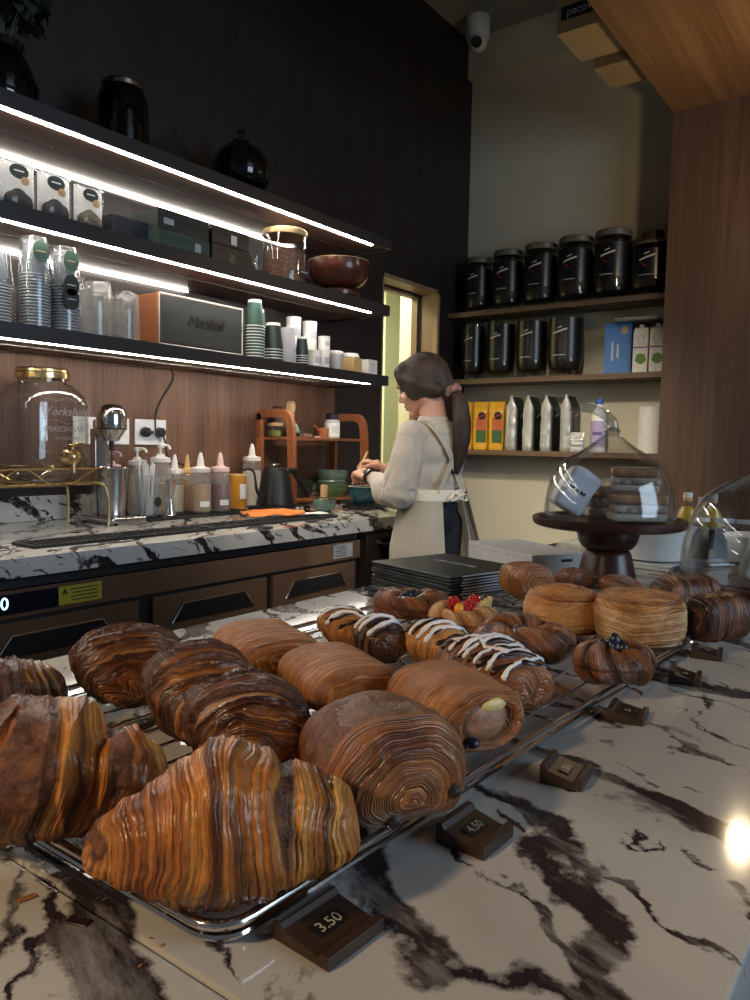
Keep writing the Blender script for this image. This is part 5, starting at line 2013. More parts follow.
# ------------------------------------------------------------------ squeeze bottles
def squeeze_bottle(label, x, y, r, h, sauce, fill, cap, group, z=CB, sticker=None, pump=False):
    t = thing('squeeze_bottle', label, 'bottle', (x, y, z), group=group)
    bm = nb()
    lathe(bm, [(0, 0.002), (r * 0.85, 0), (r * 0.97, 0.003), (r, 0.010), (r, h * 0.88), (r * 0.92, h * 0.95), (r * 0.72, h), (0, h)], 32)
    b = obj('bottle', bm, M_frost, t)
    bm = nb()
    lathe(bm, [(0, 0.0055), (r * 0.78, 0.0055), (r * 0.95, 0.013), (r * 0.955, h * fill), (0, h * fill)], 30)
    obj('sauce', bm, sauce, t)
    bm = nb()
    lathe(bm, [(0, h + 0.0005), (r * 0.90, h + 0.0005), (r * 0.92, h + 0.003), (r * 0.92, h + 0.016), (r * 0.86, h + 0.019), (r * 0.42, h + 0.023), (r * 0.34, h + 0.030)] + ([(r * 0.30, h + 0.05), (0, h + 0.05)] if not pump else [(r * 0.30, h + 0.034), (0, h + 0.034)]), 30)
    c = obj('cap', bm, cap, t)
    bm = nb()
    if pump:
        lathe(bm, [(0, h + 0.034), (r * 0.13, h + 0.034), (r * 0.13, h + 0.056), (r * 0.34, h + 0.058), (r * 0.34, h + 0.072), (0, h + 0.074)], 16)
        tube(bm, smooth_path([(0, 0, h + 0.066), (0.02, 0.005, h + 0.068), (0.038, 0.010, h + 0.064), (0.044, 0.012, h + 0.052)], 4), 0.005, 8)
        obj('pump', bm, cap, t)
    else:
        lathe(bm, [(0, h + 0.045), (r * 0.30, h + 0.050), (r * 0.14, h + 0.078), (r * 0.10, h + 0.080), (0, h + 0.080)], 20)
        obj('nozzle', bm, cap, t)
    if sticker:
        bm = nb()
        lathe(bm, [(r + 0.0004, h * 0.16), (r + 0.0008, h * 0.16), (r + 0.0008, h * 0.30), (r + 0.0004, h * 0.30)], 16, a0=-0.75, a1=0.25)
        obj('sticker', bm, M_paperw, t)
    return t


gs = 'squeeze bottles behind the bar mats'
squeeze_bottle('pump bottle of pink syrup, directly right of the milkshake mixer', -2.572, 1.765, 0.038, 0.185, M_pinkl, 0.85, M_capp, gs, pump=True)
squeeze_bottle('white pump bottle standing behind the cup of straws', -2.575, 1.885, 0.040, 0.20, M_whitel, 0.8, M_capw, gs, pump=True)
squeeze_bottle('large clear pump bottle of pale sauce, right of the straws', -2.48, 1.925, 0.043, 0.215, M_creaml, 0.62, M_capw, gs, pump=True)
squeeze_bottle('squeeze bottle of cream sauce behind the steel jigger', -2.53, 2.035, 0.038, 0.165, M_creaml, 0.72, M_capw, gs)
squeeze_bottle('slim squeeze bottle of orange syrup between the two front sauces', -2.56, 2.125, 0.032, 0.165, M_orange, 0.85, M_capo, gs)
squeeze_bottle('squeeze bottle of light brown caramel with a white sticker', -2.405, 2.065, 0.043, 0.165, M_caramel, 0.70, M_capw, gs, z=CB + 0.0105, sticker=True)
squeeze_bottle('squeeze bottle of dark red berry sauce with a pink cap', -2.415, 2.180, 0.042, 0.165, M_berry, 0.70, M_capp, gs, z=CB + 0.0105, sticker=True)
squeeze_bottle('tall white squeeze bottle standing behind the black kettle', -2.555, 2.500, 0.044, 0.215, M_whitel, 0.8, M_capw, gs)

# cup of straws
t = thing('straw_cup', 'clear plastic cup with a dark round sticker, full of straws', 'cup', (-2.44, 1.835, CB + 0.0105), 0)
bm = nb()
lathe(bm, [(0, 0), (0.036, 0), (0.050, 0.155), (0.0515, 0.155), (0.0515, 0.158), (0.0485, 0.158), (0.035, 0.002), (0, 0.002)], 36)
obj('cup_body', bm, M_cupclr, t)
obj('sticker', oval(0.0440, 0.012, 0.055, 0.017, 0.019), M_stickd, t)
M_straw = plain('white_straw', (0.78, 0.78, 0.76), 0.4)
rnd = random.Random(3)
for k in range(12):
    a, q = rnd.uniform(0, 6.28), rnd.uniform(0.3, 1)
    b = a + rnd.uniform(-0.7, 0.7) + 0.6
    p0 = Vector((0.026 * q * cos(a), 0.026 * q * sin(a), 0.004))
    p1 = Vector((0.043 * q * cos(b), 0.043 * q * sin(b), 0.205 + rnd.uniform(-0.012, 0.012)))
    bm = nb()
    tube(bm, [p0, p1], 0.0032, 8)
    s = obj('drinking_straw', bm, M_straw, None, (-2.44, 1.835, CB + 0.0107))
    tag(s, 'white drinking straw standing in the clear stickered cup', 'straw', 'straws in the clear cup')

# jigger
bm = nb()
lathe(bm, [(0, 0.060), (0.006, 0.062), (0.022, 0.002), (0.0235, 0.0), (0.0225, 0.0), (0.0225, 0.0005), (0.008, 0.062), (0.007, 0.068), (0.012, 0.085), (0.0235, 0.138), (0.0245, 0.140), (0.0225, 0.140), (0.011, 0.088), (0, 0.078)], 36)
o = obj('jigger', bm, M_chrome, None, (-2.395, 1.905, CB + 0.0105))
tag(o, 'double-ended steel jigger standing on the rear bar mat', 'jigger')


# bar mats
def bar_mat(label, x, y, w_, l_, rz=0.0):
    t = thing('bar_mat', label, 'mat', (x, y, CB), rz, 'black rubber bar mats')
    bm = nb()
    box(bm, (0, 0, 0.002), (w_, l_, 0.004))
    for sx, sy, a, b in ((w_ / 2 - 0.003, 0, 0.006, l_), (-w_ / 2 + 0.003, 0, 0.006, l_), (0, l_ / 2 - 0.003, w_ - 0.012, 0.006), (0, -l_ / 2 + 0.003, w_ - 0.012, 0.006)):
        box(bm, (sx, sy, 0.006), (a, b, 0.0095), 0.002, 1)
    obj('tray', bm, M_rubber, t)
    bm = nb()
    n = int(l_ / 0.020)
    m_ = max(2, int(w_ / 0.020))
    for i in range(n):
        for j in range(m_):
            box(bm, (-w_ / 2 + (j + 0.5) * w_ / m_, -l_ / 2 + (i + 0.5) * l_ / n, 0.0065), (0.012, 0.0075, 0.005), 0.0, 1, rz=0.5)
    o = obj('nubs', bm, M_rubber, t)
    o['kind'] = 'stuff'
    return t


bar_mat('long black rubber bar mat at the counter edge, left one below the dispenser', -2.015, 1.425, 0.115, 0.65)
bar_mat('long black rubber bar mat at the counter edge, right one under the orange cloth', -2.025, 2.085, 0.115, 0.65, radians(-1))
bar_mat('black rubber bar mat farther back, under the sauce bottles and jigger', -2.405, 2.035, 0.15, 0.55)

# amber glass
t = thing('syrup_bottle', 'small amber bottle with a white label, left of the kettle spout', 'bottle', (-2.505, 2.365, CB))
bm = nb()
lathe(bm, [(0, 0), (0.034, 0), (0.036, 0.004), (0.036, 0.150), (0.033, 0.152), (0, 0.152)], 30)
obj('body', bm, plain('amber_glass', (0.55, 0.25, 0.03), 0.15), t)
bm = nb()
lathe(bm, [(0.0364, 0.05), (0.037, 0.05), (0.037, 0.115), (0.0364, 0.115)], 18, a0=-0.5, a1=0.7)
obj('label', bm, M_paperw, t)
bm = nb()
lathe(bm, [(0, 0.1522), (0.037, 0.1522), (0.037, 0.158), (0, 0.158)], 30)
obj('lid', bm, M_capo, t)

# ------------------------------------------------------------------ kettle
t = thing('kettle_base', 'black electric kettle base with two white knobs', 'kettle base', (-2.33, 2.44, CB))
bm = nb()
box(bm, (0, 0.01, 0.013), (0.17, 0.225, 0.026), 0.008, 3)
obj('base', bm, M_blackp, t)
bm = nb()
M4 = frame4((0.0851, 0.03, 0.014), (0, 1, 0), (0, 0, 1))
lathe(bm, [(0, 0), (0.008, 0), (0.008, 0.007), (0, 0.008)], 16, M4=M4)
obj('knob', bm, M_white, t)
bm = nb()
M4 = frame4((0.0851, 0.06, 0.014), (0, 1, 0), (0, 0, 1))
lathe(bm, [(0, 0), (0.008, 0), (0.008, 0.007), (0, 0.008)], 16, M4=M4)
obj('knob', bm, M_white, t)
t = thing('gooseneck_kettle', 'matte black gooseneck kettle with an angled handle', 'kettle', (-2.335, 2.430, CB + 0.0265))
bm = nb()
lathe(bm, [(0, 0), (0.082, 0), (0.085, 0.006), (0.080, 0.03), (0.058, 0.150), (0.054, 0.158), (0, 0.160)], 44)
obj('body', bm, M_matteb, t)
bm = nb()
lathe(bm, [(0, 0.1602), (0.048, 0.1602), (0.046, 0.166), (0.02, 0.169), (0, 0.170)], 36)
ld = obj('lid', bm, M_matteb, t)
bm = nb()
lathe(bm, [(0, 0.170), (0.016, 0.170), (0.022, 0.176), (0.020, 0.184), (0, 0.186)], 24)
obj('lid_knob', bm, M_chrome, ld)
bm = nb()
pts = smooth_path([(0.01, -0.070, 0.035), (0.012, -0.105, 0.045), (0.016, -0.132, 0.075), (0.018, -0.142, 0.115), (0.020, -0.155, 0.150), (0.022, -0.185, 0.163), (0.024, -0.215, 0.158)], 6)
tube(bm, pts, [0.0115 - 0.0065 * min(1, i / (len(pts) * 0.5)) for i in range(len(pts))], 12)
obj('spout', bm, M_matteb, t)
bm = nb()
tube(bm, [(0.0, 0.050, 0.148), (0.004, 0.085, 0.150), (0.006, 0.112, 0.150), (0.010, 0.135, 0.120), (0.016, 0.185, 0.045), (0.017, 0.190, 0.038)], [0.010, 0.011, 0.013, 0.0135, 0.0125, 0.008], 12, flat=1.3)
obj('handle', bm, M_matteb, t)

# orange cloth and paper
vs, fs = [], []
rnd = random.Random(2)
for i in range(17):
    for j in range(13):
        u, v = -1 + i / 8, -1 + j / 6
        zz = 0.004 + 0.020 * max(0, nz3(u * 1.4 + 3, v * 1.4, 1.7) + 0.25) + 0.012 * (1 - abs(u)) * max(0, 1 - abs(v))
        vs.append(Vector((v * 0.072 * (1 - 0.15 * u), u * 0.115, zz)))
for i in range(16):
    for j in range(12):
        a = i * 13 + j
        fs.append([a, a + 1, a + 14, a + 13])
bm = nb()
add_geo(bm, vs, fs)
o = obj('cleaning_cloth', bm, plain('orange_cloth', (0.72, 0.20, 0.035), 0.9, var=0.1, scale=120, bump=0.3), None, (-2.13, 2.205, CB + 0.0085), (0, 0, -0.5), angle=None)
md = o.modifiers.new('thick', 'SOLIDIFY')
md.thickness = 0.003
md.offset = 1
tag(o, 'crumpled orange cloth lying across the bar mat', 'cloth')
bm = nb()
vs, fs = [], []
for i in range(11):
    for j in range(7):
        u, v = -1 + i / 5, -1 + j / 3
        vs.append(Vector((v * 0.040, u * 0.075, 0.004 + 0.010 * max(0, nz3(u * 1.2, v * 1.5, 9.1)))))
for i in range(10):
    for j in range(6):
        a = i * 7 + j
        fs.append([a, a + 1, a + 8, a + 7])
add_geo(bm, vs, fs)
o = obj('paper_napkin', bm, M_paperw, None, (-2.055, 2.335, CB + 0.0105), (0, 0, -0.15), angle=None)
md = o.modifiers.new('thick', 'SOLIDIFY')
md.thickness = 0.0015
md.offset = 1
tag(o, 'white paper napkin beside the orange cloth on the bar mat', 'napkin')

# ------------------------------------------------------------------ wooden two-tier rack
t = thing('wooden_rack', 'small reddish wooden rack with arched ends by the wall', 'rack', (-2.488, 2.86, CB))


def arch_end(y):
    """arched side frame: two splayed posts joined over the top"""
    bm = nb()
    outer = smooth_path([(0.112, 0, 0), (0.106, 0, 0.22), (0.096, 0, 0.38), (0.075, 0, 0.425), (0.04, 0, 0.438), (-0.07, 0, 0.438), (-0.098, 0, 0.425), (-0.104, 0, 0.38), (-0.104, 0, 0.0)], 6)
    n = len(outer)
    vs, fs = [], []
    for i, p in enumerate(outer):
        d = (outer[min(n - 1, i + 1)] - outer[max(0, i - 1)]).normalized()
        nn = Vector((-d.z, 0, d.x)) * 0.019
        for dy in (-0.011, 0.011):
            vs += [p + nn + Vector((0, dy, 0)), p - nn + Vector((0, dy, 0))]
    for i in range(n - 1):
        a, b = i * 4, i * 4 + 4
        fs += [[a, a + 1, b + 1, b], [a + 3, a + 2, b + 2, b + 3], [a, b, b + 2, a + 2], [a + 1, a + 3, b + 3, b + 1]]
    fs += [[0, 2, 3, 1], [(n - 1) * 4, (n - 1) * 4 + 1, (n - 1) * 4 + 3, (n - 1) * 4 + 2]]
    vs = [v + Vector((0, y, 0)) for v in vs]
    zmin = min(v.z for v in vs)
    for v in vs:
        if v.z < 0.002:
            v.z = 0
    add_geo(bm, vs, fs)
    return bm


obj('side_frame', arch_end(-0.275), M_rackw, t)
obj('side_frame', arch_end(0.275), M_rackw, t)
obj('upper_shelf', box(nb(), (-0.005, 0, 0.322), (0.20, 0.528, 0.012), 0.002), wood('rack_shelf_wood', (0.20, 0.07, 0.03), (0.33, 0.13, 0.055), 'Y', 0.42, 45, 0.06), t)
obj('lower_shelf', box(nb(), (-0.005, 0, 0.028), (0.20, 0.528, 0.012), 0.002), M_rackw, t)
for y in (-0.2865, 0.2865):
    for x, z in ((0.103, 0.31), (-0.104, 0.33)):
        bm = nb()
        ball(bm, (x, y, z), 0.004, 1, 0.6, 1)
        obj('peg', bm, M_mahog, t)
RS = CB + 0.3285
# things on its upper shelf
t = thing('matcha_tin', 'short glass tin of green powder at the left of the rack shelf', 'tin', (-2.53, 2.625, RS))
bm = nb()
lathe(bm, [(0, 0), (0.032, 0), (0.034, 0.004), (0.034, 0.052), (0.031, 0.052), (0.031, 0.005), (0, 0.005)], 28)
obj('glass_body', bm, M_glass, t)
bm = nb()
lathe(bm, [(0, 0.0055), (0.0305, 0.0055), (0.0305, 0.030), (0, 0.034)], 24)
obj('powder', bm, plain('green_powder', (0.16, 0.20, 0.03), 0.8), t)
bm = nb()
lathe(bm, [(0, 0.0522), (0.035, 0.0522), (0.035, 0.066), (0, 0.068)], 28)
obj('lid', bm, M_bamboo, t)
t = thing('spice_jar', 'tall brown-lidded jar at the rear left of the rack shelf', 'jar', (-2.585, 2.700, RS))
bm = nb()
lathe(bm, [(0, 0), (0.026, 0), (0.028, 0.004), (0.028, 0.105), (0.022, 0.115), (0, 0.115)], 24)
obj('body', bm, plain('brown_jar', (0.14, 0.08, 0.05), 0.4), t)
bm = nb()
lathe(bm, [(0, 0.1152), (0.025, 0.1152), (0.025, 0.145), (0.022, 0.148), (0, 0.148)], 24)
obj('lid', bm, M_mahog, t)


def chasen(name, loc, label, r, h, rot=None, group='bamboo tea whisks'):
    t = thing(name, label, 'whisk', loc, 0, group)
    if rot:
        t.rotation_euler = rot
    bm = nb()
    lathe(bm, [(0, 0), (r * 0.82, 0), (r * 0.90, 0.004), (r * 0.84, h * 0.42), (r * 0.9, h * 0.47), (0, h * 0.47)], 22)
    obj('handle', bm, M_bamboo, t)
    bm = nb()
    for k in range(28):
        a = 2 * pi * k / 28
        tube(bm, smooth_path([(r * 0.8 * cos(a), r * 0.8 * sin(a), h * 0.46), (r * 1.15 * cos(a), r * 1.15 * sin(a), h * 0.72), (r * 1.25 * cos(a), r * 1.25 * sin(a), h * 0.93), (r * 0.95 * cos(a), r * 0.95 * sin(a), h)], 3), 0.0011, 4)
    lathe(bm, [(0, h * 0.46), (r * 0.45, h * 0.46), (r * 0.55, h * 0.95), (0, h * 0.95)], 12)
    obj('tines', bm, M_bamboo, t)
    bm = nb()
    lathe(bm, [(r * 0.84, h * 0.50), (r * 0.98, h * 0.50), (r * 1.0, h * 0.53), (r * 0.86, h * 0.53), (r * 0.84, h * 0.50)], 20)
    obj('binding_thread', bm, M_tealeaf, t)
    return t


t = thing('whisk_stand', 'small blue-grey ceramic stand under the two bamboo whisks', 'whisk stand', (-2.49, 2.700, RS))
bm = nb()
lathe(bm, [(0, 0), (0.030, 0), (0.038, 0.012), (0.040, 0.032), (0.028, 0.058), (0.018, 0.068), (0.012, 0.068), (0.020, 0.052), (0.034, 0.03), (0, 0.006)], 30)
obj('stand', bm, plain('blue_grey_glaze', (0.16, 0.24, 0.24), 0.2, var=0.2, scale=20), t)
bm = nb()
lathe(bm, [(0.0385, 0.006), (0.0405, 0.014), (0.0412, 0.022), (0.0395, 0.022), (0.0385, 0.006)], 30)
obj('dark_foot_glaze', bm, M_matteb, t)
chasen('bamboo_whisk', (-2.49, 2.690, RS + 0.0695), 'bamboo tea whisk standing upright on the blue-grey stand', 0.017, 0.085)
chasen('bamboo_whisk', (-2.555, 2.760, RS + 0.0005), 'taller bamboo tea whisk with a flared head, behind the blue-grey stand', 0.016, 0.175)
t = thing('glass_box', 'small square glass box in the middle of the rack shelf', 'box', (-2.49, 2.785, RS))
bm = nb()
superlathe(bm, [(0, 0, 4), (0.034, 0, 6), (0.036, 0.004, 6), (0.036, 0.062, 6), (0.033, 0.062, 6), (0.033, 0.005, 6), (0, 0.005, 6)])
obj('glass_body', bm, M_glass, t)
bm = nb()
superlathe(bm, [(0, 0.0055, 6), (0.0325, 0.0055, 6), (0.0325, 0.020, 6), (0, 0.022, 6)])
obj('contents', bm, plain('pink_sugar', (0.42, 0.26, 0.20), 0.7), t)
bm = nb()
for k in range(7):
    ball(bm, (0.012 * cos(k * 2.3) * (k % 3), 0.012 * sin(k * 2.3) * (k % 3), 0.004), 0.007, 1.3, 0.8, 0.6, 8, 6)
o = obj('shell_pile', bm, M_paperw, None, (-2.43, 2.830, RS))
o['kind'] = 'stuff'
tag(o, 'little pile of white pieces in front of the square glass box', 'pile')
t = thing('wooden_scoop', 'wooden measuring scoop with a slanted handle on the rack shelf', 'scoop', (-2.485, 2.918, RS))
bm = nb()
lathe(bm, [(0, 0), (0.028, 0), (0.033, 0.05), (0.030, 0.05), (0.025, 0.005), (0, 0.005)], 24)
obj('cup', bm, M_rackw, t)
bm = nb()
tube(bm, [(0.0, -0.030, 0.040), (0.02, -0.085, 0.062)], [0.006, 0.005], 8)
obj('handle', bm, M_rackw, t)
t = thing('supplement_bottle', 'white-labelled bottle with a black cap at the right of the rack shelf', 'bottle', (-2.49, 3.000, RS))
bm = nb()
lathe(bm, [(0, 0), (0.036, 0), (0.038, 0.004), (0.038, 0.085), (0.034, 0.094), (0, 0.094)], 30)
obj('body', bm, M_greycup, t)
bm = nb()
lathe(bm, [(0.0384, 0.008), (0.039, 0.008), (0.039, 0.078), (0.0384, 0.078), (0.0384, 0.008)], 30)
lb = obj('label', bm, M_paperw, t)
bm = nb()
for k in range(4):
    lathe(bm, [(0.0392, 0.030 + 0.009 * k), (0.0396, 0.030 + 0.009 * k), (0.0396, 0.034 + 0.009 * k), (0.0392, 0.034 + 0.009 * k)], 10, a0=-0.9, a1=0.1 - 0.1 * (k % 2))
obj('print', bm, M_greycup, lb)
bm = nb()
lathe(bm, [(0, 0.0942), (0.033, 0.0942), (0.034, 0.098), (0.034, 0.122), (0.030, 0.126), (0, 0.126)], 30)
obj('cap', bm, M_blackp, t)

# stoneware under the rack
M_glz = plain('green_glaze', (0.085, 0.16, 0.065), 0.15, var=0.35, scale=25, stretch=(1, 1, 6))
M_glz2 = plain('blue_green_glaze', (0.12, 0.19, 0.17), 0.15, var=0.3, scale=25, stretch=(1, 1, 6))


def tea_bowl(label, loc, r, h, mat, group, name='tea_bowl', foot=0.55, rim=None):
    t = thing(name, label, 'bowl', loc, 0, group)
    bm = nb()
    lathe(bm, [(0, 0.004), (r * foot * 0.9, 0.003), (r * foot, 0.0), (r * foot * 1.05, 0.004), (r * 0.86, h * 0.25), (r * 0.97, h * 0.55), (r, h), (r * 0.955, h), (r * 0.92, h * 0.55), (r * 0.80, h * 0.28), (0, h * 0.16)], 40)
    obj('bowl', bm, mat, t)
    bm = nb()
    tube(bm, [(r * 0.978 * cos(2 * pi * k / 40), r * 0.978 * sin(2 * pi * k / 40), h + 0.0002) for k in range(40)], 0.0022, 6, closed=True)
    obj('rim_line', bm, rim or mat, t)
    return t


LS = CB + 0.0345
tea_bowl('green glazed bowl, lower of the pair under the wooden rack', (-2.475, 2.985, LS), 0.080, 0.068, M_glz, 'stoneware bowls under the rack', foot=0.8)
tea_bowl('blue-green glazed bowl, upper of the pair under the wooden rack', (-2.475, 2.985, LS + 0.0710), 0.080, 0.060, M_glz2, 'stoneware bowls under the rack', foot=0.86)
tea_bowl('dark green bowl left of the stacked pair under the wooden rack', (-2.525, 2.800, LS), 0.066, 0.085, M_greenbox, 'stoneware bowls under the rack', foot=0.7)
tea_bowl('small green matcha bowl in front of the rack, holding a bamboo whisk', (-2.13, 2.520, CB), 0.050, 0.060, M_glz2, 'matcha bowls', foot=0.45, rim=M_glz)
chasen('bamboo_whisk', (-2.13, 2.518, CB + 0.122), 'bamboo whisk standing head down in the small green matcha bowl', 0.018, 0.105, (pi, 0.05, 0))
t = thing('bamboo_scoop', 'thin bamboo tea scoop lying by the kettle base', 'scoop', (-2.19, 2.60, CB + 0.003))
bm = nb()
tube(bm, smooth_path([(0.05, 0.06, 0), (0, 0, 0.001), (-0.05, -0.055, 0.003)], 4), 0.0028, 6)
obj('handle', bm, M_bamboo, t)
bm = nb()
tube(bm, [(-0.05, -0.055, 0.003), (-0.06, -0.068, 0.008)], [0.004, 0.006], 6, flat=0.4)
obj('tip', bm, M_bamboo, t)

# scale with the blue bowl
t = thing('kitchen_scale', 'flat black kitchen scale under the blue bowl', 'scale', (-2.145, 2.84, CB), radians(8))
obj('body', box(nb(), (0, 0, 0.011), (0.15, 0.19, 0.016), 0.004), M_blackp, t)
obj('weighing_plate', box(nb(), (-0.01, 0, 0.0215), (0.125, 0.150, 0.004), 0.001), M_matteb, t)
for sx in (-0.05, 0.05):
    bm = nb()
    lathe(bm, [(0, 0), (0.010, 0), (0.010, 0.0032), (0, 0.0032)], 14, (sx, 0.07, 0))
    obj('foot', bm, M_rubber, t)
    bm = nb()
    lathe(bm, [(0, 0), (0.010, 0), (0.010, 0.0032), (0, 0.0032)], 14, (sx, -0.07, 0))
    obj('foot', bm, M_rubber, t)
M_blueg = plain('deep_blue_glaze', (0.018, 0.070, 0.090), 0.12, var=0.5, scale=30)
M_rimb = plain('pale_rim_glaze', (0.50, 0.46, 0.36), 0.3)
tea_bowl('deep blue glazed bowl with a pale rim on the black scale', (-2.155, 2.835, CB + 0.0240), 0.073, 0.080, M_blueg, 'matcha bowls', foot=0.6, rim=M_rimb)

# ================================================================== far end of the service counter
FC = 0.9502
M_darkgreen = plain('dark_green_paper', (0.014, 0.024, 0.024), 0.38)
M_silverprint = plain('silver_print', (0.40, 0.42, 0.42), 0.35, 0.3)
M_handlecord = plain('pale_cord', (0.45, 0.47, 0.52), 0.7)
for k in range(9):
    lb = 'dark green paper bag, topmost of the flat stack, with a pale printed mark' if k == 8 else 'dark green paper bag lying in the flat stack by the rack'
    t = thing('paper_bag', lb, 'bag', (-0.737 + 0.002 * sin(k * 2.1), 1.238 + 0.002 * cos(k * 1.7), FC + k * 0.0052), radians(-15) + 0.006 * sin(k * 3.3), 'flat dark paper bags')
    bm = nb()
    box(bm, (0, 0, 0.0024), (0.215, 0.20, 0.0042), 0.0015, 2)
    obj('bag_body', bm, M_darkgreen, t)
    bm = nb()
    box(bm, (0.1085, 0.005, 0.0024), (0.006, 0.15, 0.0022), 0.0008, 1)
    obj('folded_edge', bm, M_handlecord, t)
    if k == 8:
        bm = nb()
        for i in range(9):
            w_ = 0.0105 if i % 3 else 0.006
            box(bm, (-0.050 + 0.0125 * i, 0.018 + 0.002 * (i % 2), 0.0048), (w_ * 0.75, 0.010 + 0.004 * ((i * 5) % 3) / 2, 0.0004))
        obj('printed_mark', bm, M_silverprint, t)

t = thing('white_box', 'long white cardboard box lying between the dark bags and the cake stand', 'box', (-0.748, 1.592, FC), radians(-29))
obj('box', box(nb(), (0, 0, 0.0225), (0.255, 0.14, 0.045), 0.003), M_white, t)
obj('end_flap', box(nb(), (0.1278, 0, 0.024), (0.001, 0.125, 0.036)), M_paperw, t)
obj('hand_slot', box(nb(), (0.1285, 0.02, 0.030), (0.001, 0.03, 0.006), 0.0004), M_black, t)
obj('lid_line', box(nb(), (0, 0, 0.0345), (0.2556, 0.1406, 0.0008)), M_greycup, t)

# cake stand
M_stand = plain('dark_turned_wood', (0.052, 0.020, 0.014), 0.30, var=0.15, scale=40)
SX, SY = -0.515, 1.478
t = thing('cake_stand', 'dark turned wooden cake stand under the tall glass cloche', 'cake stand', (SX, SY, FC))
bm = nb()
lathe(bm, [(0, 0), (0.056, 0), (0.058, 0.005), (0.055, 0.026), (0.047, 0.060), (0.044, 0.069), (0.040, 0.072), (0, 0.072)], 48)
obj('foot', bm, M_stand, t)
bm = nb()
lathe(bm, [(0, 0.0722), (0.040, 0.0722), (0.048, 0.076), (0.056, 0.087), (0.060, 0.102), (0.061, 0.117), (0, 0.117)], 48)
obj('neck', bm, M_stand, t)
bm = nb()
lathe(bm, [(0, 0.1172), (0.138, 0.1172), (0.145, 0.121), (0.1475, 0.128), (0.1475, 0.134), (0.144, 0.136), (0.138, 0.134), (0.134, 0.128), (0, 0.128)], 64)
obj('plate', bm, M_stand, t)


M_glassthick = glassy('solid_glass_handle', (0.74, 0.76, 0.78), 3.2, 0.03)


def cloche(label, loc, r, k, lean, group, knob=True):
    t = thing('glass_cloche', label, 'cloche', loc, lean, group)
    prof = [(1.0, 0.0), (1.012, 0.03), (1.01, 0.20), (0.985, 0.42), (0.93, 0.66), (0.83, 0.88), (0.68, 1.03), (0.50, 1.15), (0.36, 1.24), (0.25, 1.33), (0.17, 1.40), (0.10, 1.44)]
    pts = smooth_path([(a * r, 0, b * r * k) for a, b in prof], 4)
    th = 0.0028
    outer = [(p.x, p.z) for p in pts] + [(0, pts[-1].z)]
    inner = [(0, pts[-1].z - th)] + [(max(0.001, p.x - th), max(0, p.z - th * 0.4)) for p in reversed(pts)]
    bm = nb()
    lathe(bm, outer + inner + [outer[0]], 64)
    obj('dome', bm, M_glass, t)
    zt = pts[-1].z
    bm = nb()
    lathe(bm, [(0, zt + 0.0002), (r * 0.10, zt + 0.0002), (r * 0.13, zt + r * 0.05), (r * 0.09, zt + r * 0.11), (0, zt + r * 0.12)], 24)
    pth = smooth_path([(0, 0, zt + r * 0.06), (0.0, 0, zt + r * 0.18), (-r * 0.10, 0, zt + r * 0.30), (-r * 0.30, 0, zt + r * 0.40), (-r * 0.52, 0, zt + r * 0.43), (-r * 0.68, 0, zt + r * 0.42)], 6)
    n = len(pth)
    tube(bm, pth, [r * (0.085 - 0.020 * i / n) for i in range(n)], 14)
    obj('stem_handle', bm, M_glassthick, t)
    return t


cloche('tall clear glass cloche with a curved stem handle on the wooden cake stand', (SX, SY, FC + 0.1285), 0.124, 0.95, radians(20), 'glass cloches')

M_bread = plain('toasted_bread', (0.46, 0.22, 0.085), 0.7, var=0.35, scale=60, bump=0.6)
M_crumbb = plain('pale_bread_crumb', (0.66, 0.58, 0.46), 0.8, var=0.2, scale=90, bump=0.6)
M_fill = plain('mixed_filling', (0.50, 0.40, 0.32), 0.6, var=0.5, scale=80, bump=0.5)
M_wrapw = plain('white_wrap_paper', (0.70, 0.72, 0.78), 0.5)
M_inkd = plain('dark_print', (0.03, 0.03, 0.035), 0.6)


def sandwich(label, loc, rot, s, wrapped, group):
    t = thing('sandwich', label, 'sandwich', loc, 0, group)
    t.rotation_euler = rot
    a, b, h = s
    if wrapped:
        bm = nb()
        box(bm, (0, 0, 0), (a, b, h), 0.012, 3)
        bmesh.ops.subdivide_edges(bm, edges=bm.edges[:], cuts=2, use_grid_fill=True)
        for v in bm.verts:
            v.co += v.co.normalized() * 0.003 * nz3(v.co.x * 40, v.co.y * 40, v.co.z * 40)
        obj('wrapper', bm, M_wrapw, t)
        bm = nb()
        for i in range(4):
            box(bm, (-0.017 + 0.0065 * i - (0.003 if i < 2 else -0.010), -b / 2 - 0.0012, 0.0), (0.0045, 0.0012, 0.006))
        w_ = obj('print', bm, M_inkd, t)
        writing('ampersand', '&', 0.011, M_inkd, w_, frame4((-0.004, -b / 2 - 0.0020, 0), (1, 0, 0), (0, 0, 1)))
    else:
        for i, (z0, z1, mt, nm) in enumerate(((-h / 2, -h * 0.2, M_crumbb, 'lower_bread'), (-h * 0.19, h * 0.14, M_fill, 'filling'), (h * 0.15, h / 2, M_bread, 'upper_bread'))):
            g_ = 0.004 if i == 1 else 0.0
            bm = nb()
            box(bm, (0, 0, (z0 + z1) / 2), (a - g_, b - g_, z1 - z0), 0.006, 2)
            obj(nm, bm, mt, t)
        bm = nb()
        box(bm, (0, 0, 0), (a + 0.004, b + 0.004, h + 0.004), 0.008, 2)
        obj('clear_wrap', bm, M_film, t)
    return t


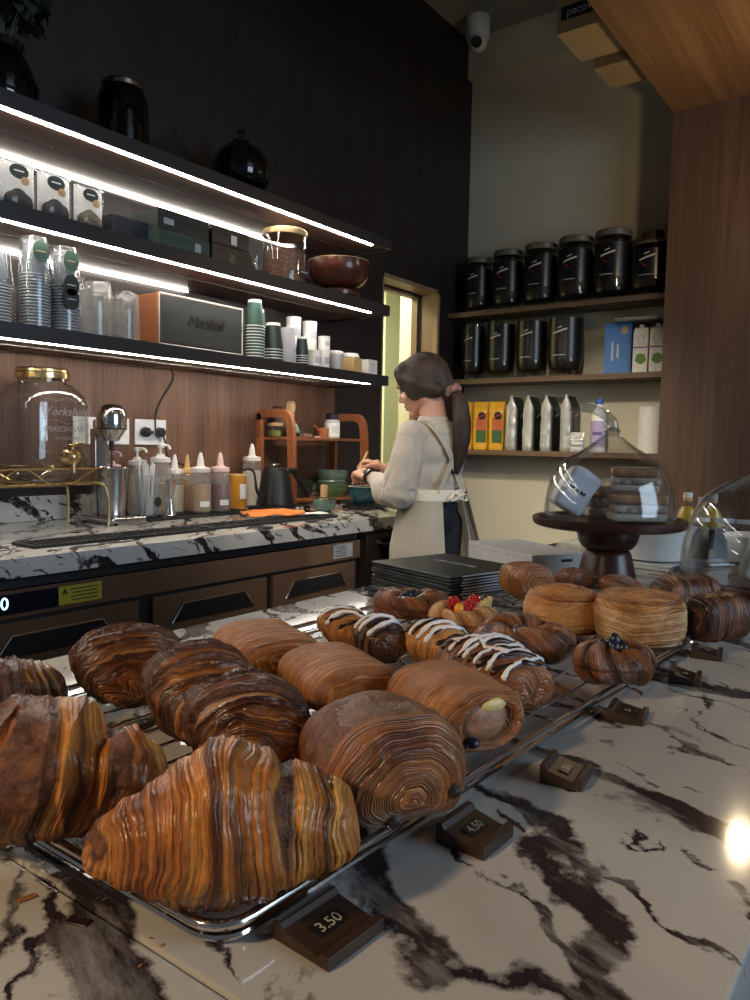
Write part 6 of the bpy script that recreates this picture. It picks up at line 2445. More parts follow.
PZ = FC + 0.1285
gw = 'wrapped sandwiches under the cake stand cloche'
sandwich('white paper-wrapped sandwich leaning at the left under the tall cloche', (SX - 0.056, SY - 0.036, PZ + 0.0585), (0, radians(32), radians(38)), (0.066, 0.046, 0.090), True, gw)
sandwich('clear-wrapped sandwich lying at the right, lower one under the tall cloche', (SX + 0.050, SY + 0.012, PZ + 0.0295), (0, 0, radians(36)), (0.100, 0.066, 0.052), False, gw)
sandwich('clear-wrapped sandwich with toasted top, upper one under the tall cloche', (SX + 0.040, SY + 0.020, PZ + 0.0825), (0, 0, radians(24)), (0.088, 0.066, 0.044), False, gw)
sandwich('clear-wrapped sandwich behind the white parcel under the tall cloche', (SX - 0.045, SY + 0.062, PZ + 0.034), (0, 0, radians(50)), (0.070, 0.050, 0.060), False, gw)

# second cloche on its board
BX, BY = -0.222, 1.640
t = thing('serving_board', 'round dark wooden board under the second cloche at the right picture edge', 'board', (BX, BY, FC))
bm = nb()
lathe(bm, [(0, 0), (0.190, 0), (0.206, 0.010), (0.210, 0.022), (0.208, 0.028), (0.202, 0.028), (0.198, 0.021), (0, 0.021)], 72)
obj('board', bm, M_stand, t)
for k in range(3):
    bm = nb()
    tube(bm, [((0.05 + 0.05 * k) * cos(2 * pi * i / 48), (0.05 + 0.05 * k) * sin(2 * pi * i / 48), 0.0212) for i in range(48)], 0.0006, 4, closed=True)
    obj('turning_groove', bm, M_black, t)
cloche('wide clear glass cloche on the round board, cut by the right picture edge', (BX, BY, FC + 0.0215), 0.188, 0.92, radians(200), 'glass cloches')
gw2 = 'wrapped pieces under the second cloche'
sandwich('white paper-wrapped sandwich under the second cloche, with dark printed side', (BX - 0.02, BY - 0.095, FC + 0.0215 + 0.046), (0, radians(14), radians(20)), (0.075, 0.055, 0.080), True, gw2)
sandwich('clear-wrapped sandwich at the back under the second cloche', (BX + 0.02, BY + 0.04, FC + 0.0215 + 0.030), (0, 0, radians(10)), (0.11, 0.08, 0.054), False, gw2)

# white tub, trays and drink bottles behind
t = thing('white_tub', 'round white tub standing behind the cake stand', 'tub', (-0.535, 1.855, FC + 0.0125))
bm = nb()
lathe(bm, [(0, 0), (0.070, 0), (0.076, 0.006), (0.088, 0.072), (0.094, 0.074), (0.094, 0.079), (0.088, 0.080), (0.085, 0.074), (0.072, 0.008), (0, 0.006)], 48)
obj('tub_body', bm, M_white, t)
bm = nb()
lathe(bm, [(0.0885, 0.066), (0.0905, 0.066), (0.0905, 0.069), (0.0885, 0.069), (0.0885, 0.066)], 48)
obj('ridge', bm, M_paperw, t)
t = thing('white_tray', 'flat white tray under the round tub', 'tray', (-0.545, 1.862, FC), radians(-12))
bm = nb()
box(bm, (0, 0, 0.004), (0.25, 0.24, 0.008), 0.003)
obj('tray_base', bm, M_white, t)
bm = nb()
for sx, sy, a, b in ((0.12, 0, 0.01, 0.24), (-0.12, 0, 0.01, 0.24), (0, 0.115, 0.23, 0.01), (0, -0.115, 0.23, 0.01)):
    box(bm, (sx, sy, 0.010), (a, b, 0.004), 0.001)
obj('tray_rim', bm, M_paperw, t)

M_juice = plain('yellow_juice', (0.62, 0.40, 0.035), 0.25)
M_juice2 = plain('dark_berry_juice', (0.12, 0.014, 0.020), 0.25)
M_juice3 = plain('pale_drink', (0.40, 0.34, 0.25), 0.3)
M_greenl = plain('green_bottle_label', (0.10, 0.20, 0.16), 0.5)


def drink(label, x, y, r, h, liquid, cap, neck=0.38, lab=None, group='drink bottles behind the second cloche'):
    t = thing('drink_bottle', label, 'bottle', (x, y, FC), 0, group)
    bm = nb()
    lathe(bm, [(0, 0), (r * 0.92, 0), (r, 0.004), (r, h * 0.55), (r * 0.92, h * 0.66), (r * neck * 1.25, h * 0.82), (r * neck, h * 0.86), (r * neck, h * 0.92), (0, h * 0.92)], 28)
    obj('glass_body', bm, M_glass, t)
    bm = nb()
    lathe(bm, [(0, 0.002), (r * 0.9, 0.003), (r * 0.95, 0.006), (r * 0.95, h * 0.55), (r * 0.87, h * 0.65), (r * neck * 1.2, h * 0.78), (0, h * 0.78)], 26)
    obj('drink', bm, liquid, t)
    bm = nb()
    q = r * neck * 1.18
    lathe(bm, [(0, h * 0.9202), (q, h * 0.9202), (q, h * 0.995), (q * 0.92, h), (0, h)], 24)
    obj('cap', bm, cap, t)
    if neck < 0.7:
        bm = nb()
        lathe(bm, [(r * neck + 0.0003, h * 0.87), (q, h * 0.87), (q, h * 0.915), (r * neck + 0.0003, h * 0.915)], 24)
        obj('neck_ring', bm, M_capo, t)
    if lab:
        bm = nb()
        lathe(bm, [(r + 0.0003, h * 0.15), (r + 0.0007, h * 0.15), (r + 0.0007, h * 0.46), (r + 0.0003, h * 0.46), (r + 0.0003, h * 0.15)], 26)
        obj('label', bm, lab, t)
    return t


drink('yellow juice bottle with a white cap, nearest the cake stand', -0.510, 2.05, 0.026, 0.162, M_juice, M_white, lab=M_greenl)
drink('shorter clear bottle with a grey cap, between the two white-capped juice bottles', -0.490, 2.12, 0.024, 0.148, M_juice3, M_greycup)
drink('second white-capped juice bottle, right of the short grey-capped one', -0.450, 2.05, 0.026, 0.162, M_juice, M_white, lab=M_darkgreen)
drink('small jar bottle with pale drink, leftmost of the low row behind the cloche', -0.455, 1.955, 0.023, 0.108, M_juice3, M_paperw, 0.78)
drink('small jar bottle of dark drink, middle of the low row behind the cloche', -0.408, 2.00, 0.024, 0.105, M_matteb, M_greycup, 0.78)
drink('small jar bottle of dark red drink, right in the low row behind the cloche', -0.360, 2.00, 0.024, 0.105, M_juice2, M_greycup, 0.78)
drink('small jar bottle of yellow drink, last of the low row', -0.310, 2.00, 0.024, 0.105, M_juice, M_paperw, 0.78)
t = thing('white_tub', 'round white tub standing behind the second cloche', 'tub', (-0.325, 1.920, FC))
bm = nb()
lathe(bm, [(0, 0), (0.050, 0), (0.054, 0.004), (0.060, 0.066), (0.064, 0.068), (0.064, 0.072), (0, 0.072)], 44)
obj('tub_body', bm, M_white, t)
bm = nb()
lathe(bm, [(0, 0.0722), (0.0655, 0.0722), (0.0665, 0.078), (0.062, 0.081), (0, 0.081)], 44)
obj('lid', bm, M_paperw, t)

# ================================================================== things on the niche shelves
N1, N2, N3 = 2.0903, 1.6573, 1.2003
M_jarclear = glassy('jar_plastic', (0.80, 0.80, 0.76), 1.1)
M_coffee = plain('ground_coffee', (0.020, 0.013, 0.010), 0.5, var=0.4, scale=120)
M_jlabel = plain('black_jar_label', (0.008, 0.008, 0.009), 0.30)
M_redlogo = plain('dark_red_logo', (0.34, 0.018, 0.025), 0.45)
M_wlogo = plain('pale_logo_band', (0.60, 0.58, 0.55), 0.5)
M_olive = plain('dull_jar_lid', (0.13, 0.12, 0.09), 0.3)


def patch(bm, r, a, quad, n=10):
    """four-sided mark wrapped on a cylinder: quad of (arc, z) corners"""
    (u0, z0), (u1, z1), (u2, z2), (u3, z3) = quad
    vs, fs = [], []
    for i in range(n + 1):
        f = i / n
        for (ua, za), (ub, zb) in (((u0, z0), (u1, z1)), ((u3, z3), (u2, z2))):
            u, z = ua + (ub - ua) * f, za + (zb - za) * f
            vs.append(Vector((r * cos(a + u / r), r * sin(a + u / r), z)))
    for i in range(n):
        fs.append([2 * i, 2 * i + 2, 2 * i + 3, 2 * i + 1])
    add_geo(bm, vs, fs)


def coffee_jar(label, x, z, r, h, inverted, y=4.475, group=None):
    t = thing('coffee_jar', label, 'jar', (x, y, z), radians(8), group)
    bm = nb()
    if inverted:
        lathe(bm, [(0, 0.0), (r * 0.42, 0.0), (r * 0.42, 0.022), (r * 0.55, 0.030), (r * 0.86, 0.045), (r * 0.97, 0.07), (r, 0.10), (r, h - 0.02), (r * 0.94, h - 0.004), (0, h - 0.002)], 40)
    else:
        lathe(bm, [(0, 0), (r * 0.40, 0.0), (r * 0.40, 0.018), (r * 0.80, 0.022), (r * 0.95, 0.035), (r, 0.06), (r, h * 0.84), (r * 0.96, h * 0.88), (r * 0.93, h * 0.90), (0, h * 0.90)], 40)
    obj('jar_body', bm, M_jarclear, t)
    bm = nb()
    top = h * 0.62 if inverted else h * 0.80
    lathe(bm, [(0, 0.048), (r * 0.80, 0.050), (r * 0.94, 0.075), (r * 0.965, 0.10), (r * 0.965, top), (0, top)], 36)
    obj('coffee', bm, M_coffee, t)
    bm = nb()
    l0, l1 = (h * 0.28, h * 0.90) if inverted else (h * 0.30, h * 0.80)
    arc = (0, 2 * pi) if not inverted else (-pi / 2 - 2.3, -pi / 2 + 2.3)
    lathe(bm, [(r + 0.0005, l0), (r + 0.001, l0), (r + 0.001, l1), (r + 0.0005, l1)], 36, a0=arc[0], a1=arc[1])
    lb = obj('label', bm, M_jlabel, t)
    a = -pi / 2 - 0.10
    zc = l0 + (l1 - l0) * 0.62
    s = r * 0.42
    bm = nb()
    patch(bm, r + 0.0016, a, ((-s * 0.85, zc - s * 0.30), (-s * 0.05, zc - s * 0.95), (s * 0.95, zc - s * 0.05), (s * 0.9, zc + s * 0.40)))
    obj('red_logo', bm, M_redlogo, lb)
    bm = nb()
    patch(bm, r + 0.0020, a, ((-s, zc - s * 0.16), (s, zc + s * 0.42), (s, zc + s * 0.64), (-s, zc + s * 0.06)))
    obj('pale_band', bm, M_wlogo, lb)
    bm = nb()
    patch(bm, r + 0.0020, a, ((-s * 0.35, zc + s * 0.58), (s * 0.3, zc + s * 0.78), (s * 0.3, zc + s * 0.92), (-s * 0.35, zc + s * 0.72)))
    obj('pale_mark', bm, M_wlogo, lb)
    bm = nb()
    patch(bm, r + 0.0016, a, ((-s, l0 + h * 0.035), (s * 0.8, l0 + h * 0.035), (s * 0.8, l0 + h * 0.047), (-s, l0 + h * 0.047)))
    obj('pale_line', bm, M_greylab, lb)
    if not inverted:
        bm = nb()
        lathe(bm, [(0, h * 0.9005), (r * 0.96, h * 0.9005), (r * 1.0, h * 0.91), (r * 1.0, h * 0.985), (r * 0.95, h), (0, h)], 40)
        obj('lid', bm, M_olive, t)
    return t


gj = 'coffee jars on the top niche shelf'
for x, r, h, lb in ((-2.490, 0.085, 0.352, 'black-labelled coffee jar in the dark corner of the top niche shelf'),
                    (-2.275, 0.094, 0.372, 'black-labelled coffee jar, second from the dark corner on the top niche shelf'),
                    (-2.050, 0.100, 0.382, 'black-labelled coffee jar in the middle of the five alike on the top niche shelf'),
                    (-1.825, 0.103, 0.392, 'black-labelled coffee jar, second from the one with the knob lid, top niche shelf'),
                    (-1.597, 0.106, 0.398, 'black-labelled coffee jar right beside the wide jar with the narrow cap')):
    coffee_jar(lb, x, N1, r, h, False, group=gj)
t = coffee_jar('wide clear jar with a narrow screw cap, right end of top niche shelf', -1.370, N1, 0.108, 0.315, False, group=gj)
for ch in list(t.children):
    if ch.name.startswith('lid'):
        bpy.data.objects.remove(ch)
bm = nb()
lathe(bm, [(0, 0.284), (0.100, 0.284), (0.098, 0.295), (0.060, 0.318), (0.052, 0.325), (0, 0.325)], 40)
obj('shoulder', bm, M_olive, t)
bm = nb()
lathe(bm, [(0, 0.3252), (0.056, 0.3252), (0.058, 0.330), (0.058, 0.360), (0.054, 0.364), (0, 0.364)], 36)
obj('screw_cap', bm, M_stand, t)
gd = 'upended coffee dispensers on the middle niche shelf'
for x, r, lb in ((-2.515, 0.078, 'upended clear coffee jar in the dark corner, leftmost on the middle niche shelf'),
                 (-2.310, 0.088, 'upended clear coffee jar, second from the dark corner on the middle niche shelf'),
                 (-2.095, 0.094, 'upended clear coffee jar, third from the dark corner on the middle niche shelf'),
                 (-1.870, 0.104, 'upended clear coffee jar with free shelf to its right, middle niche shelf')):
    coffee_jar(lb, x, N2, r, 0.385, True, group=gd)

# blue pack, plant-milk cartons, tray
M_bluep = plain('bright_blue_card', (0.05, 0.17, 0.42), 0.5)
t = thing('blue_pack', 'bright blue card pack with a brown corner emblem, beside the plant-milk cartons', 'pack', (-1.538, 4.475, N2), radians(12))
obj('pack', box(nb(), (0, 0, 0.145), (0.150, 0.13, 0.29), 0.002), M_bluep, t)
bm = nb()
prism(bm, [(0.02 * cos(2 * pi * i / 20), 0.025 * sin(2 * pi * i / 20)) for i in range(20)], 0.001, frame4((0.035, -0.0652, 0.25), (1, 0, 0), (0, 0, 1)))
obj('emblem', bm, M_kraft, t)
bm = nb()
for k in range(2):
    box(bm, (-0.030 + 0.030 * k, -0.0656, 0.13), (0.012, 0.001, 0.11 - 0.03 * k))
obj('print', bm, M_greylab, t)
M_mcart = plain('milk_carton_white', (0.66, 0.64, 0.60), 0.5)
M_purple = plain('purple_print', (0.13, 0.07, 0.22), 0.5)
M_leafg = plain('green_print', (0.10, 0.20, 0.035), 0.5)
for x, lb in ((-1.395, 'white plant-milk carton next to the blue pack'), (-1.302, 'white plant-milk carton nearest the walnut end panel')):
    t = thing('milk_carton', lb, 'carton', (x, 4.435, N2), radians(6), 'plant-milk cartons')
    bm = nb()
    box(bm, (0, 0, 0.115), (0.082, 0.072, 0.23), 0.003)
    b = obj('body', bm, M_mcart, t)
    bm = nb()
    prism(bm, [(-0.041, 0.2302), (0.041, 0.2302), (0.036, 0.252), (-0.036, 0.252)], 0.058, frame4((0, 0.029, 0), (1, 0, 0), (0, 0, 1)), 0.002)
    obj('gable_top', bm, M_mcart, t)
    bm = nb()
    lathe(bm, [(0, 0.2522), (0.016, 0.2522), (0.016, 0.272), (0.014, 0.275), (0, 0.275)], 20)
    obj('cap', bm, M_white, t)
    bm = nb()
    prism(bm, [(0.030 * cos(2 * pi * i / 24) * (1 + 0.12 * sin(5 * i)), 0.030 * sin(2 * pi * i / 24)) for i in range(24)], 0.001, frame4((0.004, -0.0362, 0.078), (1, 0, 0), (0, 0, 1)))
    obj('green_picture', bm, M_leafg, b)
    bm = nb()
    box(bm, (0, -0.0366, 0.142), (0.075, 0.001, 0.008))
    obj('purple_stripe', bm, M_purple, b)
    bm = nb()
    tube(bm, [(0.020 * cos(2 * pi * i / 20), -0.0366, 0.185 + 0.024 * sin(2 * pi * i / 20)) for i in range(20)], 0.0022, 5, closed=True)
    obj('round_mark', bm, M_greycup, b)
t = thing('serving_tray', 'thin grey-green tray lying across the tops of the milk cartons', 'tray', (-1.39, 4.46, N2 + 0.2905), radians(4))
obj('tray_base', box(nb(), (0, 0, 0.006), (0.29, 0.20, 0.012), 0.003), plain('grey_green_tray', (0.17, 0.20, 0.17), 0.4), t)
obj('tray_rim', box(nb(), (0, 0, 0.0145), (0.30, 0.21, 0.005), 0.002), M_greycup, t)

# coffee bags
M_yellow = plain('yellow_foil', (0.78, 0.42, 0.035), 0.35, var=0.12, scale=30, bump=0.3)
M_silver = plain('silver_foil', (0.58, 0.58, 0.56), 0.32, 0.55, var=0.12, scale=35, bump=0.5)
M_blackfoil = plain('black_foil', (0.012, 0.012, 0.013), 0.4, var=0.2, scale=40, bump=0.3)
M_redp = plain('orange_red_print', (0.55, 0.12, 0.045), 0.5)
M_greenp = plain('green_field_print', (0.045, 0.13, 0.035), 0.5)


def bag_loft(bm, w_, d_, h, seed, top=0.80, n=28, m_=22, tw=0.0):
    """gusseted coffee bag: full below, drawn to a flat seam at the top"""
    vs, fs = [], []
    for i in range(m_ + 1):
        v = i / m_
        q = 1.0 if v < top else 1 - 0.86 * ((v - top) / (1 - top)) ** 0.8
        for j in range(n):
            a = 2 * pi * j / n
            e = 5.0
            k = (abs(cos(a)) ** e + abs(sin(a)) ** e) ** (-1 / e)
            x = w_ / 2 * k * cos(a) * (1 + 0.03 * sin(v * 5 + seed)) 
            y = d_ / 2 * k * sin(a) * q
            x += 0.0035 * nz3(v * 9, a * 1.5, seed) + tw * v * v
            y += 0.0035 * nz3(v * 9 + 4, a * 1.5, seed)
            r0 = min(1.0, 0.90 + v * 4)
            vs.append(Vector((x * r0, y * r0, v * h)))
    for i in range(m_):
        for j in range(n):
            j2 = (j + 1) % n
            fs.append([i * n + j, i * n + j2, (i + 1) * n + j2, (i + 1) * n + j])
    fs.append(list(range(n))[::-1])
    fs.append([m_ * n + j for j in range(n)])
    add_geo(bm, vs, fs)
    return bm


for k, (x, lb) in enumerate(((-2.548, 'yellow foil coffee bag in the corner beside the barista'), (-2.434, 'yellow foil coffee bag in the middle of the three'), (-2.318, 'yellow foil coffee bag next to the silver and black bags'))):
    t = thing('coffee_bag', lb, 'bag', (x, 4.47, N3), radians(14), 'yellow coffee bags')
    obj('pouch', bag_loft(nb(), 0.100, 0.075, 0.315, k + 1.3), M_yellow, t)
    pn = obj('panel_top', box(nb(), (0.010, -0.0392, 0.168), (0.066, 0.002, 0.085)), M_redp, t)
    obj('panel_foot', box(nb(), (0.010, -0.0396, 0.088), (0.066, 0.002, 0.080)), M_greenp, t)
    bm = nb()
    prism(bm, [(0.026 * cos(2 * pi * i / 24), 0.026 * sin(2 * pi * i / 24)) for i in range(24)], 0.001, frame4((0.014, -0.0408, 0.222), (1, 0, 0), (0, 0, 1)))
    em = obj('emblem', bm, M_jlabel, t)
    bm = nb()
    box(bm, (0.014, -0.0424, 0.222), (0.046, 0.0008, 0.009), rot=Matrix.Rotation(-0.4, 3, 'Y'))
    obj('emblem_band', bm, M_redlogo, em)
for k, (x, lb) in enumerate(((-2.188, 'silver and black coffee bag next to the yellow bags'), (-2.075, 'silver and black coffee bag, second from the yellow bags'), (-1.955, 'silver and black coffee bag, third from the yellow bags'), (-1.826, 'silver and black coffee bag with the small silver pouch in front of it'))):
    t = thing('coffee_bag', lb, 'bag', (x, 4.47, N3), radians(90 + 6), 'silver and black coffee bags')
    obj('pouch', bag_loft(nb(), 0.17, 0.075, 0.345, k + 7.1), M_silver, t)
    bm = nb()
    vs, fs = [], []
    for i in range(15):
        v = 0.02 + 0.96 * i / 14
        q = 1.0 if v < 0.80 else 1 - 0.86 * ((v - 0.80) / 0.20) ** 0.8
        for j in range(9):
            u = -1 + j / 4
            vs.append(Vector((u * 0.080, -(0.0415) * q - 0.0015 - 0.002 * (1 - u * u), v * 0.345)))
    for i in range(14):
        for j in range(8):
            a = i * 9 + j
            fs.append([a, a + 1, a + 10, a + 9])
    add_geo(bm, vs, fs)
    fp = obj('front_panel', bm, M_blackfoil, t)
    bm = nb()
    for i in range(5):
        box(bm, (-0.01, -0.0462, 0.10 + 0.016 * i), (0.085 - 0.015 * (i % 2), 0.0008, 0.005))
    obj('print', bm, plain('grey_print', (0.10, 0.10, 0.10), 0.5) if k == 0 else bpy.data.materials['grey_print'], fp)
    bm = nb()
    box(bm, (0.0, -0.0466, 0.225), (0.075, 0.0008, 0.010), rot=Matrix.Rotation(-0.35, 3, 'Y'))
    obj('pale_mark', bm, M_greylab, fp)
t = thing('silver_pouch', 'small plain silver pouch in front of the last black coffee bag', 'bag', (-1.742, 4.395, N3), radians(10))
obj('pouch', bag_loft(nb(), 0.085, 0.040, 0.112, 3.7, 0.7), M_silver, t)
obj('top_seal', box(nb(), (0, 0, 0.1125), (0.078, 0.006, 0.010), 0.001), M_silver, t)
t = thing('cleaner_bottle', 'white cleaning bottle with a blue cap and purple label', 'bottle', (-1.632, 4.44, N3))
bm = nb()
lathe(bm, [(0, 0), (0.042, 0), (0.045, 0.006), (0.045, 0.20), (0.040, 0.235), (0.022, 0.262), (0.019, 0.270), (0.019, 0.284), (0, 0.284)], 32)
obj('bottle_body', bm, M_white, t)
bm = nb()
lathe(bm, [(0, 0.2842), (0.023, 0.2842), (0.023, 0.312), (0.020, 0.316), (0, 0.316)], 24)
obj('cap', bm, plain('blue_cap', (0.03, 0.09, 0.40), 0.4), t)
bm = nb()
lathe(bm, [(0.0455, 0.03), (0.046, 0.03), (0.046, 0.185), (0.0455, 0.185), (0.0455, 0.03)], 24, a0=-pi / 2 - 0.9, a1=-pi / 2 + 1.5)
lb = obj('label', bm, plain('lilac_label', (0.40, 0.34, 0.50), 0.5), t)
bm = nb()
patch(bm, 0.0468, -pi / 2 + 0.2, ((-0.03, 0.10), (0.03, 0.10), (0.03, 0.12), (-0.03, 0.12)))
patch(bm, 0.0468, -pi / 2 + 0.2, ((-0.03, 0.05), (0.02, 0.05), (0.02, 0.056), (-0.03, 0.056)))
obj('print', bm, M_purple, lb)
t = thing('paper_roll', 'white paper roll standing beside the walnut end panel', 'paper roll', (-1.335, 4.455, N3))
bm = nb()
lathe(bm, [(0.020, 0.0), (0.064, 0.0), (0.066, 0.003), (0.066, 0.262), (0.064, 0.265), (0.020, 0.265), (0.020, 0.0)], 44)
obj('roll', bm, M_paperw, t)
bm = nb()
lathe(bm, [(0.0165, 0.001), (0.0195, 0.001), (0.0195, 0.264), (0.0165, 0.264), (0.0165, 0.001)], 24)
obj('core', bm, M_kraft, t)

# broom handle leaning in the corner
t = thing('broom', 'broom with a black handle and red tip leaning against the cream wall', 'broom', (0, 0, 0))
d = (Vector((-2.603, 4.540, 0.985)) - Vector((-2.13, 4.26, 0.03))).normalized()
p0 = Vector((-2.13, 4.26, 0.03))
tp = Vector((-2.603, 4.540, 0.985))
obj('handle', tube(nb(), [p0 + d * 0.02, tp - d * 0.085], 0.012, 12), M_blackp, t)
obj('red_grip', tube(nb(), [tp - d * 0.084, tp - d * 0.01, tp], [0.0135, 0.0135, 0.009], 12), plain('red_grip', (0.55, 0.03, 0.03), 0.4), t)
bm = nb()
box(bm, (-2.13, 4.26, 0.075), (0.24, 0.05, 0.05), 0.01)
obj('broom_head', bm, M_blackp, t)
bm = nb()
box(bm, (-2.13, 4.26, 0.0255), (0.23, 0.06, 0.048), 0.004)
obj('bristles', bm, M_rubber, t)

# ================================================================== the barista
M_skin = plain('skin', (0.56, 0.30, 0.21), 0.5, var=0.07, scale=18, sss=0.12)
M_blouse = plain('grey_beige_knit', (0.50, 0.455, 0.395), 0.9, var=0.10, scale=160, bump=0.25)
M_apron = plain('off_white_apron', (0.82, 0.77, 0.66), 0.85, var=0.05, scale=120, bump=0.15)
M_trous = plain('dark_navy_trousers', (0.010, 0.012, 0.020), 0.8)
M_shoe = plain('black_shoe', (0.012, 0.012, 0.012), 0.5)
M_hair = plain('brown_hair', (0.034, 0.019, 0.014), 0.62, var=0.55, scale=60, stretch=(1, 1, 0.06), bump=0.6)
M_scr = plain('patterned_scrunchie', (0.30, 0.17, 0.13), 0.85, var=0.5, scale=70)
M_eye = plain('eye_dark', (0.03, 0.02, 0.015), 0.2)
M_lip = plain('lip', (0.45, 0.16, 0.13), 0.45)

P = thing('person', 'person with a long brown ponytail in a grey blouse and off-white apron, whisking tea', 'person', (-1.645, 2.62, 0.0), radians(173))
HM = Matrix.Translation((0.062, 0.0, 1.468)) @ Matrix.Rotation(radians(20), 4, 'Z') @ Matrix.Rotation(radians(20), 4, 'Y')


def hp(x, y, z):
    return HM @ Vector((x, y, z))


def hand(bm, W, d, n, side, curls, spread=0.0, thumb=0.5):
    """palm, four bent fingers of unequal length and a thumb leaving the side of the palm"""
    W, d, n = Vector(W), Vector(d).normalized(), Vector(n).normalized()
    n = (n - d * n.dot(d)).normalized()
    k = d.cross(n) * side            # towards the thumb side
    for i in range(4):
        o = 0.027 - 0.018 * i
        capsule(bm, W + d * 0.004 + k * o * 0.55, W + d * (0.082 - 0.004 * abs(i - 1)) + k * o, 0.0135, 0.0115, 10)
    ball(bm, W + d * 0.045, 0.024, 1, 1, 1, 12, 8)
    tips = []
    for i, (Lf, cu) in enumerate(zip((0.070, 0.077, 0.071, 0.056), curls)):
        o = 0.027 - 0.018 * i
        p = W + d * (0.082 - 0.004 * abs(i - 1)) + k * o
        ang = 0
        for s, (fr_, ba) in enumerate(((0.45, 0.55), (0.30, 0.80), (0.25, 0.45))):
            ang += ba * cu
            dr = (d * cos(ang) + n * sin(ang) + k * spread * (1.5 - i) * 0.1).normalized()
            q = p + dr * Lf * fr_
            capsule(bm, p, q, 0.0088 - 0.0008 * s, 0.0080 - 0.0008 * s, 9)
            p = q
        tips.append(p)
    b0 = W + d * 0.022 + k * 0.026
    b1 = b0 + (d * 0.55 + k * 0.65 + n * 0.35 * thumb).normalized() * 0.036
    b2 = b1 + (d * 0.85 + k * (0.2 - 0.4 * thumb) + n * 0.55 * thumb).normalized() * 0.030
    b3 = b2 + (d * 0.80 - k * 0.35 * thumb + n * 0.6 * thumb).normalized() * 0.024
    capsule(bm, b0, b1, 0.0135, 0.0105, 10)
    capsule(bm, b1, b2, 0.0100, 0.0090, 10)
    capsule(bm, b2, b3, 0.0090, 0.0075, 10)
    return tips, b3


WL, WR = Vector((0.262, 0.098, 1.084)), Vector((0.318, -0.062, 1.118))
DL, DR = Vector((0.93, -0.22, 0.26)), Vector((0.88, 0.20, 0.30))
bm = nb()
# head
ball(bm, (0, 0, 0), 0.094, 1.06, 0.84, 1.0, 24, 16, HM @ Matrix.Translation((-0.006, 0, 0.020)))
ball(bm, (0, 0, 0), 0.068, 1.0, 0.86, 1.12, 20, 14, HM @ Matrix.Translation((0.030, 0, -0.042)))
ball(bm, (0, 0, 0), 0.026, 1.0, 1.1, 0.85, 14, 10, HM @ Matrix.Translation((0.066, 0, -0.098)))
for s in (-1, 1):
    capsule(bm, hp(0.066, 0.010 * s, -0.098), hp(0.0, 0.055 * s, -0.062), 0.018, 0.020, 10)
    ball(bm, (0, 0, 0), 0.032, 1, 0.8, 1, 14, 10, HM @ Matrix.Translation((0.060, 0.036 * s, -0.032)))
    ball(bm, (0, 0, 0), 0.024, 0.75, 0.26, 1.1, 14, 10, HM @ Matrix.Translation((-0.006, 0.072 * s, -0.014)))
    ball(bm, (0, 0, 0), 0.020, 0.6, 1.3, 0.5, 12, 8, HM @ Matrix.Translation((0.086, 0.030 * s, 0.018)))
capsule(bm, hp(0.094, 0, 0.006), hp(0.110, 0, -0.030), 0.007, 0.0105, 10)
for s in (-1, 1):
    ball(bm, hp(0.102, 0.008 * s, -0.036), 0.0075)
ball(bm, (0, 0, 0), 0.011, 0.8, 1.8, 0.55, 12, 8, HM @ Matrix.Translation((0.092, 0, -0.060)))
ball(bm, (0, 0, 0), 0.011, 0.8, 1.6, 0.6, 12, 8, HM @ Matrix.Translation((0.090, 0, -0.073)))
# neck and trunk
capsule(bm, (-0.008, 0, 1.27), hp(-0.022, 0, -0.050), 0.058, 0.050, 16)
ball(bm, (0.006, 0, 1.21), 0.118, 0.56, 0.96, 0.75)
ball(bm, (0.004, 0, 1.08), 0.105, 0.70, 0.92, 1.2)
ball(bm, (0, 0, 0.94), 0.115, 0.78, 1.0, 1.0)
# legs and feet
for s in (-1, 1):
    capsule(bm, (-0.012, 0.070 * s, 0.90), (0.0, 0.080 * s, 0.49), 0.068, 0.048, 16)
    capsule(bm, (0.0, 0.080 * s, 0.49), (-0.010, 0.090 * s, 0.09), 0.048, 0.034, 16)
    capsule(bm, (-0.02, 0.090 * s, 0.045), (0.15, 0.105 * s, 0.035), 0.034, 0.028, 14)
# arms
arms = ((1, (0, 0.132, 1.262), (0.022, 0.160, 1.045), WL, DL), (-1, (0, -0.132, 1.262), (0.100, -0.185, 1.055), WR, DR))
for s, sh, el, wr, dd in arms:
    capsule(bm, (0, 0.04 * s, 1.24), sh, 0.046, 0.042, 14)
    capsule(bm, sh, el, 0.042, 0.035, 14)
    capsule(bm, el, wr, 0.037, 0.023, 14)
tl, thl = hand(bm, WL, DL, (0.15, -0.30, -0.95), -1, (1.15, 1.2, 1.25, 1.3), thumb=0.7)
tr, thr = hand(bm, WR, DR, (0.25, 0.25, -0.90), 1, (0.95, 1.1, 1.25, 1.35), thumb=0.9)
body = fused(bm, 0.0045, 5, 0.45)
mobj('body', body, M_skin, P, angle=None)
for s in (-1, 1):
    bm = nb()
    ball(bm, hp(0.0845, 0.031 * s, -0.001), 0.0105, 1, 1.2, 0.7)
    e = obj('eye', bm, M_white, P)
    bm = nb()
    ball(bm, hp(0.0915, 0.031 * s, -0.002), 0.0052)
    obj('iris', bm, M_eye, e)
    bm = nb()
    tube(bm, smooth_path([hp(0.089, 0.016 * s, 0.022), hp(0.094, 0.032 * s, 0.026), hp(0.083, 0.048 * s, 0.022)], 4), 0.0028, 6, flat=0.6)
    obj('eyebrow', bm, M_hair, P)
bm = nb()
ball(bm, (0, 0, 0), 0.0085, 0.7, 2.0, 0.5, 12, 8, HM @ Matrix.Translation((0.0965, 0, -0.0605)))
ball(bm, (0, 0, 0), 0.0085, 0.7, 1.8, 0.55, 12, 8, HM @ Matrix.Translation((0.0945, 0, -0.0725)))
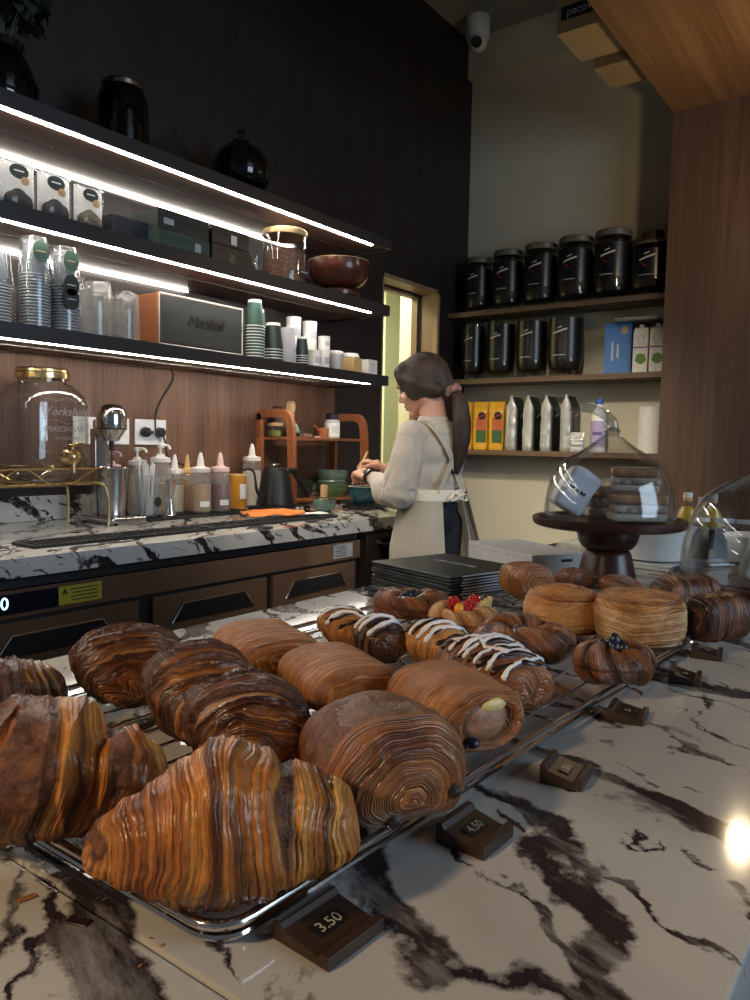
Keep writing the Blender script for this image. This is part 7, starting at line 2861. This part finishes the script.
obj('lips', bm, M_lip, P)

# hair
bm = nb()
ball(bm, (0, 0, 0), 0.103, 1.08, 0.90, 0.99, 28, 18, HM @ Matrix.Translation((-0.014, 0, 0.026)))
ball(bm, (0, 0, 0), 0.062, 0.95, 1.36, 0.80, 22, 14, HM @ Matrix.Translation((0.040, 0, 0.068)))
for s in (-1, 1):
    ball(bm, (0, 0, 0), 0.072, 1.05, 0.44, 0.86, 20, 14, HM @ Matrix.Translation((-0.010, 0.062 * s, -0.002)) @ Matrix.Rotation(radians(38), 4, 'Y'))
    capsule(bm, hp(0.052, 0.064 * s, 0.046), hp(0.010, 0.074 * s, 0.0), 0.022, 0.026, 12)
    capsule(bm, hp(0.010, 0.074 * s, 0.0), hp(-0.062, 0.050 * s, -0.050), 0.026, 0.034, 12)
    capsule(bm, hp(0.070, 0.060 * s, 0.040), hp(0.054, 0.073 * s, -0.004), 0.014, 0.007, 10)
capsule(bm, hp(-0.060, 0, 0.005), hp(-0.108, 0, -0.066), 0.078, 0.026, 18)
tie = hp(-0.112, 0.0, -0.072)
tail = smooth_path([tie, tie + Vector((-0.035, 0.004, -0.035)), tie + Vector((-0.056, 0.010, -0.110)), tie + Vector((-0.060, 0.014, -0.190)), tie + Vector((-0.048, 0.016, -0.270)), tie + Vector((-0.036, 0.016, -0.320))], 5)
nT = len(tail)
for i in range(nT - 1):
    f = i / nT
    ra = 0.019 + 0.018 * sin(pi * min(1, f * 1.15)) if f < 0.85 else 0.024 * (1 - (f - 0.85) / 0.22)
    capsule(bm, tail[i], tail[i + 1], max(0.007, ra), max(0.007, ra), 12)
hm = fused(bm, 0.005, 9, 0.5)
for v in hm.vertices:
    x, y, z = v.co
    if z > 1.33:
        q = HM.inverted() @ v.co
        s = nz3(q.y * 160, 0.4, atan2(q.z, q.x) * 1.2) * 0.0016
        v.co += Vector((q.x, q.y, q.z)).normalized() * s
    else:
        s = nz3(x * 130, y * 130, z * 4) * 0.004
        v.co += Vector((0, 1 if y > 0 else -1, 0)) * s + Vector((nz3(y * 120, x * 60, z * 4 + 5) * 0.004, 0, 0))
mobj('hair', hm, M_hair, P, angle=None)
bm = nb()
for k in range(14):
    a = 2 * pi * k / 14
    ax = Vector((-0.6, 0.05, -0.8)).normalized()
    u = ax.orthogonal().normalized()
    vv = ax.cross(u)
    ball(bm, tie + (u * cos(a) + vv * sin(a)) * 0.026 + ax * 0.004 * sin(k * 2.4), 0.0145, 1, 1, 1.1, 10, 7)
mobj('scrunchie', fused(bm, 0.004, 2), M_scr, P, angle=None)

# blouse
bm = nb()
ball(bm, (0.004, 0, 1.205), 0.142, 0.66, 0.96, 0.84, 24, 16)
ball(bm, (0.034, 0, 1.17), 0.105, 0.80, 1.10, 0.9, 24, 16)
ball(bm, (0.004, 0, 1.10), 0.126, 0.74, 0.96, 0.95, 24, 16)
ball(bm, (0.010, 0, 1.035), 0.122, 0.80, 0.98, 0.70, 24, 16)
lathe(bm, [(0.0, 1.26), (0.085, 1.27), (0.064, 1.315), (0.060, 1.338), (0.050, 1.340), (0.0, 1.30)], 28, (0.002, 0, 0), fx=1.0, fy=1.0)
for s, sh, el, wr, dd in arms:
    sh, el, wr = Vector(sh), Vector(el), Vector(wr)
    capsule(bm, (0, 0.06 * s, 1.260), sh + Vector((0, 0.002 * s, 0)), 0.054, 0.059, 16)
    m1 = sh.lerp(el, 0.45) + Vector((-0.006, 0.014 * s, 0))
    m2 = el + Vector((0.006, 0.004 * s, -0.004))
    m3 = el.lerp(wr, 0.40) + Vector((0, 0.004 * s, -0.022))
    m4 = el.lerp(wr, 0.72)
    capsule(bm, sh, m1, 0.056, 0.063, 18)
    capsule(bm, m1, m2, 0.063, 0.073, 18)
    capsule(bm, m2, m3, 0.073, 0.066, 18)
    capsule(bm, m3, m4, 0.064, 0.037, 18)
    capsule(bm, m4, el.lerp(wr, 0.80), 0.038, 0.034, 16)
bl = fused(bm, 0.006, 6, 0.5)
for v in bl.vertices:
    x, y, z = v.co
    if abs(y) > 0.13 or x > 0.12:
        a = atan2(z - 1.05, x - 0.05)
        s = 0.010 * nz3(y * 26, a * 2.2, 3.0 + (1 if y > 0 else 7)) + 0.005 * nz3(x * 60, y * 60, z * 14)
    else:
        s = 0.006 * nz3(x * 9, y * 22, z * 7) + 0.003 * nz3(x * 30, y * 40, z * 18)
    c = Vector((0.05, (0.21 if y > 0 else -0.21) if abs(y) > 0.13 else 0.0, min(max(z, 1.02), 1.2)))
    dd_ = (v.co - c)
    if dd_.length > 1e-5 and z < 1.31:
        v.co += dd_.normalized() * s
mobj('blouse', bl, M_blouse, P, angle=None)

# apron: skirt, waistband with a knot, bib, crossed straps
vs, fs = [], []
nz_, na = 26, 72
for i in range(nz_ + 1):
    v = i / nz_
    z = 1.035 - 0.50 * v
    for j in range(na + 1):
        a = radians(-152 + 304 * j / na)
        wx, wy = 0.118 + 0.042 * min(1, v * 2.2), 0.132 + 0.038 * min(1, v * 2.2)
        fold = 0.007 * v * sin(a * 9 + 1.5 * v) + 0.010 * v * nz3(a * 2.2, v * 1.2, 4.0)
        vs.append(Vector(((wx + fold) * cos(a), (wy + fold) * sin(a), z)))
for i in range(nz_):
    for j in range(na):
        a = i * (na + 1) + j
        fs.append([a, a + 1, a + na + 2, a + na + 1])
bm = nb()
add_geo(bm, vs, fs)
bmesh.ops.solidify(bm, geom=bm.faces[:], thickness=0.003)
ap = obj('apron_skirt', bm, M_apron, P, angle=60)
bm = nb()
lathe(bm, [(1.0, 1.000), (1.05, 1.004), (1.06, 1.022), (1.04, 1.046), (0.99, 1.048), (0.98, 1.0), (1.0, 1.0)], 60, fx=0.118, fy=0.134)
obj('waistband', bm, M_apron, P)
bm = nb()
ball(bm, (-0.130, 0.0, 1.020), 0.015, 0.8, 1.3, 1)
tube(bm, smooth_path([(-0.132, 0.0, 1.020), (-0.140, 0.035, 1.035), (-0.136, 0.05, 1.010), (-0.132, 0.0, 1.016)], 5), 0.008, 8, flat=0.4)
tube(bm, smooth_path([(-0.132, 0.0, 1.020), (-0.140, -0.04, 1.032), (-0.136, -0.05, 1.005), (-0.132, 0.0, 1.016)], 5), 0.008, 8, flat=0.4)
obj('apron_bow', bm, M_apron, P)
vs, fs = [], []
for i in range(13):
    v = i / 12
    for j in range(13):
        u = -1 + j / 6
        y = u * (0.115 - 0.02 * v)
        z = 1.04 + 0.18 * v
        x = 0.138 * sqrt(max(0.05, 1 - (y / 0.19) ** 2)) + 0.012 * sin(pi * v) - 0.012 * v
        vs.append(Vector((x, y, z)))
for i in range(12):
    for j in range(12):
        a = i * 13 + j
        fs.append([a, a + 1, a + 14, a + 13])
bm = nb()
add_geo(bm, vs, fs)
bmesh.ops.solidify(bm, geom=bm.faces[:], thickness=0.003)
obj('apron_bib', bm, M_apron, P)
for s in (-1, 1):
    bm = nb()
    pts = smooth_path([(0.112, 0.080 * s, 1.21), (0.075, 0.088 * s, 1.285), (0.0, 0.088 * s, 1.320), (-0.064, 0.074 * s, 1.285), (-0.097, 0.036 * s, 1.215), (-0.100, -0.020 * s, 1.135), (-0.100, -0.060 * s, 1.070), (-0.100, -0.076 * s, 1.035)], 6)
    vs, fs = [], []
    for i, p in enumerate(pts):
        dr = (pts[min(len(pts) - 1, i + 1)] - pts[max(0, i - 1)]).normalized()
        out = Vector((p.x, p.y * 0.3, (p.z - 1.16) * 0.9)).normalized()
        sd = dr.cross(out).normalized() * 0.017
        for q in (p + sd, p - sd):
            vs.append(q + out * 0.004)
    for i in range(len(pts) - 1):
        fs.append([2 * i, 2 * i + 1, 2 * i + 3, 2 * i + 2])
    add_geo(bm, vs, fs)
    bmesh.ops.solidify(bm, geom=bm.faces[:], thickness=0.005)
    obj('apron_strap', bm, M_apron, P, angle=30)

# trousers and shoes
bm = nb()
ball(bm, (-0.004, 0, 0.95), 0.122, 0.80, 1.0, 0.95, 24, 16)
for s in (-1, 1):
    capsule(bm, (-0.012, 0.070 * s, 0.90), (0.0, 0.080 * s, 0.49), 0.078, 0.062, 18)
    capsule(bm, (0.0, 0.080 * s, 0.49), (-0.010, 0.088 * s, 0.10), 0.062, 0.054, 18)
mobj('trousers', fused(bm, 0.008, 4), M_trous, P, angle=None)
for s in (-1, 1):
    bm = nb()
    capsule(bm, (-0.035, 0.090 * s, 0.050), (0.16, 0.106 * s, 0.044), 0.043, 0.036, 16)
    ball(bm, (-0.012, 0.09 * s, 0.075), 0.045)
    box(bm, (0.062, 0.098 * s, 0.012), (0.26, 0.085, 0.024), 0.01, 2)
    sm_ = fused(bm, 0.005, 3)
    zm = min(v.co.z for v in sm_.vertices)
    for v in sm_.vertices:
        v.co.z -= zm
    mobj('shoe', sm_, M_shoe, P, angle=None)

# wristwatch on the left arm
el = Vector((0.022, 0.160, 1.045))
ax = (WL - el).normalized()
u = ax.cross(Vector((0, 0, 1))).normalized()
vv = u.cross(ax)
wc = WL - ax * 0.012
bm = nb()
ring = [wc + (u * cos(2 * pi * k / 32) * 0.029 + vv * sin(2 * pi * k / 32) * 0.027) for k in range(32)]
vs, fs = [], []
for p in ring:
    o_ = (p - wc).normalized()
    for q in (-0.010, 0.010):
        vs += [p + ax * q, p + ax * q + o_ * 0.003]
for k in range(32):
    a, b = k * 4, ((k + 1) % 32) * 4
    fs += [[a, b, b + 1, a + 1], [a + 1, b + 1, b + 3, a + 3], [a + 3, b + 3, b + 2, a + 2], [a + 2, b + 2, b, a]]
add_geo(bm, vs, fs)
ws = obj('wristwatch', bm, M_blackp, P, angle=50)
bm = nb()
fo = (vv * 0.80 - u * 0.60).normalized()
rt3 = Matrix((ax, fo.cross(ax), fo)).transposed()
box(bm, wc + fo * 0.0335, (0.030, 0.026, 0.010), 0.004, 2, rot=rt3)
obj('watch_case', bm, M_disp, ws)

# bamboo stick held in the right hand
Mw = Matrix.Translation(P.location) @ Matrix.Rotation(radians(173), 4, 'Z')
pinch = Mw @ ((tr[0] + thr) / 2)
bm = nb()
dirs = Vector((0.10, 0.32, 0.62)).normalized()
tube(bm, [pinch - dirs * 0.075, pinch, pinch + dirs * 0.085], [0.0042, 0.0050, 0.0050], 10)
ball(bm, pinch + dirs * 0.085, 0.0054)
o = obj('bamboo_stick', bm, M_bamboo)
tag(o, 'pale bamboo stick held in the right hand of the person', 'stick')
